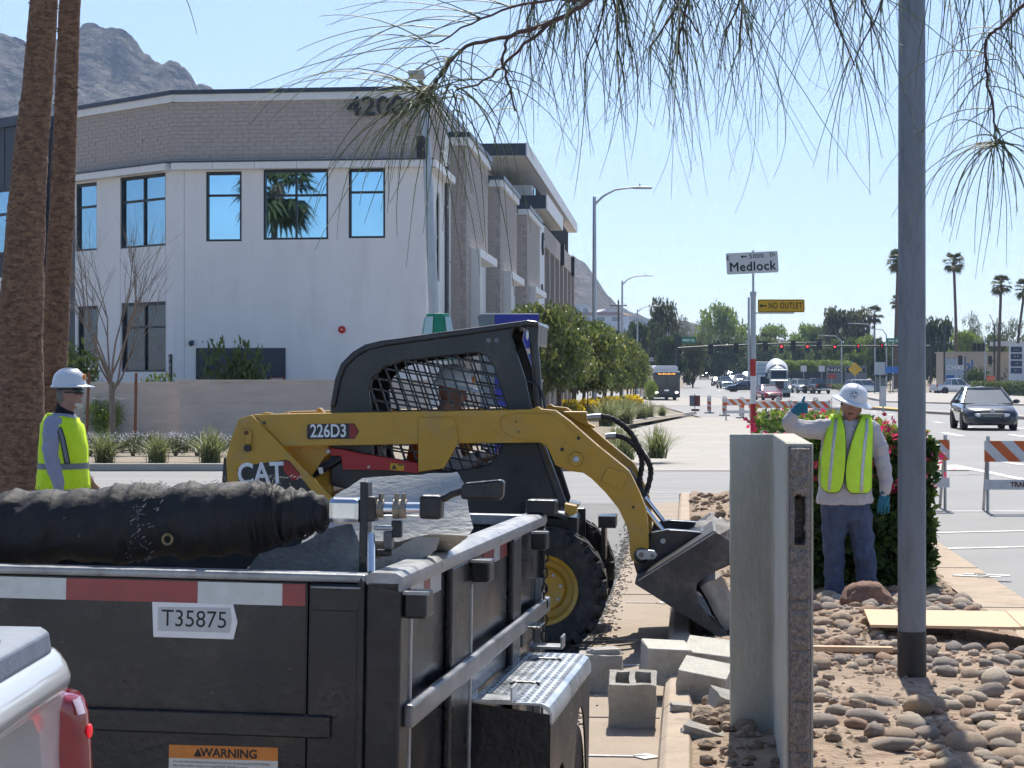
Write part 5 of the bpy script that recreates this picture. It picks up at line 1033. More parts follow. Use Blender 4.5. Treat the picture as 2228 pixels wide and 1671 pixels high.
b = MB(); b.lathe([(.055, 0), (.075, .012), (.085, 0)], frame(Vector((0, -2.46, .66)), (1, 0, 0), (0, 0, 1)), 12); b.bx(-.035, -.022, -2.475, -2.465, .62, .7); b.bx(.022, .035, -2.475, -2.465, .62, .7); b.bx(-.03, .03, -2.475, -2.465, .652, .668); b.build('badge', M_chrome, sed)
car('sedan', 1659, 195, .12, RD, 'red car with bright bonnet in front of the mixer truck'); car('sedan', 1607, 262, -1.45, BK, 'dark car crossing sideways behind the sign pole')
car('suv', 1566, 292, .05, (.3, .38, .42), 'blue-grey car left of the dark crossing car'); car('suv', 1622, 300, .05, WH, 'white suv behind the dark crossing car'); car('sedan', 1551, 318, 0, DK, 'dark car at the left of the queue behind the grey-blue one')
car('sedan', 1584, 345, 0, BL, 'blue car in the queue, second row'); car('suv', 1599, 330, 0, WH, 'white car in the queue between blue and white suv'); car('sedan', 1521, 405, -.1, SI, 'silver car alone in the left lane beyond the junction')
for i, (x, Y, c, lab) in enumerate(((1533, 740, SI, 'tiny far car, leftmost in the climbing road'), (1556, 560, WH, 'far white car in the middle of the climbing road'), (1548, 640, SI, 'far silver car behind the far white one'), (1575, 820, WH, 'far car at the crest, left of two'), (1582, 760, DK, 'far dark car at the crest'), (1600, 780, DK, 'far dark car at the crest, right of the first'), (1602, 560, WH, 'far white car above the blue queue car'), (1617, 690, SI, 'far silver car, rightmost left of the sign pole'), (1608, 470, SI, 'silver car queueing behind the blue car'), (1540, 500, SI, 'silver car in the left lane of the climbing road'), (1573, 430, WH, 'white car third in the middle queue'), (1590, 400, DK, 'dark car third in the right queue'), (1612, 400, SI, 'silver car fourth in the right queue'), (1563, 470, DK, 'dark car ahead of the far white one'), (1590, 640, SI, 'far silver car in the middle of the crest'), (1628, 370, SI, 'silver car peeping out right of the sign pole'), (1565, 690, SI, 'tiny silver car left of the crest'))):
    car('suv' if i % 2 else 'sedan', x, Y, -.1, c, lab)
car('suv', 1716, 262, .05, (.55, .53, .5), 'champagne suv left behind the black pickup'); car('suv', 1732, 250, .1, (.55, .54, .52), 'silver suv directly left of the black pickup'); car('suv', 1758, 330, 3.1, BL, 'blue suv driving away above the black pickup')
car('pickup', 1764, 246, 3.3, (.02, .02, .022), 'black pickup truck seen from behind with red tail lights'); car('suv', 1868, 240, 1.9, WH, 'white boxy suv partly hidden by the hard hat'); car('pickup', 2062, 240, 1.85, WH, 'white pickup truck turning at right, behind the grey sedan')
# bus
p = Gx(1440 * K, 193); t = thing('city_bus', 'dark city bus with white roof unit and orange destination sign', 'bus', p, .05); W2, L2 = 1.3, 12
M_busd = mat('bus dark', (.015, .015, .03), .35, var=.1, coat=.6); M_busw = mat('bus white', (.7, .7, .7), .35, var=.05)
def rrect(w, z0, z1, r=.18): return [(-w, z0), (w, z0), (w, z1 - r), (w - r * .4, z1 - r * .3), (w - r, z1), (-w + r, z1), (-w + r * .4, z1 - r * .3), (-w, z1 - r)]
b = MB(); b.loft([[Vector((x, y, z)) for x, z in rrect(W2, .3, 2.85)] for y in (0, .12, L2)]); b.build('body', M_busd, t)
b = MB(); b.loft([[Vector((x, y, z)) for x, z in rrect(W2 * .9, 2.86, 3.4, .25)] for y in (.5, .8, L2 * .9)]); b.build('roof_unit', M_busw, t)
b = MB(); b.bx(-W2 * 1.05, W2 * 1.0, -.02, .4, 2.72, 2.86); b.build('roof_edge', M_busw, t)
b = MB(); b.loft([[Vector((x, y, z)) for x, z in ((-1.12, 1.15), (1.12, 1.15), (1.12, 2.4), (-1.12, 2.4))] for y in (-.05, .02)]); b.build('windscreen', M_glassdark, t); b = MB(); b.bx(-.02, .02, -.07, -.05, 1.15, 2.4); b.build('windscreen_divider', M_dark, t)
b = MB(); b.bx(-.95, .95, -.06, 0, 2.46, 2.7); o = b.build('destination_sign', M_dark, t); M_amb = mat('amber text', (.8, .3, .02), .5, emit=(1, .45, .1), es=1.5)
for k in range(11): b = MB(); x = -.82 + k * .155; b.bx(x, x + .1, -.075, -.06, 2.52, 2.64 - .03 * (k % 3)); b.build('sign_segment', M_amb, o)
for sx in (-1, 1):
    b = MB(); b.ell((sx * .98, -.02, .78), (.16, .06, .1), 10, 6); b.build('headlight', mat('lit headlamp', (.9, .9, .85), .3, emit=(1, .93, .8), es=4), t)
    b = MB(); b.tube([(sx * W2, .1, 2.5), (sx * (W2 + .35), -.2, 2.4), (sx * (W2 + .38), -.2, 1.9)], .05, 6); b.box((sx * (W2 + .38), -.2, 1.95), (.2, .12, .5)); b.build('mirror', M_dark, t)
    for y in (2.6, 8.8): wheel(t, sx * 1.12, y, .48, .3)
    b = MB(); b.bx(sx * 1.3, sx * 1.315, .8, L2 - .5, 1.2, 2.4); b.build('side_windows', M_glassdark, t)
b = MB(); b.bx(-.22, .22, -.03, 0, .9, 1.05); b.build('front_badge', M_chrome, t); b = MB(); b.bx(-1.25, 1.25, -.08, .05, .28, .5); b.build('bumper', M_dark, t, bevel=.03)
# concrete mixer truck
p = Gx(1684 * K, 214); t = thing('concrete_mixer_truck', 'pale concrete mixer truck with white drum facing us beyond the red car', 'truck', p, -.08)
M_cab = mat('truck green-grey', (.3, .36, .36), .35, var=.08, coat=.5)
b = MB(); b.prism([(0, .9), (0, 1.85), (1.5, 2.0), (1.75, 3.0), (3.2, 3.05), (3.2, .9)], lambda q, o: Vector((o, q[0], q[1])), -.95, .95); b.build('cab', M_cab, t, bevel=.08)
b = MB(); b.bx(-.45, .45, -.06, .05, .95, 1.75); gr = b.build('grille', M_dark, t, bevel=.04); b = MB(); b.bx(-1.2, 1.2, -.25, .05, .45, .85); b.build('bumper', M_cab, t, bevel=.06)
b = MB(); q = [Vector((x, 1.5 + (z - 2.05) * .25 - .03, z)) for x, z in ((-.82, 2.08), (.82, 2.08), (.8, 2.85), (-.8, 2.85))]; b.add(q, [(0, 1, 2, 3)]); b.build('windscreen', M_glassdark, t)
for sx in (-1, 1):
    b = MB(); b.prism([(-.1, .55), (-.1, 1.0), (.4, 1.3), (1.3, 1.3), (1.7, .9), (1.5, .9), (1.2, 1.1), (.5, 1.1), (.1, .9)], lambda q, o: Vector((o, q[0], q[1])), sx * .75, sx * 1.25); b.build('mudguard', M_cab, t, bevel=.03)
    b = MB(); b.ell((sx * .9, -.02, 1.25), (.17, .1, .14), 10, 6); b.build('headlight', M_lens, t); wheel(t, sx * 1.02, .8, .52, .3); wheel(t, sx * 1.02, 6.4, .52, .5); wheel(t, sx * 1.02, 7.8, .52, .5)
    b = MB(); b.tube([(sx * .95, 1.7, 2.7), (sx * 1.35, 1.4, 2.7), (sx * 1.35, 1.4, 2.0)], .04, 6); b.box((sx * 1.35, 1.38, 2.3), (.2, .1, .6)); b.build('mirror', M_dark, t)
Mx = Matrix.Translation((0, 3.5, 2.35)) @ Matrix.Rotation(R(-76), 4, 'X'); b = MB(); b.lathe([(.05, 0), (.85, .02), (1.2, 1.3), (1.25, 2.6), (.95, 4.2), (.5, 5.4), (.05, 5.4)], Mx, 22); b.build('drum', M_busw, t, smooth=40)
b = MB(); b.lathe([(1.0, .6), (1.09, .62), (1.14, .82), (1.08, .8)], Mx, 22); b.build('drum_band', M_gry, t); b = MB(); b.bx(-.45, .45, 3, 9, .75, 1.05); b.build('chassis', M_dark, t)
p = Gx(1658 * K, 226); t = thing('box_truck', 'pale blue box truck beside the mixer truck', 'truck', p, -.05); b = MB(); b.bx(-1.1, 1.1, 1.6, 8, 1.0, 3.9); b.build('cargo_box', mat('pale blue', (.45, .55, .6), .5, var=.06), t, bevel=.05)
for k in range(6): b = MB(); b.bx(-1.1, 1.1, 1.56, 1.6, 1.2 + k * .45, 1.24 + k * .45); b.build('box_rib', M_gry, t)
b = MB(); b.prism([(0, .5), (0, 1.3), (.5, 2.3), (1.55, 2.4), (1.55, .5)], lambda q, o: Vector((o, q[0], q[1])), -.95, .95); b.build('cab', M_busw, t, bevel=.06); b = MB(); b.add([Vector((x, (z - 1.3) * .5 - .03, z)) for x, z in ((-.8, 1.35), (.8, 1.35), (.78, 2.2), (-.78, 2.2))], [(0, 1, 2, 3)]); b.build('windscreen', M_glassdark, t)
for sx in (-1, 1): wheel(t, sx * .9, .8, .42, .26); wheel(t, sx * .9, 5.8, .42, .4)
# ---- white pickup bed corner, bottom left
M_wp = mat('white car paint', (.66, .66, .65), .25, var=.03, vsc=2, coat=1.0); M_capl = mat('grey rail cap', (.16, .19, .24), .55, var=.18, vsc=22, bump=.001, bsc=200)
pk = thing('pickup_truck', 'white pickup truck bed corner with grey rail cap and red tail light', 'pickup', (-1.5, 2.4, 0)); PKO = Vector((-1.5, 2.4, 0)); ye = 2.95
def prof(y):                                            # outer bed side in section at depth y: (x, z) from the cap down, rounded in towards the rear end
    e = max(0, y - (ye - .03)); e = e * e * 9
    return [(-.72, 1.352), (-.672 - e, 1.35), (-.664 - e, 1.343), (-.655 - e, 1.33), (-.648 - e, 1.312), (-.6485 - e, 1.302), (-.655 - e, 1.29), (-.657 - e, 1.283), (-.663 - e, 1.26), (-.665 - e, 1.2), (-.661 - e, 1.1), (-.656 - e, .95), (-.66 - e, .7), (-.76, .7)]
ysx = [0.9, 1.6, 2.2, 2.6, 2.8, ye - .07, ye - .05, ye - .03, ye - .01, ye]
b = MB(); b.loft([[Vector((x, y, z)) for x, z in prof(y)] for y in ysx]); b.build('bed_side', M_wp, pk, PKO, smooth=60)
def capsec(y):
    e = max(0, y - (ye - .06)); e = e * e * 9; return [(-.673 - e, 1.348), (-.67 - e, 1.352), (-.674 - e, 1.378), (-.684 - e, 1.384), (-.80, 1.386), (-.81, 1.36)]
b = MB(); b.loft([[Vector((x, y, z - .35 * max(0, y - (ye - .02)))) for x, z in capsec(y)] for y in ysx[:-1] + [ye - .004, ye + .01]]); cap = b.build('rail_cap', M_capl, pk, PKO, smooth=40, bevel=.004)
b = MB(); b.bx(-.765, -.705, 2.62, 2.745, 1.385, 1.3868); b.build('stake_hole', M_blkm, cap, PKO)
M_tlr = mat('tail lamp red', (.3, .006, .014), .1, var=.3, vsc=9, coat=1.0)
b = MB(); rows_ = [(1.281, .012), (1.278, .03), (1.268, .045), (1.25, .056), (1.2, .064), (1.1, .07), (.95, .074), (.8, .076)]
b.loft([[Vector((-.70, ye - .02, z)), Vector((-.66, ye - .015, z)), Vector((-.672 + w * .64, ye + .01, z)), Vector((-.672 + w * .6, ye + .05, z)), Vector((-.69, ye + .06, z))] for z, w in rows_]); tl = b.build('tail_light', M_tlr, pk, PKO, smooth=60)
b = MB(); b.ell((-.6305, ye + .022, 1.222), (.004, .012, .011), 12, 8); b.build('lit_bulb', mat('lit red bulb', (.6, .01, .01), .3, emit=(1, .03, .05), es=.35), tl, PKO, smooth=60)
b = MB(); b.loft([[Vector((-.672 + w * .64 - .006, ye - .004, z)), Vector((-.672 + w * .64 + .001, ye + .012, z)), Vector((-.672 + w * .6, ye + .03, z)), Vector((-.685, ye + .04, z))] for z, w in ((1.272, .043), (1.262, .05), (1.25, .056))]); b.build('light_top', mat('pink clear lens', (.7, .5, .55), .1, coat=1.0), tl, PKO, smooth=60)
b = MB(); b.bx(-2.5, -.76, ye - .03, ye + .02, .75, 1.36); b.build('tailgate', M_wp, pk, PKO, bevel=.02)
b = MB(); b.bx(-2.5, -.82, 1.0, ye - .05, .78, .82); b.bx(-.86, -.82, 1.0, ye - .05, .8, 1.34); b.build('bed_liner', M_dark, pk, PKO)
b = MB(); b.bx(-2.4, -.7, ye + .03, ye + .2, .5, .68); b.build('rear_bumper', M_chrome, pk, PKO, bevel=.03)
w_ = wheel(pk, 1.5 - .84, -.65, .38, .26)
# ---------------------------------------------------------------- skid-steer loader (street frame: x = v to the right, y = u away, z up)
M_yel = mat('machine yellow', (.5, .28, .022), .42, var=.07, vsc=5, rvar=.1, coat=.25, dirt=[((.3, .23, .13), 3, .5, .75, .6), ((.09, .07, .05), 24, .63, .7, .8), ((.4, .33, .22), 9, .62, .72, .5)])
M_cabk = mat('cab black', (.012, .014, .02), .35, var=.25, vsc=5, coat=.2, rvar=.12, dirt=[((.09, .08, .07), 3, .5, .78, .55), ((.14, .12, .1), 40, .64, .72, .6)])
M_bkt = mat('bucket steel', (.045, .043, .042), .5, .25, var=.3, vsc=7, rvar=.15, dirt=[((.2, .18, .155), 4, .48, .72, .65), ((.3, .28, .26), 30, .62, .72, .5)])
M_redg = mat('red brace', (.4, .02, .025), .45, var=.12, vsc=6)
M_decal = mat('decal black', (.02, .02, .02), .4); M_dwhite = mat('decal white', (.75, .77, .8), .4); M_dred = mat('decal red', (.3, .02, .02), .4, var=.2)
LO = Vector((-1.6, 13.35, 0)); ld = thing('skid_steer_loader', 'yellow and black skid-steer loader with caged cab, bucket over the kerb', 'loader', S(LO.y, LO.x, 0), -A)
ZC = zoomer(900, 640, 5.529)
def pl(pts, u): return [(q.x, q.z) for q in (LP(p, u) for p in pts)]
def lpr(name, pts, u0, u1, m, parent=None, holes=(), bevel=.006, uref=None):
    uref = u0 if uref is None else uref; b = MB(); b.prism(pl(pts, uref), lambda p, o: Vector((p[0], o, p[1])), u0, u1, [pl(h, uref) for h in holes]); return b.build(name, m, parent or ld, LO, bevel=bevel)
arm = [Z4(255, 742), Z4(1960, 712), Z5(455, 66), Z5(475, 80), Z5(555, 88), Z5(640, 150), Z5(800, 290), Z5(985, 440), Z5(1000, 465), Z5(1050, 570), Z5(1085, 660), Z5(1097, 760), Z5(1102, 880), Z5(1085, 960), Z5(1045, 985), Z5(1000, 960), Z5(990, 900), Z5(988, 820), Z5(972, 760), Z5(925, 660), Z5(850, 567), Z5(770, 487), Z5(720, 452), Z5(640, 442), Z5(600, 428), Z5(556, 405), Z5(520, 320), Z5(480, 280), Z4(2050, 916), Z4(1500, 922), Z4(440, 940)]
hole = [Z5(550, 320), Z5(575, 330), Z5(597, 380), Z5(562, 390), Z5(550, 360)]
gus = [Z4(1275, 760), Z4(1275, 1098), Z4(1435, 1075), Z4(1525, 915), Z4(1500, 760)]
upr = [Z4(245, 744), Z4(165, 770), Z4(130, 860), Z4(88, 1015), Z4(100, 1190), Z4(330, 1420), Z4(900, 1420), Z4(690, 1195), Z4(600, 1108), Z4(430, 932)]
arms = []
for du in (0, 1.18):
    a_ = lpr('lift_arm', arm, 12.72 + du, 12.85 + du, M_yel, holes=[hole], uref=12.72, bevel=.012); arms.append(a_)
    lpr('gusset_plate', gus, 12.706 + du, 12.72 + du, M_yel, a_, uref=12.706); lpr('rear_upright', upr, 12.68 + du, 12.715 + du, M_yel, uref=12.68, bevel=.008)
# front reinforcement, pins, holes on the near arm
lpr('arm_doubler', [Z5(235, 150), Z5(260, 118), Z5(330, 105), Z5(540, 108), Z5(770, 300), Z5(760, 470), Z5(700, 440), Z5(560, 410), Z5(505, 285), Z5(300, 240), Z5(250, 205)], 12.712, 12.72, M_yel, arms[0], bevel=.004)
lpr('arm_doubler', [Z5(860, 420), Z5(985, 455), Z5(945, 552), Z5(825, 500)], 12.708, 12.72, M_yel, arms[0], bevel=.004)
def disc(name, p, u, r, m, parent, h=.02, n=18, inner=0):
    q = LP(p, u); b = MB(); b.lathe([(.001 if not inner else inner, h), (r * .92, h), (r, h * .7), (r, 0)], frame(q, (1, 0, 0), (0, 0, 1)), n); return b.build(name, m, parent, LO, smooth=40)
disc('pin_boss', Z5(680, 372), 12.712, .045, M_yel, arms[0], .03); disc('pivot_pin', Z5(680, 372), 12.69, .021, M_galv, arms[0], .02)
for p, r in ((Z5(597, 315), .012), (Z5(693, 250), .011), (Z5(330, 153), .005), (Z5(345, 213), .005), (Z5(1012, 652), .009), (Z4(325, 795), .01), (Z4(275, 775), .012)): disc('bolt_hole', p, 12.709, r, M_decal, arms[0], .004)
q = [Z4(180, 850), Z4(200, 825), Z4(235, 830), Z4(250, 860), Z4(245, 930), Z4(205, 930), Z4(203, 880)]; lpr('pivot_link', q, 12.66, 12.68, M_yel); disc('pivot_cap', Z4(225, 950), 12.66, .024, M_dark, ld, .03); disc('pivot_bolt', Z4(215, 855), 12.66, .014, mat('rusty bolt', (.15, .06, .03), .8), ld, .012)
# decals
def deco(name, pts, u, m, parent): return lpr(name, pts, u - .002, u, m, parent, bevel=0)
dp = deco('model_decal', [Z4(592, 812), Z4(600, 802), Z4(880, 797), Z4(910, 845), Z4(885, 892), Z4(596, 895), Z4(590, 885)], 12.718, M_decal, arms[0])
deco('decal_red', [Z4(852, 803), Z4(878, 801), Z4(905, 845), Z4(882, 888), Z4(852, 889)], 12.7155, M_dred, dp)
def ltext(s, p, u, size, m, parent, sx=1., bold=0., rot=0., gap=1.):
    q = LP(p, u) - LO; M_ = frame(q, (math.cos(rot), 0, math.sin(rot)), (0, 0, 1)); return place_text('lettering', s, size, m, parent, M_, sx=sx, bold=bold, gap=gap)
ltext('226D3', Z4(722, 847), 12.7145, .118, M_dwhite, dp, .74, .0022, .01)
up0 = [o for o in ld.children if o.name.startswith('rear_upright')][0]
dc = deco('logo_decal', [Z4(160, 1080), Z4(185, 1062), Z4(455, 1022), Z4(480, 1030), Z4(548, 1110), Z4(552, 1130), Z4(640, 1240), Z4(175, 1240)], 12.678, M_decal, up0)
deco('decal_red', [Z4(440, 1030), Z4(475, 1032), Z4(548, 1115), Z4(548, 1140), Z4(500, 1150), Z4(445, 1090)], 12.6755, M_dred, dc)
ltext('CAT', Z4(303, 1112), 12.6735, .195, M_dwhite, dc, .80, .004, .035, 1.0)
# cab
cab_out = [Z4(735, 1180), Z4(730, 735), Z4(742, 640), Z4(765, 520), Z4(800, 432), Z4(868, 365), Z4(950, 318), Z4(1050, 294), ZC(1200, 395), ZC(1175, 510), ZC(1340, 1000), ZC(1425, 1390), Z5(600, 640), Z5(585, 690), Z5(0, 700)]
win = [Z4(985, 700), Z4(972, 600), Z4(1000, 512), Z4(1070, 448), Z4(1190, 412), Z4(1640, 362), Z4(1700, 385), Z4(1740, 450), Z4(1822, 700), Z4(1830, 850), Z4(1760, 1000), Z4(1700, 1065), Z4(1460, 1090), Z4(1000, 1050)]
def bars(parent, u):
    poly = pl(win, 12.95); b = MB(); n = len(poly)
    def clipline(p, d):
        ts = []
        for i in range(n):
            a_, c_ = Vector(poly[i]), Vector(poly[(i + 1) % n]); e = c_ - a_; den = d.x * e.y - d.y * e.x
            if abs(den) < 1e-9: continue
            w = a_ - p; t_ = (w.x * e.y - w.y * e.x) / den; s_ = (w.x * d.y - w.y * d.x) / den
            if 0 <= s_ <= 1: ts.append(t_)
        return (min(ts), max(ts)) if len(ts) >= 2 else None
    c = Vector(poly[4]); d1 = Vector((.34, -1)).normalized(); d2 = Vector((1, -.17)).normalized()
    for k in range(-14, 32):
        for d, stp in ((d1, .068), (d2, .072)):
            nrm = Vector((-d.y, d.x)); p = c + nrm * (k * stp); r_ = clipline(p, d)
            if r_: b.box(((p + d * (r_[0] + r_[1]) / 2).x, u, (p + d * (r_[0] + r_[1]) / 2).y), (r_[1] - r_[0], .008, .012), Matrix.Rotation(-math.atan2(d.y, d.x), 3, 'Y'))
    return b.build('window_guard', M_cabk, parent, LO, fix=False)
for u in (12.95, 13.83):
    s_ = lpr('cab_side', cab_out, u, u + .035, M_cabk, holes=[win], uref=12.95, bevel=.01); bars(s_, u + .02)
rp = [(730, 700), (740, 640), (762, 518), (797, 428), (866, 358), (948, 309), (1050, 284), (1500, 222), (1950, 160), (2015, 168), (2022, 200), (1950, 196), (1500, 262), (1055, 322), (965, 346), (890, 388), (828, 450), (795, 530), (772, 650), (762, 700)]
lpr('roof', [Z4(*p) for p in rp], 12.92, 13.9, M_cabk, uref=12.92, bevel=.012)
lpr('roof_header', [Z4(1860, 190), Z4(2018, 185), Z4(2010, 318), Z4(1965, 312), Z4(1950, 215)], 12.98, 13.84, M_cabk, uref=12.95)
for u in (12.97, 13.8):
    b = MB(); b.tube([LP(Z4(1990, 300), u), LP(Z4(2010, 520), u), LP(Z5(470, 280), u), LP(Z5(600, 645), u)], [.03, .028, .03, .035], 8); b.build('front_post', M_cabk, ld, LO, smooth=60)
    b = MB(); b.tube([LP(ZC(1360, 1050), u - .03), LP(ZC(1440, 1065), u - .03), LP(ZC(1510, 1110), u - .03), LP(ZC(1555, 1230), u - .03), LP(ZC(1590, 1400), u - .03)], .009, 7); b.build('grab_rail', M_cabk, ld, LO, smooth=60)
    b = MB(); b.ell(LP(Z4(1948, 252), u - .02), (.012, .02, .035), 10, 8); b.build('work_light', M_lens, ld, LO)
for x in (1710, 1760): disc('roof_plug', Z4(x, 285), 12.948, .0155, M_gry, ld, .004)
# rear of the cab, body, engine cover, bumper
lpr('cab_rear', [Z4(740, 1180), Z4(735, 735), Z4(770, 735), Z4(775, 1180)], 12.98, 13.83, M_cabk, uref=12.95)
lpr('engine_cover', [Z4(150, 1200), Z4(170, 900), Z4(300, 790), Z4(735, 775), Z4(740, 1250)], 13.0, 13.8, M_yel, uref=12.95, bevel=.03)
lpr('rear_bumper', [Z4(45, 1180), Z4(58, 1010), Z4(98, 1010), Z4(110, 1250)], 12.8, 13.98, M_cabk, uref=12.72)
b = MB(); b.bx(-2.95, -.75, 12.98, 13.82, .3, .82); b.build('chassis', M_cabk, ld, LO, bevel=.03)
b = MB(); b.bx(-2.25, -.72, 12.9, 12.97, .5, .84); b.bx(-2.25, -.72, 13.83, 13.9, .5, .84); b.build('lower_side', M_cabk, ld, LO, bevel=.01)
lpr('exhaust', [Z4(575, 740), Z4(580, 708), Z4(600, 708), Z4(625, 740)], 13.3, 13.4, M_yel, uref=12.9); lpr('lifting_eye', [Z4(305, 744), Z4(320, 728), Z4(370, 732), Z4(375, 744)], 12.75, 12.8, M_yel)
lpr('inner_frame', [Z4(440, 930), Z4(720, 935), Z4(735, 985), Z4(700, 1000), Z4(620, 1120), Z4(560, 1060)], 12.86, 12.9, M_yel)
br = lpr('arm_brace', [Z4(720, 948), Z4(840, 962), Z4(855, 968), Z4(960, 988), Z4(1275, 1040), Z4(1280, 1105), Z4(1060, 1085), Z4(810, 1082), Z4(800, 1000), Z4(735, 995)], 12.84, 12.9, M_redg)
st_ = deco('warning_sticker', [Z4(1104, 1042), Z4(1190, 1048), Z4(1188, 1090), Z4(1103, 1084)], 12.838, M_ysign, br); deco('sticker_triangle', [Z4(1112, 1078), Z4(1128, 1050), Z4(1145, 1081)], 12.8355, M_decal, st_); deco('sticker_bar', [Z4(1150, 1049), Z4(1186, 1052), Z4(1185, 1058), Z4(1150, 1056)], 12.8355, M_decal, st_)
disc('brace_pin', Z4(722, 970), 12.84, .014, M_galv, br, .01); disc('brace_pin', Z4(972, 1066), 12.84, .009, M_galv, br, .01)
lpr('cylinder_tag', [Z4(655, 1070), Z4(685, 1068), Z4(692, 1105), Z4(668, 1112)], 12.85, 12.853, M_white, bevel=0)
b = MB(); b.tube([LP(Z4(600, 1120), 12.93), LP(Z4(740, 1040), 12.93), LP(Z4(830, 985), 12.93)], .035, 10); b.build('lift_cylinder', M_cabk, ld, LO)
# wheels with lugs
def bigwheel(v, u, sg):
    o = thing('wheel', '', ''); del o['label'], o['category']; o.parent = ld; o.location = Vector((v, u, .39)) - LO
    r, w = .4, .27; Mx = Matrix.Rotation(R(90), 4, 'X')
    b = MB(); b.lathe([(.22, -w * .42), (.3, -w / 2), (.355, -w * .48), (.375, -w * .4), (.38, 0), (.375, w * .4), (.355, w * .48), (.3, w / 2), (.22, w * .42)], Mx, 40)
    for k in range(20):
        for s_ in (-1, 1):
            a_ = 2 * math.pi * (k + (.5 if s_ > 0 else 0)) / 20; c = Vector((math.cos(a_) * .388, s_ * w * .26, math.sin(a_) * .388)); M_ = Matrix.Rotation(-a_, 3, 'Y') @ Matrix.Rotation(s_ * .55, 3, 'X')
            b.box(c, (.034, w * .52, .055), M_); c2 = Vector((math.cos(a_) * .36, s_ * w * .475, math.sin(a_) * .36)); b.box(c2, (.07, .03, .05), Matrix.Rotation(-a_, 3, 'Y'))
    b.build('tyre', M_rub, o, smooth=35, fix=False)
    b = MB(); b.lathe([(.02, -.035), (.07, -.035), (.13, -.045), (.15, -.02), (.185, -.025), (.2, -.11), (.225, -.125), (.23, -.1)], Mx @ Matrix.Scale(sg, 4, (0, 0, 1)) if sg < 0 else Mx @ Matrix.Scale(-1, 4, (0, 0, 1)), 32); rim = b.build('rim', M_yel, o, smooth=35)
    for k in range(8):
        a_ = 2 * math.pi * k / 8 + .2; c = Vector((math.cos(a_) * .11, -sg * .045 if False else (-.05 if sg > 0 else .05), math.sin(a_) * .11)); b = MB(); b.cyl(c, c + Vector((0, -.016 if sg > 0 else .016, 0)), .011, n=6); b.build('wheel_nut', M_galv, rim)
for v in (-.93, -2.0):
    bigwheel(v, 12.79, 1); bigwheel(v, 14.07, -1)
for u0 in (12.72, 13.9):
    b = MB(); n = 8; b.loft([[Vector((-.93 + .47 * math.cos(a_), y, .42 + .47 * math.sin(a_))) for y in (u0, u0 + .28)] + [Vector((-.93 + .445 * math.cos(a_), y, .42 + .445 * math.sin(a_))) for y in (u0 + .28, u0)] for a_ in [R(20 + 100 * k / n) for k in range(4, n + 1)]]); b.build('mudguard', M_cabk, ld, LO)
lpr('step_plate', [Z5(500, 660), Z5(615, 690), Z5(610, 720), Z5(505, 690)], 12.75, 12.95, M_galv); lpr('step_bracket', [Z5(610, 630), Z5(680, 645), Z5(682, 690), Z5(640, 705), Z5(612, 680)], 12.8, 12.95, M_yel)
b = MB(); b.bx(-.62, -.5, 13.6, 13.9, .72, .8); b.bx(-.6, -.57, 13.6, 13.9, .5, .72); b.build('fender_bracket', M_cabk, ld, LO)
# coupler, tilt cylinders, bucket
for u in (12.86, 13.72): lpr('coupler_plate', [Z5(1012, 880), Z5(1015, 985), Z5(1042, 1072), Z5(1412, 838), Z5(1425, 800), Z5(1330, 790), Z5(1210, 782), Z5(1115, 800), Z5(1100, 860), Z5(1060, 880)], u, u + .1, M_cabk, uref=12.86)
b = MB(); b.prism(pl([Z5(1060, 1050), Z5(1440, 815), Z5(1415, 790), Z5(1050, 1010)], 12.86), lambda p, o: Vector((p[0], o, p[1])), 12.9, 13.75); b.build('coupler_frame', M_cabk, ld, LO, bevel=.01)
lk = lpr('coupler_link', [Z5(1030, 905), Z5(1055, 897), Z5(1135, 905), Z5(1152, 930), Z5(1135, 955), Z5(1050, 957), Z5(1030, 935)], 12.68, 12.7, M_galv, bevel=.004); disc('link_pin', Z5(1058, 930), 12.68, .017, mat('worn pin', (.2, .17, .14), .5, .6), lk, .01); disc('link_pin', Z5(1122, 935), 12.68, .012, MATS['worn pin'], lk, .01)
disc('arm_end_boss', Z5(1060, 935), 12.705, .05, M_cabk, ld, .01); disc('coupler_pin', Z5(1185, 848), 12.86, .018, M_galv, ld, .02)
for u in (12.95, 13.75):
    b = MB(); b.tube([LP(Z5(1055, 640), 12.78) + Vector((0, u - 12.78, 0)), LP(Z5(1180, 800), 12.78) + Vector((0, u - 12.78, 0))], .016, 10); b.build('tilt_rod', M_chrome, ld, LO, smooth=50)
    b = MB(); b.tube([LP(Z5(940, 470), 12.78) + Vector((0, u - 12.78, 0)), LP(Z5(1060, 645), 12.78) + Vector((0, u - 12.78, 0))], .03, 10); b.build('tilt_cylinder', M_cabk, ld, LO, smooth=50)
side = [Z5(1020, 1098), Z5(1030, 1068), Z5(1485, 795), Z5(1520, 812), Z5(1590, 860), Z5(1640, 985), Z5(1575, 990), Z5(1480, 1030), Z5(1405, 1072), Z5(1382, 1100), Z5(1375, 1140), Z5(1395, 1210), Z5(1450, 1290), Z5(1560, 1392), Z5(1640, 1455), Z5(1620, 1478), Z5(1400, 1340)]
bk_ = lpr('bucket', [Z5(1020, 1100), Z5(1640, 1480), Z5(1650, 1470), Z5(1610, 1445), Z5(1050, 1094), Z5(1480, 815), Z5(1500, 790), Z5(1480, 788), Z5(1025, 1072)], 12.5, 14.2, M_bkt, uref=12.5, bevel=.004)
for u in (12.48, 14.2): lpr('bucket_side', side, u, u + .02, M_bkt, bk_, uref=12.48, bevel=.003)
lpr('bucket_edge', [Z5(1560, 1425), Z5(1680, 1505), Z5(1690, 1495), Z5(1575, 1410)], 12.46, 14.24, M_galv, bk_, uref=12.5, bevel=.002)
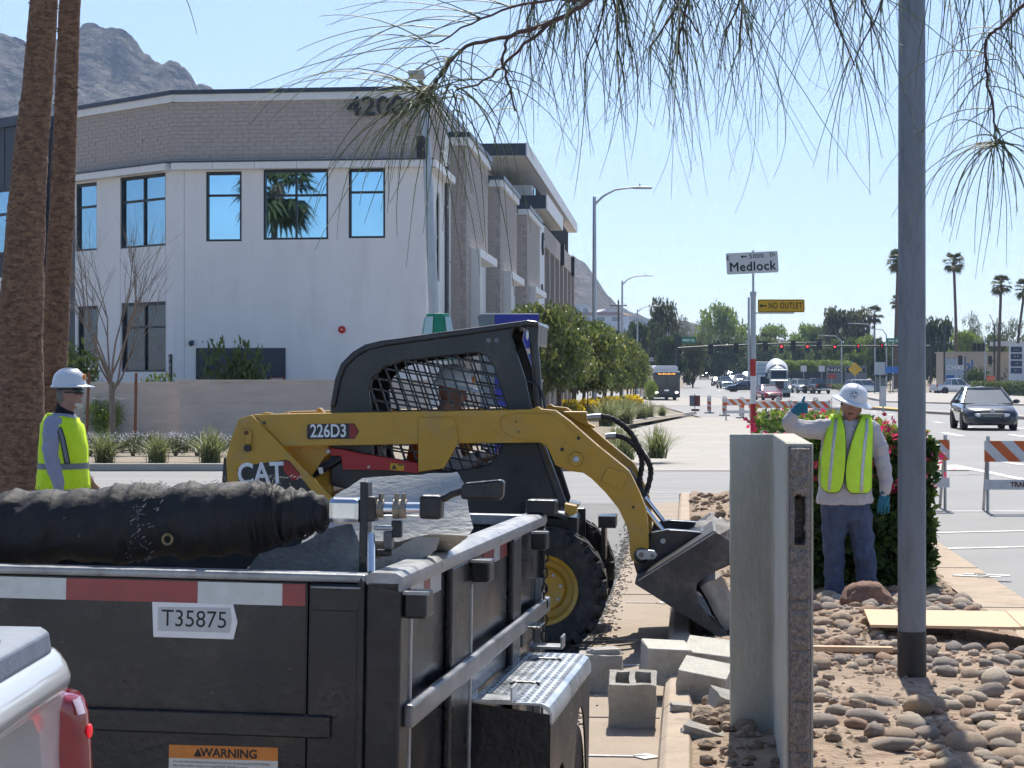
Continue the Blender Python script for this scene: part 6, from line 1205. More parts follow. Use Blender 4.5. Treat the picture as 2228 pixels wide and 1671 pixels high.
lpr('bucket_rim', [Z5(1040, 1075), Z5(1485, 797), Z5(1488, 803), Z5(1044, 1081)], 12.474, 12.48, mat('scuffed edge', (.3, .3, .3), .4, .5, var=.3, vsc=30), bk_, bevel=0)
# hoses on the far arm
for pth in ([(745, 130), (850, 125), (930, 160), (1000, 225), (1060, 330), (1105, 400), (1112, 470), (1085, 575)], [(850, 240), (930, 238), (1000, 275), (1050, 340), (1062, 400), (1050, 480), (1052, 540)]):
    b = MB(); pts = [LP(Z5(*p), 13.7) + Vector((0, .0, 0)) for p in pth]; fine = []
    for i in range(len(pts) - 1):
        p0, p1, p2, p3 = pts[max(i - 1, 0)], pts[i], pts[i + 1], pts[min(i + 2, len(pts) - 1)]
        for k in range(8):
            t_ = k / 8; fine.append(.5 * ((2 * p1) + (p2 - p0) * t_ + (2 * p0 - 5 * p1 + 4 * p2 - p3) * t_ ** 2 + (3 * p1 - p0 - 3 * p2 + p3) * t_ ** 3))
    rr = [.019 + .0028 * math.sin(i * 2.2) for i in range(len(fine))]; b.tube(fine, rr, 8); b.build('hydraulic_hose', M_rub, ld, LO, smooth=60)
    b = MB(); b.tube(fine[:7], .022, 8); b.build('hose_fitting', M_galv, ld, LO, smooth=60)
lpr('valve_block', [Z5(600, 95), Z5(735, 95), Z5(745, 160), Z5(790, 185), Z5(780, 195), Z5(680, 150)], 13.72, 13.9, M_yel, uref=13.7)
# seat, controls
b = MB(); b.bx(-2.1, -1.65, 13.15, 13.65, .75, .9); b.bx(-2.2, -2.08, 13.15, 13.65, .85, 1.4); b.build('seat', M_dark, ld, LO, bevel=.05)
for u in (13.1, 13.7): b = MB(); b.tube([(-1.45, u, .9), (-1.4, u, 1.2)], .014, 6); b.ell((-1.4, u, 1.22), (.03, .03, .04), 8, 6); b.build('joystick', M_dark, ld, LO)
lpr('floor_plate', [Z5(0, 690), Z5(590, 690), Z5(590, 720), Z5(0, 720)], 12.98, 13.83, M_cabk, uref=12.95)
# rubble in the bucket
def chunk(name, label, cat, c, d, rot, seed, m, rough=.14, group=None, cuts=9):
    rs = random.Random(seed); b = MB(); n = cuts
    o = thing(name, label, cat, c, 0, group) if label else None
    M_ = Matrix.Rotation(rot[2], 3, 'Z') @ Matrix.Rotation(rot[1], 3, 'Y') @ Matrix.Rotation(rot[0], 3, 'X')
    bm = bmesh.new(); bmesh.ops.create_cube(bm, size=1); bmesh.ops.subdivide_edges(bm, edges=bm.edges, cuts=cuts, use_grid_fill=True)
    for v in bm.verts:
        q = v.co * 2; k = 1 + rough * (noise.noise(q * 1.1 + Vector((seed, 0, 0))) + .3 * noise.noise(q * 3.2 + Vector((seed, 5, 0))) + .14 * noise.noise(q * 8 + Vector((seed, 9, 0))))
        mxx = max(abs(q.x), abs(q.y), abs(q.z)); l = q.length; rd = .93 + .07 * (mxx / l) ** 2 * 1.0
        w = Vector((v.co.x * d[0], v.co.y * d[1], v.co.z * d[2])) * k * rd; v.co = M_ @ w
    me = bpy.data.meshes.new(name); bm.to_mesh(me); bm.free(); me.materials.append(m); me.shade_smooth(); me.set_sharp_from_angle(angle=R(38))
    return link('lump', me, o) if label else me
q = LP(Z5(1500, 1170), 12.9); chunk('concrete_chunk', 'grey block fragment lying in the loader bucket', 'rubble', S(q.y, q.x, q.z), (.16, .5, .34), (.1, -.5, 0), 3, M_cmu, .1, 'rubble in the bucket')
q = LP(Z5(1500, 780), 13.3); chunk('concrete_chunk', 'pale broken lump on top of the loader bucket', 'rubble', S(q.y, q.x, q.z - .02), (.16, .3, .1), (.2, -.5, .3), 4, M_cmu, .3, 'rubble in the bucket')
q = LP(Z5(1590, 760), 13.5); chunk('concrete_chunk', 'dark dirt-covered lump at the back of the bucket', 'rubble', S(q.y, q.x, q.z - .06), (.12, .3, .12), (.3, .2, .5), 5, M_bkt, .35, 'rubble in the bucket')
# ---------------------------------------------------------------- dump trailer (local: x right, y forward, z up from the near right top corner)
ta = R(7.59); ey = Vector((math.sin(ta), math.cos(ta), -.0197)).normalized(); ex = Vector((math.cos(ta), -math.sin(ta), -.012)); ex = (ex - ey * ex.dot(ey)).normalized(); ez = ex.cross(ey)
C0 = Vector((-.23, 4.18, 1.327)); CAMP = Vector((0, 0, H)); ZG = 1.3                       # origin of the empty sits ZG below the corner
TM = Matrix(((ex.x, ey.x, ez.x, 0), (ex.y, ey.y, ez.y, 0), (ex.z, ey.z, ez.z, 0), (0, 0, 0, 1))); TM.translation = C0 - ez * ZG
tr = thing('dump_trailer', 'black dump trailer with reflective tape, seen from its tailgate corner', 'trailer', M=TM); TO = Vector((0, 0, -ZG))
def TL(p, ax, val=0.):
    n_ = (ex, ey, ez)[ax]; d = Vector(((p[0] - CX) / F, 1, -(p[1] - HY) / F)); t_ = ((C0 - CAMP).dot(n_) + val) / d.dot(n_); q = CAMP + d * t_ - C0
    return Vector((q.dot(ex), q.dot(ey), q.dot(ez)))
M_tb = mat('trailer black', (.012, .0125, .0145), .33, var=.4, vsc=4, rvar=.12, dirt=[((.06, .056, .052), 3.5, .5, .78, .55), ((.25, .21, .17), 60, .67, .72, .85), ((.045, .04, .036), 18, .55, .7, .6)], bump=.0015, bsc=60)
M_tw = mat('worn rail', (.34, .34, .335), .38, .15, var=.3, vsc=18, rvar=.12, dirt=((.08, .08, .085), 9, .56, .7, .8), bump=.001, bsc=60)
M_tapeR = mat('red reflective tape', (.24, .008, .016), .3, var=.25, vsc=16, coat=.4); M_tapeW = mat('silver reflective tape', (.5, .52, .52), .35, .2, var=.1, vsc=30, coat=.3, dirt=((.25, .25, .25), 40, .6, .7, .5))
M_dia = mat('tread plate', (.58, .6, .62), .28, .85, var=.12, vsc=6, rvar=.1, dirt=((.35, .33, .3), 8, .55, .75, .5))
def tb(name, x0, x1, y0, y1, z0, z1, m=None, parent=None, bevel=.006):
    b = MB(); b.bx(x0, x1, y0, y1, z0, z1); return b.build(name, m or M_tb, parent or tr, TO, bevel=bevel)
HB = -.95; W = 2.05; L = 2.62
tg = tb('tailgate', -W, -.2, -.006, .03, HB, -.008); tb('tailgate_bar', -W, -.145, -.024, -.006, -.338, -.29, parent=tg, bevel=.004)
tb('tailgate_top_rail', -W, -.075, -.018, .05, -.01, .008, M_tw, tg); tb('tailgate_stile', -.198, -.078, -.012, .03, HB, -.012, parent=tg); tb('stile_plate', -.19, -.085, -.016, -.012, -.07, -.022, parent=tg, bevel=.002); tb('stile_lip', -.19, -.085, -.03, -.016, -.022, -.018, M_tw, tg, .001)
xs_ = [-1.2, -.905, -.731, -.44, -.256, -.206]; 
for i in range(len(xs_) - 1): tb('tape_strip', xs_[i], xs_[i + 1], -.0085, -.006, -.0625, -.0165, (M_tapeR if i % 2 == 0 else M_tapeW), tg, 0)
# number plate and warning sticker
pf = [(-.536, -.137), (-.54, -.062), (-.362, -.062), (-.352, -.1), (-.36, -.137)]
b = MB(); b.prism(pf, lambda p, o: Vector((p[0], o, p[1])), -.006, -.0095); npl = b.build('number_plate', M_white, tg, TO, bevel=.002)
b = MB(); b.prism([(-.526, -.123), (-.526, -.072), (-.368, -.07), (-.364, -.097), (-.368, -.123)], lambda p, o: Vector((p[0], o, p[1])), -.0095, -.0102); b.build('plate_field', mat('plate grey', (.5, .51, .5), .5), npl, TO)
place_text('lettering', 'T35875', .0505, M_blkm, npl, frame(Vector((-.446, -.0107, -.0975)) - TO, (1, 0, -.01), (0, 0, 1)), sx=.93)
M_orng = mat('sticker orange', (.6, .2, .03), .5, var=.12, vsc=20); b = MB(); b.prism([(-.497, -.392), (-.497, -.364), (-.26, -.362), (-.26, -.39)], lambda p, o: Vector((p[0], o, p[1])), -.006, -.0085); ws = b.build('warning_sticker', M_orng, tg, TO)
b = MB(); b.prism([(-.497, -.62), (-.497, -.392), (-.26, -.39), (-.26, -.62)], lambda p, o: Vector((p[0], o, p[1])), -.006, -.008); b.build('sticker_text_field', mat('sticker paper', (.6, .58, .54), .6, var=.1), ws, TO)
place_text('lettering', 'WARNING', .0255, M_blkm, ws, frame(Vector((-.366, -.0092, -.3785)) - TO, (1, 0, 0), (0, 0, 1)), bold=.0007)
b = MB(); b.prism([(-.443, -.387), (-.4335, -.369), (-.424, -.387)], lambda p, o: Vector((p[0], o, p[1])), -.0085, -.0092); b.build('warning_triangle', M_blkm, ws, TO)
for k in range(9): place_text('lettering', ['You must read and understand the owner\'s manual prior to operating this DUMP TRAILER.', 'Never allow children to play on or around DUMP TRAILER or machine.', 'Use caution while lifting. Safety first.'][k % 3], .0066, M_blkm, ws, frame(Vector((-.488, -.0087, -.3985 - k * .0085)) - TO, (1, 0, 0), (0, 0, 1)), align='LEFT', sx=.86)
# corner post, side wall with stakes, rails
tb('corner_post', -.075, .0, -.012, .09, HB, -.004); b = MB(); b.cyl(Vector((-.085, -.01, HB)), Vector((-.085, -.01, .0)), .009, n=8); b.build('hinge_rod', M_tb, tr, TO)
side = tb('side_wall', -.032, -.02, .09, L - .02, HB, -.02, mat('side sheet', (.03, .031, .034), .2, .3, var=.3, vsc=2.5, rvar=.1, dirt=((.22, .215, .21), 1.8, .5, .68, .6)))
b = MB(); b.loft([[Vector((x, y, z)) for x, z in ((-.075, -.012), (-.075, .006), (-.066, .012), (-.012, .012), (.002, .004), (.004, -.012), (0, -.026), (-.02, -.026))] for y in (-.012, .9, 1.8, L)]); b.build('top_rail', M_tw, tr, TO, smooth=35)
tb('left_wall', -W - .02, -W, 0, L, HB, 0); tb('left_rail', -W - .05, -W + .03, 0, L, 0, .012, M_tw)
tb('front_wall', -W, 0, L - .02, L + .01, HB, -.03); tb('front_rail', -W, -.02, L - .04, L + .03, -.03, .006, M_tw); tb('floor', -W, 0, .03, L, HB, HB + .02, mat('dirty steel', (.12, .1, .085), .8, var=.3, vsc=4))
for y0, y1 in ((.66, .95), (1.8, 1.98)): tb('stake_post', -.02, .0, y0, y1, HB, -.026)
for y0 in (.0, .93, 2.2): 
    sp_ = tb('stake_pocket', .0, .05, y0 + .01, y0 + .1, -.085, -.028)
    tb('pocket_lip', .0, .055, y0 + .0, y0 + .012, -.034, -.026, M_tw, sp_, .001)
tb('rub_rail', .0, .022, .03, L - .02, -.318, -.268, mat('worn rub rail', (.2, .2, .205), .35, .4, var=.3, vsc=7, rvar=.1, dirt=((.42, .41, .4), 5, .45, .7, .7)))
for y0 in (.09, .95, 2.5): tb('edge_strip', -.02, .004, y0, y0 + .018, HB, -.09 if y0 < 2 else -.2, M_tw, bevel=.002)
tape = [(.2, .36), (.36, .45), (.45, .6), (1.3, 1.5), (1.5, 1.62), (1.62, 1.78)]
for i, (a_, c_) in enumerate(tape): tb('tape_strip', -.02, -.0185, a_, c_, -.075, -.03, (M_tapeW, M_tapeR)[i % 2], side, 0)
tb('hook_plate', -.018, -.002, 2.05, 2.3, -.38, -.3); tb('hook_flat', 0, .06, 1.98, 2.12, -.312, -.306)
b = MB()                                                # chain hanging at the front post
for k in range(15):
    c = Vector((.012 + .004 * (k % 2), 2.48 + .012 * math.sin(k * .8), -.05 - k * .026)); pts = [c + Vector(((.009 * math.cos(a_) if k % 2 else 0), (0 if k % 2 else .009 * math.cos(a_)), .017 * math.sin(a_))) for a_ in np.linspace(0, 2 * math.pi, 9)]; b.tube(pts, .0032, 5, caps=False)
b.build('chain', M_tb, tr, TO, fix=False)
# fender with tread plate, wheels
zf = -.404; fy0, fy1, fx = 1.045, 2.14, .205
b = MB(); rr_ = .03
b.loft([[Vector((x, y, z)) for x, z in ((-.01, zf), (fx - rr_, zf), (fx - .008, zf - .01), (fx, zf - rr_), (fx, zf - .055), (fx - .006, zf - .055), (fx - .006, zf - rr_), (fx - rr_, zf - .006), (-.01, zf - .006))] for y in (fy0, fy1)]); fd = b.build('fender', M_dia, tr, TO, smooth=35)
b = MB()                                                # raised diamonds of the tread plate
for i in range(44):
    for j in range(8):
        c = Vector((.012 + j * .0235, fy0 + .02 + i * .0245, zf + .0006)); b.box(c, (.015, .0045, .0022), Matrix.Rotation(R(45 if (i + j) % 2 else -45), 3, 'Z'))
stuff(b.build('tread_bars', M_dia, fd, TO, fix=False))
b = MB(); b.prism([(fx - .006, zf - .03), (-.01, zf - .006), (-.01, zf - .9), (fx - .006, zf - .9)], lambda p, o: Vector((p[0], o, p[1])), fy0, fy0 + .012); b.build('fender_end', M_tb, fd, TO)
b = MB(); sh = [(fy0, zf - .05), (fy1, zf - .05), (fy1, zf - .8)] + [(fy1 - .03 - .25 + .25 * math.cos(a_), zf - .62 + .5 * math.sin(a_)) for a_ in np.linspace(0, math.pi, 12)] + [(fy0 + .53 - .25 + .24 * math.cos(a_), zf - .62 + .42 * math.sin(a_)) for a_ in np.linspace(0, math.pi, 12)] + [(fy0, zf - .8)]
b.prism(sh, lambda p, o: Vector((o, p[0], p[1])), fx - .01, fx - .004); b.build('fender_skirt', M_tb, fd, TO)
for yy in (1.32, 1.86): b = MB(); Mx = Matrix.Translation((.1, yy, -.86)) @ Matrix.Rotation(R(90), 4, 'Y'); b.lathe([(.14, -.08), (.27, -.09), (.3, -.06), (.3, .06), (.27, .09), (.14, .08)], Mx, 28); wo = b.build('tyre', M_rub, tr, TO, smooth=40); b = MB(); b.lathe([(.02, .05), (.06, .06), (.1, .02), (.15, .07), (.16, -.05)], Mx, 20); b.build('rim', M_rim, wo, TO, smooth=40)
for y0 in (1.0, 2.2):
    b = MB(); b.prism([(.0, -.38), (.0, -.392), (.1, -.392), (.1, -.36), (.105, -.36), (.105, -.4), (0, -.4)], lambda p, o: Vector((p[0], o, p[1])), y0, y0 + .1); b.build('step_bracket', M_dia if y0 < 2 else M_tw, tr, TO)
for k in range(2):
    b = MB(); y_ = 1.38 + k * .55; b.tube([(.05, y_, zf + .004), (.06, y_ + .02, zf + .005), (.12, y_ + .02, zf + .005), (.13, y_, zf + .004)], .004, 5); b.build('tie_slot', M_tb, fd, TO)
tb('chassis', -W + .3, -.3, .1, L + .8, HB - .2, HB); b = MB(); b.bx(-.03, .0, .09, .3, -.8, -.62); b.prism([(0.02, -.56), (.05, -.54), (.05, -.7), (.02, -.72)], lambda p, o: Vector((.002 + o, p[0], p[1])), 0, .002)
b.build('side_marker', M_tapeR, tr, TO)
# ---- rolled tarp with its roller, support and crank
def onp(x, y, yy): return TL(Z6(x, y) if x < 1700 else Z6(x, y), 1, yy)
YT = .16
M_tarp = mat('black tarp', (.011, .012, .014), .72, var=.3, vsc=9, bump=.0035, bsc=45, dirt=[((.06, .056, .053), 4, .56, .76, .4), ((.3, .29, .27), 40, .68, .73, .6)])
tp = thing('tarp_roll', 'rolled black mesh tarp with frayed folds lying along the tailgate top', 'tarp', M=TM)
b = MB(); c0 = TL(Z6(0, 380), 1, YT); c1 = TL(Z6(1760, 285), 1, YT); rings = []
N = 190
for i in range(N + 1):
    f = -.55 + 1.55 * i / N; c = c0.lerp(c1, f)
    r = .082 - .010 * f + .006 * fbm(Vector((f * 9, 0, 3))) + .0035 * math.sin(f * 40 + 2 * math.sin(f * 9))
    if f > .78: r -= .044 * ((f - .78) / .22) ** 1.25; r += .004 * math.sin((f - .78) * 190)
    if .36 < f < .52: r += .006 * math.sin((f - .36) / .16 * math.pi)
    ring = []
    for j in range(40):
        a_ = 2 * math.pi * j / 40; k = r * (1 + .09 * noise.noise(Vector((f * 18 + a_ * 1.6, math.cos(a_) * 1.5, math.sin(a_) * 1.5))) + .02 * noise.noise(Vector((f * 90 + a_ * 3, a_ * 2, 0))))
        k += .005 * max(0, math.sin(a_ * 1 + f * 26) - .9) * 10 * .6
        for f0, sl_, hh, ww in ((-.3, .03, .007, .12), (.02, .025, .008, .15), (.36, -.02, .012, .05), (.43, .015, .01, .08), (.57, .03, .008, .12), (.68, .02, .006, .08), (.78, -.025, .008, .06), (.88, .02, .006, .05)):
            dd_ = f - f0 - sl_ * math.sin(a_ + f0 * 20)
            if dd_ > 0: k += .6 * hh * math.exp(-dd_ / ww)
        ring.append(c + Vector((0, k * math.cos(a_), k * math.sin(a_))))
    rings.append(ring)
b.loft(rings); b.build('roll', M_tarp, tp, TO, smooth=60, fix=False)
for k, (f, w) in enumerate(((.80, .005), (.86, .005), (.915, .004), (.965, .004))):   # spiral edges of the layers
    b = MB(); c = c0.lerp(c1, f); r = .073 - .044 * max(0, (f - .78) / .22) ** 1.25 + .004; b.tube([c + Vector((.05 * (a_ / 6.3 - .5), r * math.cos(a_), r * math.sin(a_))) for a_ in np.linspace(0, 6.28, 26)], w, 5); b.build('layer_edge', M_tarp, tp, TO, smooth=60)
b = MB()                                                # frayed threads
for i in range(420):
    f = random.gauss(.44, .03) if i < 300 else random.uniform(0, .95); a_ = random.uniform(1.2, 4.6) if i < 300 else random.uniform(1.3, 2.2); c = c0.lerp(c1, f); r = .083; p0 = c + Vector((0, r * math.cos(a_), r * math.sin(a_))); p1 = p0 + Vector((random.gauss(0, .005), -.003 + random.gauss(0, .002), random.gauss(0, .005))); b.tube([p0, p0.lerp(p1, .5) + Vector((random.gauss(0, .003),) * 3), p1], .0006, 3, caps=False)
stuff(b.build('frayed_threads', mat('frayed thread', (.35, .34, .33), .8), tp, TO, fix=False))
b = MB(); c = TL(Z6(900, 430), 1, .07); b.lathe([(.008, 0), (.012, .002), (.014, 0)], frame(c, (1, 0, 0), (0, 0, 1)), 14); b.build('grommet', mat('brass', (.3, .22, .12), .5, .8), tp, TO)
def E8(x, y): return (560 + x / 5.53, 960 + y / 5.53)
yt_ = YT
def cbox(name, x0, y0, x1, y1, d, m, parent=None, bevel=.003, yy=None):
    a_, c_ = TL(E8(x0, y0), 1, yy or yt_), TL(E8(x1, y1), 1, yy or yt_); b = MB(); b.bx(a_.x, c_.x, (yy or yt_) - d / 2, (yy or yt_) + d / 2, c_.z, a_.z); return b.build(name, m, parent or tk, TO, bevel=bevel)
tk = thing('tarp_crank', 'tarp roller bracket with shiny shaft and black crank handle on the trailer corner', 'crank', M=TM)
cbox('roller_tube', 880, 670, 1262, 990, .06, M_chrome, bevel=.012); cbox('bracket_plate', 1262, 480, 1340, 1700, .05, M_tb); cbox('bracket_gusset', 1340, 660, 1440, 960, .05, M_tb)
a_, c_ = TL(E8(1440, 815), 1, yt_), TL(E8(1990, 820), 1, yt_); b = MB(); b.cyl(a_, c_, .0155, n=16); b.build('shaft', M_chrome, tk, TO, smooth=40)
for x in (1450, 1640, 1720): p_ = TL(E8(x, 815), 1, yt_); b = MB(); b.cyl(p_, p_ + Vector((.014, 0, 0)), .021, n=12); b.cyl(p_ + Vector((.007, 0, .018)), p_ + Vector((.007, 0, .034)), .006, n=6); b.build('shaft_collar', mat('grimy steel', (.3, .26, .2), .5, .6, var=.3, vsc=40) if x == 1450 else MATS['grimy steel'], tk, TO)
cbox('crank_hub', 1970, 640, 2230, 940, .05, M_tb, bevel=.008)
p0 = TL((560 + 2150 / 5.53, 960 + 700 / 5.53), 1, yt_); p1 = TL(D(975, 1068), 1, yt_); p2 = TL(D(1000, 1060), 1, yt_); b = MB(); b.tube([p0, p0.lerp(p1, .6) + Vector((0, 0, -.004)), p1, p2], .008, 8); b.build('crank_arm', M_tb, tk, TO, smooth=60)
b = MB(); q = [TL(D(x, y), 1, yt_) for x, y in ((998, 1078), (998, 1048), (1010, 1042), (1085, 1035), (1090, 1042), (1088, 1074), (1080, 1080))]; b.prism([(p.x, p.z) for p in q], lambda p, o: Vector((p[0], o, p[1])), yt_ - .018, yt_ + .018); b.build('crank_grip', M_tb, tk, TO, bevel=.006)
cbox('spring_pin', 1530, 1080, 1630, 1290, .03, mat('spring steel', (.15, .15, .15), .5, .6)); cbox('latch_plate', 1620, 950, 1740, 1160, .02, M_tb); cbox('latch_ring', 1430, 1300, 1620, 1390, .008, M_tb); cbox('latch_nut', 1420, 1010, 1640, 1070, .03, M_galv)
b = MB(); a_ = TL(E8(1370, 1120), 1, .1); c_ = TL(E8(1370, 1590), 1, .03); b.cyl(a_, c_, .008, n=8); b.build('stay_rod', M_chrome, tk, TO)
tb('corner_block', -.06, .04, L - .08, L + .02, .012, .06, M_tb)
# concrete rubble in the trailer
def tpt(p, yy): q = TL(p, 1, yy); return C0 + ex * q.x + ey * q.y + ez * q.z
M_stc = mat('pale stuccoed concrete', (.48, .47, .43), .95, var=.14, vsc=9, bump=.008, bsc=45, stretch=(1, 1, 2.2), dirt=[((.25, .24, .22), 5, .5, .72, .6), ((.2, .19, .17), 50, .58, .68, .6)])
def slabchunk(pts, yy, th, label, seed, m, sl=0.):
    yb = max(p[1] for p in pts); ps = [tpt(D(*p), yy + sl * (yb - p[1])) for p in pts]; c = sum(ps, Vector()) / len(ps); o = thing('concrete_chunk', label, 'rubble', c, 0, 'rubble in the trailer'); b = MB()
    dirv = (ey * .8 - ex * .4 - ez * .3).normalized() * th
    n = len(ps); b.add([p - c for p in ps] + [p + dirv - c for p in ps], [tuple(range(n)), tuple(range(2 * n - 1, n - 1, -1))] + [(i, n + i, n + (i + 1) % n, (i + 1) % n) for i in range(n)])
    me = b.mesh('lump', m); bm = bmesh.new(); bm.from_mesh(me); bmesh.ops.triangulate(bm, faces=bm.faces)
    for _ in range(4): bmesh.ops.subdivide_edges(bm, edges=[e for e in bm.edges if e.calc_length() > .028], cuts=1); bmesh.ops.triangulate(bm, faces=bm.faces)
    for v in bm.verts: v.co += Vector((noise.noise(v.co * 9 + Vector((seed, 0, 0))), noise.noise(v.co * 9 + Vector((0, seed, 0))), noise.noise(v.co * 9 + Vector((0, 0, seed))))) * .007 + Vector((0, 0, 1)) * .003 * noise.noise(v.co * 40)
    bm.to_mesh(me); bm.free(); me.shade_smooth(); me.set_sharp_from_angle(angle=R(32)); return link('lump', me, o)
slabchunk([(722, 1070), (780, 1035), (985, 1018), (1002, 1055), (1020, 1135), (1008, 1155), (930, 1150), (860, 1165), (760, 1175), (700, 1130)], .5, .32, 'big pale stuccoed concrete slab leaning in the trailer behind the crank', 1, M_stc, .0017)
slabchunk([(690, 1150), (760, 1130), (800, 1235), (700, 1260), (520, 1240), (560, 1195), (640, 1180)], .36, .2, 'rough grey concrete lump below the tarp end in the trailer', 2, mat('rough grey concrete', (.22, .21, .19), .95, var=.3, vsc=14, bump=.008, bsc=70, dirt=((.35, .27, .18), 8, .58, .7, .6)), .0006)
slabchunk([(800, 1215), (900, 1160), (950, 1160), (940, 1190), (820, 1260)], .42, .2, 'dark concrete fragment wedged against the trailer side wall', 3, M_cmu)
# ---------------------------------------------------------------- things on the island
SO = lambda u, v, z=0.: S(u, v, z)
M_stw = mat('painted stucco wall', (.5, .48, .405), .9, var=.1, vsc=4, bump=.006, bsc=55, dirt=[((.3, .26, .21), 2.6, .5, .74, .6), ((.6, .59, .55), 9, .58, .72, .5), ((.2, .18, .16), 40, .66, .72, .6)], stretch=(1, 1, .45))
M_brkn = mat('broken block face', (.33, .285, .25), .98, var=.35, vsc=60, bump=.012, bsc=140, dirt=[((.1, .085, .075), 110, .53, .62, .8), ((.48, .44, .39), 20, .58, .7, .6)])
wl = thing('block_wall', 'stuccoed concrete block wall stub with broken open end', 'wall', SO(8.5, .4), -A); WO = Vector((.4, 8.5, 0))
plan = [(.186, 9.13), (.372, 9.13), (.38, 9.122), (.38, 7.99), (.485, 7.99), (.485, 9.24), (.186, 9.24)]
b = MB(); zs = [-.1, .06] + [.06 + 1.42 * k / 40 for k in range(1, 41)] + [1.49]
b.loft([[Vector((v + (.012 * (z < .08) * (-1 if v < .4 else 1)), u, z)) for v, u in plan] for z in zs]); b.v = [(x + .004 * noise.noise(Vector((x * 5, y * 5, z * 7))), y + .004 * noise.noise(Vector((x * 5 + 9, y * 5, z * 7))), z + (.006 * noise.noise(Vector((x * 14, y * 14, 3))) if z > 1.4 else 0)) for x, y, z in b.v]; b.build('wall', M_stw, wl, WO, bevel=.008)
b = MB(); b.bx(.38, .3885, 7.882, 7.99, -.1, 1.489); b.bx(.4765, .485, 7.882, 7.99, -.1, 1.489); b.bx(.3885, .4765, 7.886, 7.99, 1.478, 1.489); b.build('stucco_skin', M_stw, wl, WO)
b = MB(); nx, nz = 16, 190; vs_ = []; x0, x1, z0, z1 = .3887, .4763, -.05, 1.4775
for j in range(nz + 1):
    for i in range(nx + 1):
        x = x0 + (x1 - x0) * i / nx; z = z0 + (z1 - z0) * j / nz
        d = .016 + .012 * noise.noise(Vector((x * 40, z * 40, 0))) + .006 * noise.noise(Vector((x * 160, z * 160, 3)))
        if i < 1 + 1.2 * noise.noise(Vector((z * 9, 1, 0))) + 1 or i > nx - 1.2: d -= .008
        if 1.10 < z + .012 * noise.noise(Vector((x * 90, 0, 0))) < 1.285 and abs(x - .432) < .017 + .003 * noise.noise(Vector((z * 50, 2, 0))): d = -.09
        if abs(((z + .02) % .2) - .1) < .006: d -= .01
        if i in (0, nx) or j in (0, nz): d = -.012
        vs_.append(Vector((x, 7.878 - d, z)))
b.add(vs_, [(j*(nx+1)+i, j*(nx+1)+i+1, (j+1)*(nx+1)+i+1, (j+1)*(nx+1)+i) for j in range(nz) for i in range(nx)]); b.build('broken_end', M_brkn, wl, WO, smooth=50, fix=False)
# steel pole
p = P((1984, 0), 10.9); pole = thing('steel_pole', 'tall galvanised steel pole with black painted foot, right foreground', 'pole', (p.x, p.y, soil_z(11.05, 1.2) - .02))
rz_ = .0785; b = MB(); b.lathe([(rz_, 0), (rz_, .27)], n=36); b.build('painted_foot', mat('black foot paint', (.015, .015, .017), .5, var=.3, vsc=12, dirt=((.14, .11, .08), 7, .52, .75, .7)), pole, smooth=60)
b = MB(); b.lathe([(rz_ - .002, .27), (rz_ - .006, 4), (rz_ - .014, 9)], n=36); b.build('shaft', mat('weathered zinc', (.2, .215, .24), .5, .55, var=.22, vsc=5, rvar=.12, stretch=(1, 1, .2), dirt=[((.1, .11, .12), 14, .5, .7, .6), ((.34, .35, .36), 5, .55, .75, .5)]), pole, smooth=60)
b = MB(); b.tube([(-.06, 0, 9), (-.4, 0, 9.5), (-2, 0, 9.8)], .05, 8); b.build('arm', M_galv, pole)
# boulders and cobbles (the cobbles belong to the soil)
M_st = [mat('river stone %d' % k, c, .85, var=.25, vsc=14, bump=.004, bsc=60, coords='Object', dirt=[((.42, .33, .24), 5, .5, .72, .6), ((.16, .13, .11), 30, .62, .7, .5)]) for k, c in enumerate(((.4, .3, .215), (.33, .27, .22), (.44, .32, .22), (.29, .245, .21), (.5, .41, .31), (.38, .24, .16)))]
def stone_mesh(seed, m, rough=.16, sub=3, ang=.0):
    bm = bmesh.new(); bmesh.ops.create_icosphere(bm, subdivisions=sub, radius=1)
    for v in bm.verts:
        q = v.co.normalized(); k = 1 + rough * (noise.noise(q * 1.3 + Vector((seed, 0, 0))) + .35 * noise.noise(q * 3 + Vector((0, seed, 0))))
        if ang: k = min(k, 1.0 / max(.55, max(abs(q.dot(Vector(d).normalized())) for d in ((1, .3, .2), (-.2, 1, .1), (.1, -.2, 1), (.6, .5, .7), (-.7, .4, .5)))) * .95) * (1 + ang * noise.noise(q * 6 + Vector((seed, 3, 0))))
        v.co = q * k
    me = bpy.data.meshes.new('stone'); bm.to_mesh(me); bm.free(); me.materials.append(m); me.shade_smooth(); return me
SM = [stone_mesh(i * 3.7, M_st[i % 6], .24, 2, .1 if i % 4 == 1 else 0) for i in range(18)]
def boulder(p, d, rz, seed, m, label):
    t = thing('boulder', label, 'boulder', p, rz); o = link('rock', stone_mesh(seed, m, .3, 4, .08), t); o.scale = d; return t
M_rr = mat('red rock', (.27, .16, .115), .9, var=.3, vsc=5, bump=.012, bsc=22, dirt=[((.4, .3, .25), 8, .55, .7, .6), ((.5, .24, .1), 4, .6, .75, .5)])
q = G((1886, 1328), .12); boulder(q + Vector((0, .1, .06)), (.18, .15, .15), .3, 2.2, M_rr, 'large reddish boulder at the worker\'s feet')
q = G((1832, 1425), .12); boulder(q + Vector((0, .05, .0)), (.075, .07, .09), .6, 4.1, M_rr, 'small brown pointed boulder near the wall, behind the thin plank')
rs = random.Random(21); placed = []
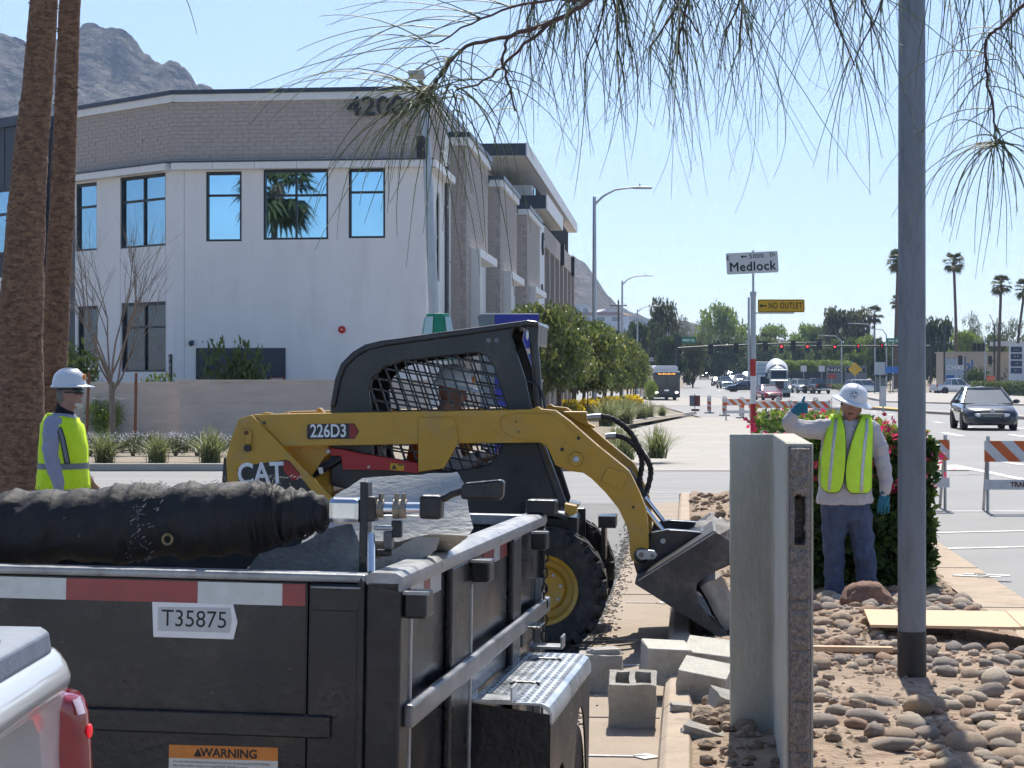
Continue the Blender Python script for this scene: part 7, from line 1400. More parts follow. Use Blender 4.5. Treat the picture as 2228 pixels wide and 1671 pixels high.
def ok(u, v, r):
    if .3 < v < .6 and u < 9.4: return False
    if (u - 11.05) ** 2 + (v - 1.2) ** 2 < (.12 + r) ** 2: return False
    if abs(u - 12.95) < .52 and 1.35 < v < 2.3: return False
    return all((u - a_) ** 2 + (v - c_) ** 2 > (.82 * (r + e_)) ** 2 for a_, c_, e_ in placed)
n_st = 0
bare = lambda u, v: noise.noise(Vector((u * .9, v * 1.2, 7)))
for _ in range(9000):
    if n_st >= 298: break
    u = rs.uniform(7.6, 16.3); v = rs.uniform(.55, 2.12); r = rs.choice((.042, .045, .05, .055, .06, .07, .085)) * rs.uniform(.85, 1.15)
    X = S(u, v).x / S(u, v).y * F + CX
    if X > 2300 or (u < 9.6 and v < 1.0 and bare(u, v) > -.05) or bare(u, v) > .28 + .2 * (u > 12): continue
    if not ok(u, v, r): continue
    placed.append((u, v, r)); o = link('stone', SM[rs.randrange(18)], island); k = rs.uniform(.42, .75); o.location = S(u, v, soil_z(u, v) + r * k * rs.uniform(.05, .5))
    o.scale = (r * rs.uniform(.95, 1.45), r * rs.uniform(.7, 1.0), r * k); o.rotation_euler = (rs.uniform(-.25, .25), rs.uniform(-.25, .25), rs.uniform(0, 6.28)); n_st += 1
b = MB()                                                # smaller stones between the cobbles
for _ in range(1100):
    u = rs.uniform(7.6, 16.3); v = rs.uniform(.55, 2.12); r = rs.uniform(.014, .034)
    if bare(u, v) > .2 or not ok(u, v, r * .5) or (u < 9.6 and v < .9): continue
    sd = rs.random() * 50; b.m(rs.randrange(6)); b.ell(S(u, v, soil_z(u, v) + r * .15), (r * rs.uniform(1, 1.4), r, r * rs.uniform(.5, .75)), 8, 5, M=Matrix.Rotation(rs.random() * 6, 3, 'Z'), f=lambda q: 1 + .25 * noise.noise(q * 1.4 + Vector((sd, 0, 0))))
b.m(0); stuff(b.build('small_stones', M_st, island, smooth=60, fix=False))
b = MB(); pb = []
for i in range(2600):                                   # pebbles and clods
    u = rs.uniform(7.4, 17) if i < 1700 else rs.uniform(7.5, 27); v = rs.uniform(.05, 2.1); r = abs(rs.gauss(.008, .006)) + .004
    c = S(u, v, soil_z(u, v) + r * .3); M_ = Matrix.Rotation(rs.random() * 6, 3, 'Z')
    pts = [c + M_ @ Vector((x * r * rs.uniform(.7, 1.3), y * r, z * r * .7)) for x, y, z in ((-1, 0, 0), (0, -1, 0), (1, 0, 0), (0, 1, 0), (0, 0, 1), (0, 0, -1))]
    b.add(pts, [(0, 1, 4), (1, 2, 4), (2, 3, 4), (3, 0, 4)])
stuff(b.build('pebbles', mat('pebble', (.3, .225, .16), .95, var=.4, vsc=8), island, fix=False))
b = MB()                                                # heaped clods of dug soil along the kerb
for i in range(420):
    u = rs.choice((rs.gauss(9.3, .5), rs.gauss(24, 2.5), rs.uniform(8, 27))); v = abs(rs.gauss(.25, .3)) + .03; r = abs(rs.gauss(.02, .014)) + .006
    if u > 27.3 or v > 1.6: continue
    c = S(u, v, soil_z(u, v) + r * .3); b.ell(c, (r, r * rs.uniform(.6, 1), r * .7), 6, 4, f=lambda q: 1 + .35 * noise.noise(q * 2 + c * 50))
stuff(b.build('clods', M_soil, island, smooth=60, fix=False))
# boards
M_ply = mat('raw board', (.62, .42, .25), .7, var=.16, vsc=3, stretch=(1, 9, 1), dirt=((.5, .24, .11), 1.6, .55, .72, .5), bump=.001, bsc=60)
t = thing('plywood_board', 'sunlit sheet of raw board lying on the cobbles right of the pole', 'board', SO(12.95, 1.86, .19), -A - .04); b = MB(); b.bx(-.72, .95, -.42, .42, 0, .018); b.build('sheet', M_ply, t, bevel=.002)
for x, y in ((-.5, .34), (.3, -.34)): b = MB(); b.cyl((x, y, .018), (x, y, .03), .012, n=6); b.build('nail_head', M_galv, t)
b = MB(); b.bx(.2, 1.0, -.44, .40, .0185, .024); b.build('overlapping_sheet', M_ply, t)
t = thing('timber_plank', 'thin pale plank on edge between the wall and the pole', 'plank', SO(11.75, .85, .15), -A - .02); b = MB(); b.bx(-.5, .33, -.03, .03, 0, .03); b.build('plank', M_ply, t, bevel=.003)
# fallen blocks
M_cb = mat('block grey', (.4, .375, .33), .95, var=.16, vsc=14, bump=.007, bsc=90, dirt=[((.26, .21, .16), 5, .48, .7, .65), ((.2, .18, .16), 60, .58, .68, .6)]); M_cbs = mat('block stucco', (.56, .53, .45), .9, var=.12, vsc=10, bump=.006, bsc=60, dirt=((.36, .31, .24), 6, .52, .72, .5))
def cblock(name, label, p, d, rot, cells=2, seed=0, face=None):
    t = thing(name, label, 'block', p, 0, 'fallen concrete blocks by the kerb'); Mr = Matrix.Rotation(rot[2], 3, 'Z') @ Matrix.Rotation(rot[1], 3, 'Y') @ Matrix.Rotation(rot[0], 3, 'X'); L_, W_, H_ = d
    w = .028; hs = []
    if cells:
        cw = (L_ - w * (cells + 1)) / cells
        for i in range(cells): x0_ = -L_ / 2 + w + i * (cw + w); hs.append([(x0_, -W_ / 2 + w), (x0_ + cw, -W_ / 2 + w), (x0_ + cw, W_ / 2 - w), (x0_, W_ / 2 - w)])
    b = MB(); b.prism([(-L_ / 2, -W_ / 2), (L_ / 2, -W_ / 2), (L_ / 2, W_ / 2), (-L_ / 2, W_ / 2)], lambda q, o: Mr @ Vector((q[0], q[1], o)), -H_ / 2, H_ / 2, hs)
    me = b.mesh('block', [M_cb]); bm = bmesh.new(); bm.from_mesh(me)
    for _ in range(4): bmesh.ops.triangulate(bm, faces=bm.faces); bmesh.ops.subdivide_edges(bm, edges=[e for e in bm.edges if e.calc_length() > .03], cuts=1)
    for v in bm.verts: v.co += Vector((noise.noise(v.co * 12 + Vector((seed, 0, 0))), noise.noise(v.co * 12 + Vector((0, seed, 0))), noise.noise(v.co * 12 + Vector((0, 0, seed))))) * (.006 + .012 * max(0, noise.noise(v.co * 7 + Vector((seed, 4, 0)))))
    bm.to_mesh(me); bm.free(); me.shade_smooth(); me.set_sharp_from_angle(angle=R(35)); link('block', me, t)
    if face is not None:
        b = MB(); b.box(Mr @ Vector(face[0]), face[1], Mr); b.build('stucco_skin', M_cbs, t, bevel=.004)
def gb(x, y, dz): return G(Z8(x, y), dz)
q = gb(180, 1235, 0); cblock('concrete_block', 'upright grey block beside the trailer fender', q + Vector((0, .1, .105)), (.24, .2, .21), (0, 0, -.1), 0, 1)
q = gb(365, 1450, 0); cblock('concrete_block', 'hollow block standing on its end in the gutter, cells up', q + Vector((0, .12, .13)), (.235, .2, .255), (.26, .02, -.06), 2, 2)
q = gb(365, 1130, 0); chunk('concrete_chunk', 'thin broken shard lying on top of the upright block by the fender', 'rubble', gb(180, 1235, 0) + Vector((.02, .1, .224)), (.17, .1, .03), (.03, .02, .4), 12, M_cmu, .25, 'block fragments by the kerb', 6)
cblock('concrete_block', 'pale-topped block tilted on the kerb, left of the pair', Vector((.835, 10.85, .19)), (.24, .24, .2), (.1, .06, .1), 0, 4, ((0, 0, .101), (.24, .235, .012)))
cblock('concrete_block', 'pale-topped block on the kerb, right of the pair and behind', Vector((1.09, 10.95, .19)), (.28, .28, .16), (.2, .1, -.2), 0, 5, ((0, 0, .081), (.275, .275, .012)))
cblock('concrete_block', 'cream-topped slanting block in front of the pair, nearest the wall', Vector((.985, 10.2, .19)), (.25, .22, .15), (.22, .16, -.25), 0, 6, ((0, 0, .076), (.25, .22, .012)))
cblock('concrete_block', 'small broken grey block half buried beside the wall foot', Vector((1.03, 9.72, .14)), (.13, .12, .15), (.3, .2, .3), 0, 7)
chunk('concrete_chunk', 'narrow brown block shard pointing at the wall foot', 'rubble', gb(800, 1525, .1) + Vector((0, .03, .03)), (.24, .09, .07), (.1, .25, -.25), 8, M_cb, .2, 'block fragments by the kerb', 6)
chunk('concrete_chunk', 'small flat shard lying on the kerb top', 'rubble', gb(635, 1330, .15) + Vector((0, 0, .015)), (.1, .07, .035), (.05, .1, .1), 9, M_cb, .2, 'block fragments by the kerb', 5)
# stalk of white stake behind the worker
t = thing('white_stake', 'slim white post behind the worker in the right-hand vest', 'post', SO(16.25, 1.42, 0), -A); b = MB(); b.bx(-.02, .02, -.02, .02, -.1, 1.15); b.build('post', M_white, t); b = MB(); b.bx(-.022, .022, -.022, .022, 1.15, 1.17); b.build('cap', M_white, t)
# flowering hedge
hd = thing('flowering_hedge', 'dense green hedge topped with pink flowers behind the right worker', 'hedge', SO(22, 1.55), -A); u0, u1, v0, v1 = -5.55, 5.4, -.66, .42
n = 30000; U = RNG.uniform(u0, u1, n); U = np.where(RNG.uniform(size=n) < .5, u0 + (u1 - u0) * RNG.uniform(0, 1, n) ** 2.2, U); side_ = RNG.uniform(size=n)
V = RNG.uniform(v0, v1, n); Zz = RNG.uniform(.02, 1.2, n)
shell = RNG.uniform(size=n) < .75; which = RNG.integers(0, 4, n); off = np.abs(RNG.normal(0, .09, n))
V = np.where(shell & (which == 0), v0 + off, V); V = np.where(shell & (which == 1), v1 - off, V); Zz = np.where(shell & (which == 2), 1.2 - off, Zz); U = np.where(shell & (which == 3), u0 + off, U)
bump_ = np.array([noise.noise(Vector((float(a_) * 1.6, float(c_) * 2.2, float(e_) * 2))) for a_, c_, e_ in zip(U, V, Zz)]); cen = np.stack([V * 0, U, Zz * 0 + .5], 1)
Cc = np.stack([V * (1 + .16 * bump_), U, Zz * (1 + .13 * bump_) * (1 - .1 * np.clip((U - 0) / 5, 0, 1))], 1)
link('foliage', quads('foliage', leaves(Cc, .085, .055), leafmat('bougainvillea leaves', (.022, .05, .013), (.085, .135, .03), c3=(.16, .2, .05))), hd)
# flowers in clusters on the top and shoulders
ncl = 120; fl = []
for k in range(ncl):
    u_ = u0 + (u1 - u0) * RNG.uniform() ** 1.3; v_ = RNG.uniform(v0, v1); z_ = 1.2 + .1 * noise.noise(Vector((u_ * 1.6, v_ * 2.2, 2)))
    if RNG.uniform() < .2: v_ = v0 - .03 if RNG.uniform() < .6 else v1 + .03; z_ = RNG.uniform(.75, 1.15)
    if RNG.uniform() < .06: u_ = u0 - .04; z_ = RNG.uniform(.75, 1.2); v_ = RNG.uniform(v0, v1)
    fl.append(np.array([v_, u_, z_]) + RNG.normal(size=(26, 3)) * np.array([.06, .06, .045]))
link('flowers', quads('flowers', leaves(np.concatenate(fl), .055, .05), L_pk), hd)
Ct = np.stack([RNG.uniform(v0, v1, 2400), u0 + (u1 - u0) * RNG.uniform(0, 1, 2400), 1.17 + RNG.uniform(0, .13, 2400)], 1); link('new_growth', quads('new_growth', leaves(Ct, .08, .05), L_br), hd)
b = MB(); rsx = random.Random(4)
for k in range(70):
    u_ = rsx.uniform(u0 + .1, u1); v_ = rsx.uniform(v0 + .1, v1 - .1); b.tube([(v_ * .5, u_, -.1), (v_ * .8, u_ + rsx.gauss(0, .1), .5), (v_, u_ + rsx.gauss(0, .2), 1.1)], [.02, .014, .006], 5)
b.build('stems', M_bark, hd, fix=False)
# ---------------------------------------------------------------- people
def remesh(b, vox=.012, sm=6, name='skin', m=None):
    me = b.mesh('tmp', [M_white], fix=True); o = bpy.data.objects.new('tmp', me)
    r = o.modifiers.new('r', 'REMESH'); r.mode = 'VOXEL'; r.voxel_size = vox; s = o.modifiers.new('s', 'SMOOTH'); s.iterations = sm; s.factor = .5
    out = evaluated(o)
    out.materials.clear(); out.materials.append(m); out.name = name; out.shade_smooth(); return out
def chain(b, pts, n=10):                               # pts: (Vector, radius)
    ps, rs = [p for p, r in pts], [r for p, r in pts]; f, rr = [], []
    for i in range(len(ps) - 1):
        for k in range(4): t_ = k / 4; f.append(ps[i].lerp(ps[i + 1], t_)); rr.append(rs[i] + (rs[i + 1] - rs[i]) * t_)
    f.append(ps[-1]); rr.append(rs[-1]); b.tube(f, rr, n); b.ell(ps[0], (rs[0],) * 3, 10, 8); b.ell(ps[-1], (rs[-1],) * 3, 10, 8)
def rings(b, rows, n=20):                              # rows: (centre, half width x, half depth y)
    b.loft([[c + Vector((w * math.copysign(abs(math.cos(2 * math.pi * j / n)) ** .8, math.cos(2 * math.pi * j / n)), d * math.sin(2 * math.pi * j / n), 0)) for j in range(n)] for c, w, d in rows])
def wrinkle(me, amp, sc, seed=0):
    n = len(me.vertices); co = np.empty(n * 3, np.float32); no = np.empty(n * 3, np.float32); me.vertices.foreach_get('co', co); me.vertex_normals.foreach_get('vector', no); co = co.reshape(-1, 3); no = no.reshape(-1, 3)
    k = np.array([noise.noise(Vector((c[0] * sc + seed, c[1] * sc, c[2] * sc * 1.7))) + .5 * noise.noise(Vector((c[0] * sc * 2.3, c[1] * sc * 2.3 + seed, c[2] * sc * 3.4))) for c in co.tolist()], np.float32)
    me.vertices.foreach_set('co', (co + no * (amp * k)[:, None]).reshape(-1)); me.update()
M_skin = mat('tanned skin', (.36, .17, .11), .55, var=.12, vsc=18, bump=.001, bsc=90); M_skin2 = mat('fair skin', (.42, .22, .16), .55, var=.12, vsc=18, bump=.001, bsc=90)
M_shirt = mat('pale grey shirt', (.5, .485, .5), .9, var=.08, vsc=12, bump=.004, bsc=22, dirt=((.36, .33, .3), 6, .55, .8, .5)); M_jean = mat('blue denim', (.06, .085, .15), .9, var=.25, vsc=14, bump=.004, bsc=30, dirt=((.12, .15, .22), 4, .5, .75, .5))
M_vest = mat('lime vest', (.6, .95, .05), .7, var=.08, vsc=10, bump=.003, bsc=30, dirt=((.42, .6, .05), 6, .55, .75, .5)); M_vest2 = mat('yellow-lime vest', (.72, .97, .01), .7, var=.08, vsc=10, bump=.003, bsc=30, dirt=((.5, .7, .02), 6, .56, .76, .5)); M_silv = mat('reflective silver', (.55, .56, .57), .35, .3, var=.15, vsc=40)
M_glove = mat('blue glove', (.02, .16, .24), .8, var=.2, vsc=30, bump=.003, bsc=60); M_hat = mat('white hard hat', (.74, .75, .77), .25, var=.03, vsc=6, coat=.4); M_boot = mat('boot leather', (.06, .04, .03), .7, var=.3)
ZM = zoomer(1560, 800, 3.19)
def hand(b, wrist, d, side, s=1.0, curl=.25, thumb=None, palmn=None):
    d = d.normalized(); side = side.normalized(); nrm = d.cross(side).normalized(); pc = wrist + d * .05 * s
    b.ell(pc, (.001 + .043 * s,) * 3, 12, 8, M=Matrix((side, d, nrm)).transposed(), f=lambda q: 1.0) if False else b.loft([[wrist + d * t_ * s + side * (w * s * math.cos(a_)) + nrm * (.016 * s * math.sin(a_)) for a_ in np.linspace(0, 6.283, 12, endpoint=False)] for t_, w in ((-.01, .026), (.02, .034), (.055, .042), (.09, .04), (.1, .03))])
    for k, (o, l) in enumerate(((-.036, .062), (-.012, .074), (.012, .078), (.036, .068))):
        p0 = wrist + d * .085 * s + side * (o * s); c1 = curl; p1 = p0 + (d * math.cos(c1) + nrm * math.sin(c1)) * l * .45 * s; p2 = p1 + (d * math.cos(2.2 * c1) + nrm * math.sin(2.2 * c1)) * l * .32 * s; p3 = p2 + (d * math.cos(3.2 * c1) + nrm * math.sin(3.2 * c1)) * l * .25 * s
        b.tube([p0, p1, p2, p3], [.0098 * s, .009 * s, .0085 * s, .0068 * s], 7); b.ell(p3, (.0072 * s,) * 3, 6, 5)
    t0 = wrist + d * .03 * s - side * .034 * s; td = thumb.normalized() if thumb is not None else (d * .7 - side * .7).normalized(); t1 = t0 + td * .04 * s; t2 = t1 + td * .034 * s
    b.tube([t0, t1, t2], [.014 * s, .0115 * s, .009 * s], 7); b.ell(t2, (.009 * s,) * 3, 6, 5)
def head(b, c, M_, jaw=1.0):
    def pt(x, y, z): return c + M_ @ Vector((x, y, z))  # local face looks along -y
    b.ell(c + M_ @ Vector((0, .012, .02)), (.076, .095, .1), 16, 12, M=M_); b.ell(pt(0, -.025, -.05), (.056, .062, .068 * jaw), 14, 10, M=M_)
    b.tube([pt(0, -.08, .02), pt(0, -.1, -.012), pt(0, -.106, -.022)], [.011, .014, .014], 8); b.ell(pt(0, -.094, -.026), (.018, .012, .01), 8, 6, M=M_)
    b.ell(pt(0, -.082, -.052), (.022, .01, .006), 8, 5, M=M_); b.ell(pt(0, -.08, -.064), (.02, .01, .006), 8, 5, M=M_); b.ell(pt(0, -.075, -.092), (.022, .016, .016), 8, 6, M=M_); b.ell(pt(0, -.078, .034), (.05, .016, .01), 10, 6, M=M_)
    for sx in (-1, 1): b.ell(pt(sx * .077, .01, -.01), (.009, .02, .032), 8, 8, M=M_); b.ell(pt(sx * .04, -.066, -.02), (.02, .018, .018), 8, 6, M=M_)
def face_bits(t, c, M_, org, tint):
    for sx in (-1, 1):
        b = MB(); b.ell(c + M_ @ Vector((sx * .031, -.082, .012)), (.012, .008, .007), 10, 8, M=M_); b.build('eye', M_white, t, org, smooth=60); b = MB(); b.ell(c + M_ @ Vector((sx * .031, -.0885, .012)), (.005, .003, .005), 8, 6, M=M_); b.build('iris', M_blkm, t, org)
def hat(t, org, c, M_, brim='full', mark=None):
    f = lambda x, y, z: c + M_ @ Vector((x, y, z)); b = MB()
    prof = [(.0015, .125), (.035, .122), (.07, .108), (.097, .08), (.11, .045), (.115, .0)]
    b.loft([[f(r * math.cos(a_), r * 1.17 * math.sin(a_), z + (.006 * (abs(math.cos(a_)) < .12) if z > .02 else 0)) for a_ in np.linspace(0, 6.283, 40, endpoint=False)] for r, z in prof]); h = b.build('hard_hat', M_hat, t, org, smooth=50, fix=True)
    b = MB()
    def rim(a_, k):
        fr = max(0, -math.sin(a_)) ** 2; e = (.045 + .012 * fr) if brim == 'full' else (.012 + .058 * fr); r0 = .115; rr = r0 + e * k; return f(rr * math.cos(a_), (rr * 1.17 if brim == 'full' else (r0 * 1.17 + e * k)) * math.sin(a_), -.002 - .016 * k * (1 if brim == 'full' else .9))
    an = np.linspace(0, 6.283, 48, endpoint=False); b.loft([[rim(a_, k) + M_ @ Vector((0, 0, dz)) for a_ in an] for k, dz in ((0, .004), (.5, .002), (1, 0), (1.02, -.004), (1, -.007), (.5, -.006), (0, -.006))], caps=False); b.build('brim', M_hat, h, org, smooth=60)
    if mark == 'logo':
        q = f(-.0, -.1215, .05) ; fx = frame(q - org, M_ @ Vector((1, 0, 0)), M_ @ Vector((0, .35, 1))); b = MB(); b.lathe([(.0265, .0), (.029, .001), (.031, 0)], fx @ Matrix.Translation((0, 0, .004)), 26); b.build('hat_ring', mat('grey print', (.3, .31, .34), .5), h)
        place_text('hat_letter', 'C', .052, mat('navy print', (.02, .03, .07), .5), h, fx @ Matrix.Translation((0, .001, .005)), bold=.001); place_text('hat_letter', 'S', .03, MATS['navy print'], h, fx @ Matrix.Translation((.004, .001, .0055)))
    if mark == 'orange':
        b = MB(); b.ell(f(0, -.128, .055), (.03, .008, .028), 10, 8, M=M_); b.build('hat_sticker', mat('orange sticker', (.7, .22, .02), .5), h, org)
    return h
def grid_panel(name, rows, q, m, t, org, off=0., n=7, pipe=None, th=.004):   # rows: (y, xl, xr) in photo-zoom px; q maps (x, y) to a point on the garment
    b = MB(); V = [[q(xl + (xr - xl) * i / n, y, off) for i in range(n + 1)] for y, xl, xr in rows]; b.add([p for r in V for p in r], [(j*(n+1)+i, j*(n+1)+i+1, (j+1)*(n+1)+i+1, (j+1)*(n+1)+i) for j in range(len(V) - 1) for i in range(n)])
    o = b.build(name, m, t, org, smooth=180, fix=False); s = o.modifiers.new('s', 'SOLIDIFY'); s.thickness = th
    if pipe:
        loop = [r[0] for r in V] + V[-1][1:-1] + [r[-1] for r in reversed(V)] + list(reversed(V[0][1:-1])); b = MB(); b.tube(loop + [loop[0]], .0045, 6); b.build('piping', pipe, o, org, smooth=60)
    return o
# ---- right worker, thumb up
Y0 = 15.6; Q = lambda x, y, dy=0.: P(ZM(x, y), Y0 + dy)
feet = Q(915, 1625); feet.z = 0.0; w1 = thing('person', 'worker in lime vest, grey shirt and jeans giving thumbs up behind the wall', 'person', (Q(915, 0).x, Y0, Q(0, 1640).z)); o1 = w1.location.copy()
hc = Q(932, 278, -.01); HM = Matrix.Rotation(R(8), 3, 'Y') @ Matrix.Rotation(R(5), 3, 'X') @ Matrix.Rotation(R(-8), 3, 'Z')
b = MB(); head(b, hc, HM); chain(b, [(hc + Vector((0, .02, -.05)), .058), (Q(925, 390, .03), .06), (Q(910, 470, .03), .09)]); rings(b, [(Q(888, 940), .15, .1), (Q(895, 700), .15, .1), (Q(905, 500), .15, .09), (Q(918, 420), .1, .07)])
chain(b, [(Q(770, 420), .05), (Q(590, 415, -.05), .045), (Q(512, 400, -.1), .04), (Q(510, 360, -.12), .035), (Q(535, 310, -.14), .028)]); chain(b, [(Q(1075, 430), .05), (Q(1140, 600), .042), (Q(1167, 760, -.02), .036), (Q(1163, 870, -.03), .028)])
for x0, x1, x2 in ((815, 815, 812), (985, 1020, 1035)): chain(b, [(Q(x0, 1000), .07), (Q(x1, 1300), .055), (Q(x2, 1560), .045)])
link('body', remesh(b, .011, 4, 'body', M_skin), w1).data.transform(Matrix.Translation(-o1))
b = MB(); rings(b, [(Q(888, 945), .222, .15), (Q(886, 900), .221, .152), (Q(890, 800), .208, .15), (Q(892, 700), .2, .145), (Q(898, 580), .2, .14), (Q(905, 480), .2, .13), (Q(912, 420), .19, .115), (Q(920, 385), .14, .09), (Q(925, 362), .075, .07)])
chain(b, [(Q(775, 425), .085), (Q(690, 432, -.02), .076), (Q(590, 425, -.06), .072), (Q(512, 405, -.1), .066), (Q(508, 360, -.12), .055), (Q(528, 322, -.135), .047)]); chain(b, [(Q(1065, 435), .083), (Q(1110, 510), .072), (Q(1142, 610), .064), (Q(1167, 730, -.015), .058), (Q(1170, 810, -.025), .052), (Q(1164, 852, -.03), .044)])
me = remesh(b, .011, 5, 'shirt', M_shirt); wrinkle(me, .011, 9, 1); wrinkle(me, .005, 24, 3); me.transform(Matrix.Translation(-o1)); link('shirt', me, w1)
b = MB(); rings(b, [(Q(900, 1075), .185, .12), (Q(895, 1000), .2, .14), (Q(892, 930), .198, .138)])
chain(b, [(Q(815, 1030), .108), (Q(812, 1160), .098), (Q(815, 1300), .084), (Q(812, 1450), .078), (Q(812, 1560), .08), (Q(812, 1600), .074)]); chain(b, [(Q(985, 1030), .108), (Q(1000, 1160), .098), (Q(1020, 1300, -.03), .086), (Q(1035, 1400), .08), (Q(1038, 1500), .078), (Q(1038, 1590), .074)])
me = remesh(b, .012, 4, 'jeans', M_jean); wrinkle(me, .012, 8, 2); wrinkle(me, .005, 22, 6); me.transform(Matrix.Translation(-o1)); link('jeans', me, w1)
for x, dx in ((812, -.02), (1038, .02)):
    b = MB(); c = Q(x, 1615); b.ell(c + Vector((dx, -.06, -.02)), (.052, .14, .05), 12, 8); b.ell(c + Vector((0, .02, .04)), (.055, .06, .08), 12, 8); me = remesh(b, .012, 3, 'boot', M_boot); me.transform(Matrix.Translation(-o1)); link('boot', me, w1)
# gloves: left hanging, right fist with raised thumb
b = MB(); hand(b, Q(1162, 868, -.03), Vector((-.08, -.1, -1)), Vector((-1, .15, 0)), 1.08, .22, Vector((-.5, -.2, -.9))); b.tube([Q(1165, 845, -.03), Q(1161, 880, -.03)], [.04, .034], 10); me = remesh(b, .0042, 2, 'glove', M_glove); me.transform(Matrix.Translation(-o1)); link('glove', me, w1)
b = MB(); wr = Q(532, 318, -.14); fc = Q(572, 280, -.15); b.ell(fc, (.05, .042, .045), 14, 10, M=Matrix.Rotation(R(-30), 3, 'Y')); b.tube([wr, wr.lerp(fc, .5)], [.042, .044], 10)
for k in range(4):
    a0 = fc + Vector((.03, -.032, .03 - k * .021)); pts = [a0 + Vector((-.055, -.004, .004)), a0 + Vector((-.01, -.022, .002)), a0 + Vector((.022, -.014, 0)), a0 + Vector((.024, .012, -.002))]; b.tube(pts, [.0115, .0125, .012, .01], 8); b.ell(pts[-1], (.01,) * 3, 6, 5)
th = [fc + Vector((.012, -.03, .025)), Q(592, 245, -.17), Q(606, 205, -.17)]; b.tube(th, [.017, .014, .0095], 9); b.ell(th[-1], (.0105,) * 3, 8, 6)
me = remesh(b, .006, 2, 'glove', M_glove); me.transform(Matrix.Translation(-o1)); link('glove', me, w1)
TR = [(945, 888, .222, .15), (900, 886, .221, .152), (800, 890, .208, .15), (700, 892, .2, .145), (580, 898, .2, .14), (480, 905, .2, .13), (420, 912, .19, .115), (385, 920, .145, .095), (340, 925, .13, .06)]
ty = [r[0] for r in TR][::-1]
def onv(x, y, off=0., back=False):
    cx_, hw, dp = (float(np.interp(y, ty, [r[k] for r in TR][::-1])) for k in (1, 2, 3)); p = Q(x, y); c = Q(cx_, y); s_ = min(.98, abs(p.x - c.x) / (hw + .03)); k = math.sqrt(1 - s_ * s_); d = (dp + .028 + off) * k
    return Vector((p.x, Y0 + d if back else Y0 - d, p.z))
pr = [(338, 785, 850), (370, 772, 860), (430, 750, 868), (520, 728, 870), (620, 715, 868), (700, 711, 862), (780, 708, 852), (825, 713, 838), (848, 730, 825), (858, 755, 805)]; pl_ = [(342, 992, 1062), (370, 972, 1072), (430, 940, 1068), (520, 908, 1064), (620, 880, 1060), (700, 868, 1058), (780, 868, 1057), (825, 874, 1054), (850, 890, 1042), (862, 915, 1015)]
vp = thing('vest', '', ''); del vp['label'], vp['category']; vp.parent = w1
grid_panel('front_panel', pr, onv, M_vest, vp, o1, 0, 8, M_blkm); grid_panel('front_panel', pl_, onv, M_vest, vp, o1, 0, 8, M_blkm)
bkp = [(345, 800, 1050), (430, 760, 1064), (620, 716, 1060), (780, 710, 1056), (855, 730, 1030)]; grid_panel('back_panel', bkp, lambda x, y, off: onv(x, y, off, True), M_vest, vp, o1, 0, 12, M_blkm)
for xa, xb in ((785, 850), (992, 1062)):
    b = MB(); b.loft([[Q(x_, 338) + Vector((0, yy, zz)) for x_ in (xa, (xa + xb) / 2, xb)] for yy, zz in ((-.085, -.006), (-.05, .012), (0, .018), (.05, .012), (.09, -.006))], closed=False); o = b.build('shoulder_strap', M_vest, vp, o1, fix=False); s = o.modifiers.new('s', 'SOLIDIFY'); s.thickness = .004
grid_panel('reflective_strip', [(345, 808, 828), (430, 792, 812), (520, 778, 798), (620, 768, 788), (700, 760, 780), (780, 752, 772), (845, 748, 768)], onv, M_silv, vp, o1, .006, 2, None, .002); grid_panel('reflective_strip', [(350, 1018, 1040), (430, 1008, 1030), (520, 992, 1016), (620, 982, 1004), (700, 974, 996), (780, 968, 990), (855, 965, 987)], onv, M_silv, vp, o1, .006, 2, None, .002)
face_bits(w1, hc, HM, o1, None); b = MB(); b.ell(hc + HM @ Vector((0, -.092, -.04)), (.026, .006, .0045), 10, 6, M=HM); b.build('moustache', mat('dark hair', (.03, .022, .018), .8), w1, o1); b = MB(); b.ell(hc + Vector((0, .03, .02)), (.079, .088, .085), 14, 10, M=HM); b.build('hair', MATS['dark hair'], w1, o1)
hat(w1, o1, hc + HM @ Vector((0, .012, .066)), Matrix.Rotation(R(16), 3, 'Y') @ Matrix.Rotation(R(9), 3, 'X') @ Matrix.Rotation(R(-10), 3, 'Z'), 'full', 'logo')
# ---- left worker in profile
Y1 = 15.5; ZL = zoomer(60, 780, 5.53); Q = lambda x, y, dy=0.: P(ZL(x, y), Y1 + dy)
w2 = thing('person', 'bearded worker in lime vest and sunglasses standing by the palm trunks', 'person', (Q(430, 0).x, Y1, 0)); o2 = w2.location.copy()
hc = Q(515, 425); HM = Matrix.Rotation(R(78), 3, 'Z') @ Matrix.Rotation(R(-5), 3, 'X')
b = MB(); head(b, hc, HM, 1.0); chain(b, [(hc + Vector((-.02, 0, -.05)), .06), (Q(460, 640), .062), (Q(430, 760), .09)]); rings(b, [(Q(430, 1600), .12, .14), (Q(430, 1200), .13, .15), (Q(420, 900), .12, .16)])
chain(b, [(Q(330, 850, -.13), .045), (Q(288, 1150, -.21), .04), (Q(385, 1530, -.2), .035), (Q(400, 1620, -.2), .03)]); chain(b, [(Q(480, 830, .2), .05), (Q(560, 1150, .22), .045), (Q(750, 1480, .16), .035)])
zl = lambda z: (H - z) / Y1 * F * 5.53 + (HY - 780) * 5.53
for dy in (-.1, .1): chain(b, [(Vector((Q(430, 0).x, Y1 + dy, .88)), .08), (Vector((Q(430, 0).x, Y1 + dy, .48)), .06), (Vector((Q(430, 0).x, Y1 + dy, .08)), .045)])
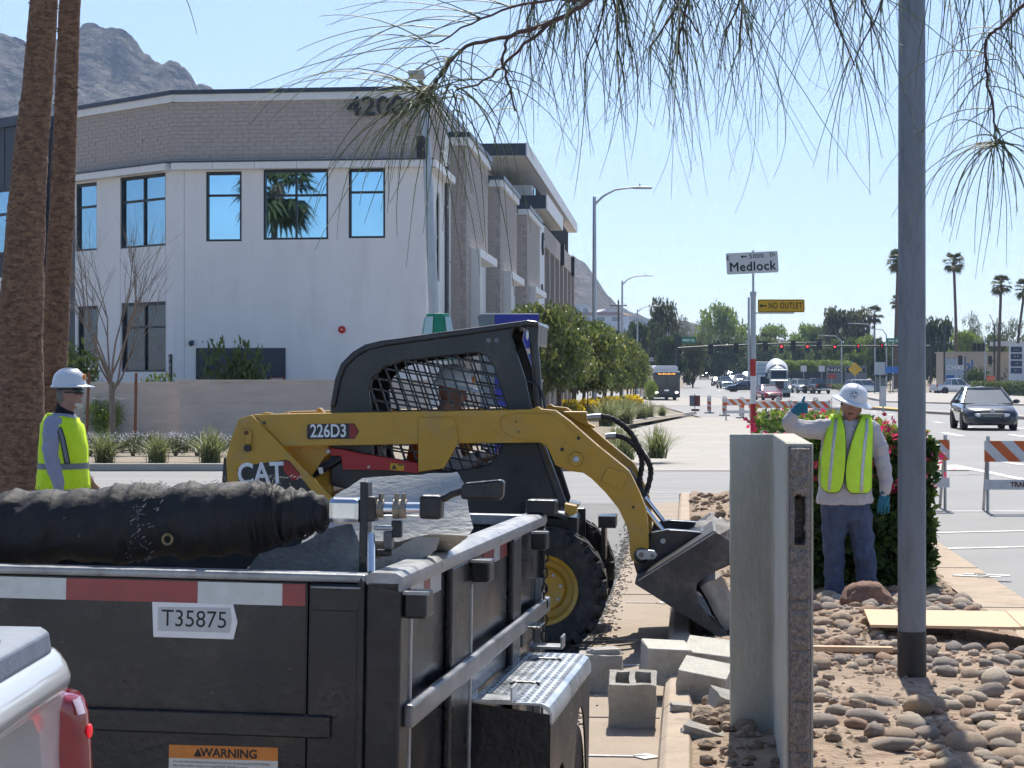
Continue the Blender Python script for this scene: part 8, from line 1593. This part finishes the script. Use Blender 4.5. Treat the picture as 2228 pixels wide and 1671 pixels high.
hand(b, Q(402, 1630, -.2), Vector((.15, 0, -1)), Vector((1, 0, .1)), 1.0, .3); hand(b, Q(760, 1500, .16), Vector((.5, 0, -.8)), Vector((1, 0, .5)), 1.0, .4)
me = remesh(b, .01, 3, 'body', M_skin2); me.transform(Matrix.Translation(-o2)); link('body', me, w2)
TR2 = [(1680, 430, .178, .19), (1560, 430, .178, .195), (1300, 430, .172, .2), (1050, 432, .165, .2), (900, 425, .155, .205), (800, 415, .14, .195), (720, 420, .115, .15), (660, 440, .085, .1)]
b = MB(); rings(b, [(Q(x, y), w_, d_) for y, x, w_, d_ in TR2]); chain(b, [(Q(310, 800, -.16), .08), (Q(288, 950, -.2), .074), (Q(282, 1150, -.21), .066), (Q(322, 1350, -.21), .058), (Q(382, 1530, -.2), .05), (Q(398, 1595, -.2), .045)]); chain(b, [(Q(470, 800, .16), .08), (Q(520, 1100, .21), .066), (Q(640, 1330, .2), .056), (Q(735, 1470, .17), .046)])
me = remesh(b, .011, 4, 'shirt', mat('lavender grey shirt', (.36, .36, .46), .9, var=.07, vsc=12, bump=.003, bsc=25)); wrinkle(me, .009, 10, 4); wrinkle(me, .004, 25, 8); me.transform(Matrix.Translation(-o2)); link('shirt', me, w2)
b = MB(); cx_ = Q(430, 0).x; rings(b, [(Vector((cx_, Y1, z)), w_, d_) for z, w_, d_ in ((.82, .16, .19), (.95, .17, .19), (1.02, .165, .185))])
for dy in (-.1, .1): chain(b, [(Vector((cx_, Y1 + dy, .86)), .105), (Vector((cx_ + .01, Y1 + dy, .48)), .08), (Vector((cx_, Y1 + dy, .1)), .075)])
me = remesh(b, .013, 4, 'trousers', mat('dark trousers', (.03, .03, .035), .9, var=.2)); me.transform(Matrix.Translation(-o2)); link('trousers', me, w2)
for dy in (-.1, .1): b = MB(); b.ell(Vector((cx_ + .06, Y1 + dy, .05)), (.14, .05, .05), 12, 8); me = b.mesh('boot', M_boot, o2, 60); link('boot', me, w2)
vp = thing('vest', '', ''); del vp['label'], vp['category']; vp.parent = w2; ty2 = [r[0] for r in TR2][::-1]
def vring(y, off, a0=0, a1=2 * math.pi, n=40):
    cx2, w_, d_ = (float(np.interp(y, ty2, [r[k] for r in TR2][::-1])) for k in (1, 2, 3)); c = Q(cx2, y); return [c + Vector(((w_ + off) * math.copysign(abs(math.cos(a_)) ** .8, math.cos(a_)), (d_ + off) * math.sin(a_), .02 * (y < 760) * math.cos(a_) * -1)) for a_ in np.linspace(a0, a1, n)]
ys_ = [690, 740, 800, 880, 960, 1050, 1150, 1250, 1320, 1400, 1500, 1565]; b = MB(); b.loft([vring(y, .016 + .012 * max(0, (y - 1300) / 260) + .004 * math.sin(y * .05)) for y in ys_], caps=False, closed=False); o = b.build('shell', M_vest2, vp, o2, smooth=180, fix=False); wrinkle(o.data, .004, 16, 5); s = o.modifiers.new('s', 'SOLIDIFY'); s.thickness = .004
M_sg = mat('grey tape', (.2, .22, .24), .5, .2, var=.12, vsc=30); b = MB(); b.loft([vring(y, .024) for y in (1252, 1285, 1322)], caps=False, closed=False); b.build('reflective_band', M_sg, vp, o2, smooth=180, fix=False)
def onp2(x, y, off):
    cx2, w_, d_ = (float(np.interp(y, ty2, [r[k] for r in TR2][::-1])) for k in (1, 2, 3)); p = Q(x, y); c = Q(cx2, y); s_ = min(.97, abs(p.x - c.x) / (w_ + .02)); return Vector((p.x, Y1 - (d_ + .024 + off) * (1 - s_ ** 2.5) ** .4, p.z))
grid_panel('reflective_strip', [(700, 320, 372), (760, 385, 440), (850, 440, 495), (950, 470, 525), (1050, 490, 545), (1150, 508, 563), (1250, 525, 582)], onp2, M_sg, vp, o2, .004, 3, M_decal, .002)
b = MB(); b.loft([vring(y, .0) if False else [Q(xx, y) + Vector((w_ * math.cos(a_), w_ * .95 * math.sin(a_), -.035 * math.cos(a_))) for a_ in np.linspace(0, 6.283, 24, endpoint=False)] for y, xx, w_ in ((700, 455, .085), (640, 460, .074), (590, 455, .068))], caps=False); b.build('collar', mat('black collar', (.012, .012, .014), .9), w2, o2, smooth=60, fix=False)
f = lambda x, y, z: hc + HM @ Vector((x, y, z)); b = MB(); an_ = np.linspace(-1.75, 1.75, 22); b.loft([[f(.0835 * math.sin(a_), -.004 - .101 * math.cos(a_) - (.004 if abs(a_) > .12 and abs(a_) < 1 else 0), z_ * (1 if abs(a_) < 1.05 else .35) + .012) for z_ in (-.019, -.006, .008, .017)] for a_ in an_], caps=False, closed=False); gl_ = b.build('sunglasses', mat('black lens', (.004, .004, .005), .08, spec=.6), w2, o2, smooth=180, fix=False); s = gl_.modifiers.new('s', 'SOLIDIFY'); s.thickness = .004; s.offset = 1
if False: b.loft([[f(x * 1.0, y, z) for x, y, z in ((sx * .083, .03, .012), (sx * .08, -.045, .014), (sx * .06, -.088, .016), (sx * .012, -.104, .016))] + [f(x, y, z) for x, y, z in ((sx * .012, -.104, -.016), (sx * .06, -.088, -.02), (sx * .078, -.045, -.008), (sx * .083, .03, .002))] for sx in (-1, -.5, 0, .5, 1)], caps=False)
b = MB(); b.ell(f(0, -.066, -.098), (.03, .028, .026), 12, 8, M=HM); b.ell(f(0, -.05, -.085), (.045, .03, .02), 12, 8, M=HM); b.ell(f(0, -.09, -.043), (.028, .01, .007), 8, 6, M=HM); me = remesh(b, .006, 2, 'beard', mat('white beard', (.6, .57, .52), .9, bump=.004, bsc=120)); me.transform(Matrix.Translation(-o2)); link('beard', me, w2)
b = MB(); b.ell(f(0, .045, -.005), (.08, .068, .085), 14, 10, M=HM); b.build('hair', mat('grey hair', (.22, .19, .16), .9, bump=.003, bsc=120), w2, o2, smooth=60)
b = MB(); b.loft([[hc + HM @ Vector((.086 * math.cos(a_), .01 + .103 * math.sin(a_), z)) for a_ in np.linspace(0, 6.283, 24, endpoint=False)] for z in (.03, .075)], caps=False); b.build('hat_band', M_dark, w2, o2, fix=False)
hat(w2, o2, hc + HM @ Vector((0, .004, .074)), HM @ Matrix.Rotation(R(5), 3, 'X'), 'cap', 'orange')
# ---- operator in the cab
ou = 13.38; q = LP(ZC(470, 1130), ou); hcw = S(q.y, q.x, q.z - .03); w3 = thing('person', 'loader operator in white hard hat and orange vest seated inside the cab', 'person', S(ou, q.x - .12, .9), -A); o3 = w3.location.copy()
HM = Matrix.Rotation(R(80) - A, 3, 'Z') @ Matrix.Rotation(R(12), 3, 'X'); hv = lambda x, y, z: S(ou + y, q.x + x, z)
b = MB(); head(b, hcw, HM); chain(b, [(hcw + Vector((-.02, 0, -.06)), .06), (hv(-.06, 0, q.z - .2), .07)]); rings(b, [(hv(-.2, 0, .95), .12, .15), (hv(-.16, 0, 1.2), .13, .17), (hv(-.1, 0, q.z - .22), .1, .15)])
for sy in (-1, 1): chain(b, [(hv(-.1, sy * .2, q.z - .26), .05), (hv(0, sy * .27, 1.12), .045), (hv(.2, sy * .28, 1.2), .035)]); hand(b, hv(.22, sy * .28, 1.2), Vector((.8, 0, .2)), Vector((0, 1, 0)), 1, .5); chain(b, [(hv(-.15, sy * .1, .98), .08), (hv(.25, sy * .13, .98), .065), (hv(.3, sy * .13, .6), .05)])
me = remesh(b, .012, 3, 'body', M_skin); me.transform(Matrix.Rotation(A, 4, 'Z') @ Matrix.Translation(-o3)); link('body', me, w3)
M_ov = mat('orange vest', (.75, .12, .01), .7, var=.1, vsc=12)
b = MB(); rings(b, [(hv(-.2, 0, .95), .16, .2), (hv(-.17, 0, 1.15), .16, .21), (hv(-.12, 0, q.z - .3), .15, .2), (hv(-.08, 0, q.z - .2), .08, .1)]); me = remesh(b, .012, 4, 'vest', M_ov); wrinkle(me, .005, 14, 7); me.transform(Matrix.Rotation(A, 4, 'Z') @ Matrix.Translation(-o3)); link('vest', me, w3)
b = MB(); rings(b, [(hv(-.2, 0, .95), .14, .18), (hv(-.17, 0, 1.15), .14, .19), (hv(-.12, 0, q.z - .3), .13, .18), (hv(-.08, 0, q.z - .2), .07, .09)])
for sy in (-1, 1): chain(b, [(hv(-.1, sy * .2, q.z - .27), .07), (hv(0, sy * .27, 1.12), .06), (hv(.17, sy * .28, 1.2), .048)])
me = remesh(b, .012, 4, 'sleeves', M_shirt); me.transform(Matrix.Rotation(A, 4, 'Z') @ Matrix.Translation(-o3)); link('shirt', me, w3)
b = MB()
for sy in (-1, 1): chain(b, [(hv(-.16, sy * .1, .98), .1), (hv(.26, sy * .13, .98), .08), (hv(.3, sy * .13, .6), .07)])
me = remesh(b, .012, 4, 'jeans', M_jean); me.transform(Matrix.Rotation(A, 4, 'Z') @ Matrix.Translation(-o3)); link('jeans', me, w3)
h3 = hat(w3, Vector((0, 0, 0)), hcw + HM @ Vector((0, 0, .062)), HM, 'cap', 'orange')
for o in [h3] + list(h3.children): o.data.transform(Matrix.Rotation(A, 4, 'Z') @ Matrix.Translation(-o3))
# ---------------------------------------------------------------- overhanging palo verde
M_lim = mat('reddish twig bark', (.1, .06, .05), .8, var=.3, vsc=30, bump=.001, bsc=120)
L_pv = leafmat('leaf strand', (.1, .125, .06), (.24, .27, .16), .4, .5, c3=(.55, .55, .45))
pv = thing('palo_verde_tree', 'overhanging tree with long drooping thread-like leaf strands across the sky', 'tree', (2.25, 5.2, .05))
PO = pv.location.copy(); rs = random.Random(33); strands = MB(); limbs = MB()
def DP(x, y, Y): return P(D(x, y), Y)
def limb(pts, r0, r1):
    ps = [DP(*p) for p in pts]; f = []
    for i in range(len(ps) - 1):
        p0, p1, p2, p3 = ps[max(i-1, 0)], ps[i], ps[i+1], ps[min(i+2, len(ps)-1)]
        for k in range(5): t_ = k / 5; f.append(.5 * ((2 * p1) + (p2 - p0) * t_ + (2 * p0 - 5 * p1 + 4 * p2 - p3) * t_ ** 2 + (3 * p1 - p0 - 3 * p2 + p3) * t_ ** 3) + Vector((rs.gauss(0, .002), rs.gauss(0, .002), rs.gauss(0, .002))))
    f.append(ps[-1]); limbs.tube(f, [r0 + (r1 - r0) * i / (len(f) - 1) for i in range(len(f))], 6, caps=False); return f
def strand(p, d, L, droop, r=.0017, leafy=.5, hook=0.):
    n = 11; pts = [p.copy()]; dd = d.normalized(); cur = Vector((rs.gauss(0, .11), rs.gauss(0, .08), 0))
    for i in range(n):
        dd = (dd + Vector((0, 0, -droop)) + cur * (.25 + (1.2 * hook if i > 7 else 0)) + Vector((rs.gauss(0, .02), rs.gauss(0, .02), rs.gauss(0, .012)))).normalized(); pts.append(pts[-1] + dd * L / n)
    r *= .86; strands.tube(pts, [r * (1.25 - .85 * i / n) for i in range(n + 1)], 3, caps=False)
    if rs.random() < leafy:
        for i in range(int(L / .013)):
            t_ = rs.uniform(.03, .97) * n; k = int(t_); q = pts[k].lerp(pts[k + 1], t_ - k); e = (pts[k + 1] - pts[k]).normalized(); s_ = e.cross(Vector((rs.gauss(0, 1), rs.gauss(0, 1), rs.gauss(0, 1)))).normalized(); l = rs.uniform(.0025, .006); strands.add([q, q + (e * .6 + s_) * l * .5 + e.cross(s_) * .0012, q + (e * .5 + s_) * l, q + (e * .6 + s_) * l * .5 - e.cross(s_) * .0012], [(0, 1, 2, 3)])
b1 = limb([(1400, -90, 4.75), (1275, 0, 4.7), (1190, 50, 4.66), (1100, 78, 4.62), (1010, 100, 4.6), (960, 150, 4.58), (926, 206, 4.55)], .008, .003)
b1b = limb([(1190, 50, 4.66), (1120, 110, 4.62), (1060, 165, 4.6), (985, 195, 4.58)], .0045, .0022); b1c = limb([(1275, 0, 4.7), (1150, 5, 4.66), (1040, 40, 4.62), (940, 95, 4.6)], .0042, .002); b1d = limb([(1100, 78, 4.62), (1085, 130, 4.6), (1100, 190, 4.6), (1112, 240, 4.6)], .004, .002)
b2 = limb([(2500, -260, 5.1), (2212, -150, 5.0), (2000, -110, 4.9), (1780, -95, 4.85), (1580, -80, 4.8), (1400, -90, 4.75)], .022, .011)
b3 = limb([(2330, -120, 5.0), (2212, 10, 4.95), (2160, 60, 4.9), (2132, 85, 4.9), (2133, 165, 4.88), (2148, 250, 4.86), (2150, 305, 4.85)], .0055, .0022)
limbs.tube([Vector((2.25, 5.2, 0)), Vector((2.2, 5.2, 1.2)), Vector((2.05, 5.15, 2.3)), DP(2500, -260, 5.1)], [.1, .085, .06, .022], 10); limbs.tube([DP(2500, -260, 5.1), DP(2330, -120, 5.0)], [.014, .009], 6)
N1 = b1[-1]
for k in range(46):                                     # burst before the office corner
    d = Vector((rs.choice((-1, -.9, -.6, -.35, -.2, .3, .7)) + rs.gauss(0, .12), rs.gauss(0, .3), rs.choice((-.7, -.4, -.1, .2, .5)) + rs.gauss(0, .12))); strand(N1 + Vector((rs.gauss(0, .008), rs.gauss(0, .02), rs.gauss(0, .01))), d, rs.uniform(.16, .46), rs.uniform(.07, .2), .0017, .55)
for k in range(26): strand(b1b[-1] + Vector((rs.gauss(0, .012), rs.gauss(0, .03), rs.gauss(0, .02))), Vector((rs.gauss(.1, .35), rs.gauss(0, .25), rs.uniform(-.6, .3))), rs.uniform(.22, .45), rs.uniform(.2, .4), .0016, .6)
for k in range(12): strand(b1c[rs.randrange(6, len(b1c))], Vector((-1, rs.gauss(0, .2), rs.uniform(-.1, .5))), rs.uniform(.3, .5), rs.uniform(.05, .13), .0016, .5)
for k in range(30): strand(b1[rs.randrange(3, len(b1) - 2)], Vector((rs.gauss(-.35, .5), rs.gauss(0, .3), rs.uniform(-.7, .5))), rs.uniform(.15, .34), rs.uniform(.08, .22), .0016, .6)
for k in range(16): strand(b1d[rs.randrange(4, len(b1d))], Vector((rs.gauss(0, .5), rs.gauss(0, .3), rs.uniform(-.8, .3))), rs.uniform(.1, .26), .15, .0015, .5)
for k in range(225):                                    # curtain along the top
    x = rs.uniform(1120, 1960); f = 1 - .35 * abs(x - 1560) / 440; p = DP(x + rs.gauss(0, 12), rs.uniform(-130, 10), rs.uniform(4.5, 5.15)); strand(p, Vector((rs.gauss(.0, .55), rs.gauss(0, .25), -.8)), rs.uniform(.14, .62) * f * (1.0 if k % 3 else .65), rs.uniform(.03, .16), rs.uniform(.001, .0016), .5, rs.choice((0, 0, 1, 3)))
for k in range(16):                                     # secondary twigs within the curtain
    x = rs.uniform(1150, 1950); f = limb([(x, -110, 4.8), (x + rs.gauss(0, 20), -20, 4.8), (x + rs.gauss(0, 35), rs.uniform(60, 150), 4.78)], .0042, .0018)
    for j in range(9): strand(f[rs.randrange(3, len(f))], Vector((rs.gauss(0, .35), rs.gauss(0, .2), -.8)), rs.uniform(.12, .34), .15, .0016, .6)
for k in range(28): strand(b3[-1] + Vector((rs.gauss(0, .008), rs.gauss(0, .02), rs.gauss(0, .008))), Vector((rs.gauss(0, .75), rs.gauss(0, .3), rs.uniform(-.7, .45))), rs.uniform(.18, .38), rs.uniform(.14, .28), .0018, .5)
for k in range(46): strand(b3[rs.randrange(2, len(b3) - 1)], Vector((rs.gauss(-.1, .6), rs.gauss(0, .3), rs.uniform(-.9, .3))), rs.uniform(.15, .36), rs.uniform(.1, .25), .0016, .55)
for k in range(50): strand(DP(rs.uniform(2010, 2300), rs.uniform(-140, 0), 4.95), Vector((rs.gauss(0, .25), rs.gauss(0, .2), -.9)), rs.uniform(.15, .45), .15, .0016, .55)
for x0, y0, x1, y1 in ((950, 100, 540, 190), (940, 60, 640, 110), (930, 95, 690, 35), (985, 130, 1115, 240), (380, -30, 425, 72)):
    p, q = DP(x0, y0, 4.6), DP(x1, y1, 4.55); m_ = p.lerp(q, .5) + Vector((0, 0, .05)); pts = [p.lerp(m_, t_).lerp(m_.lerp(q, t_), t_) for t_ in np.linspace(0, 1, 14)]; strands.tube(pts, [.002 - .0012 * i / 13 for i in range(14)], 3, caps=False)
limbs.build('limbs', M_lim, pv, PO, smooth=60, fix=False); stuff(strands.build('leaf_strands', L_pv, pv, PO, fix=False))
# ---------------------------------------------------------------- haze in the air
hz_m = bpy.data.materials.new('haze'); hz_m.use_nodes = True; t = hz_m.node_tree; t.nodes.remove(t.nodes['Principled BSDF'])
pv = t.nodes.new('ShaderNodeVolumePrincipled'); pv.inputs['Color'].default_value = (.52, .7, 1, 1); pv.inputs['Density'].default_value = .00017; pv.inputs['Anisotropy'].default_value = .25
t.links.new(pv.outputs[0], t.nodes['Material Output'].inputs['Volume'])
b = MB(); b.bx(-3700, 3700, -70, 4700, -3, 480); stuff(b.build('haze', hz_m))
bpy.data.scenes.remove(TMPS)
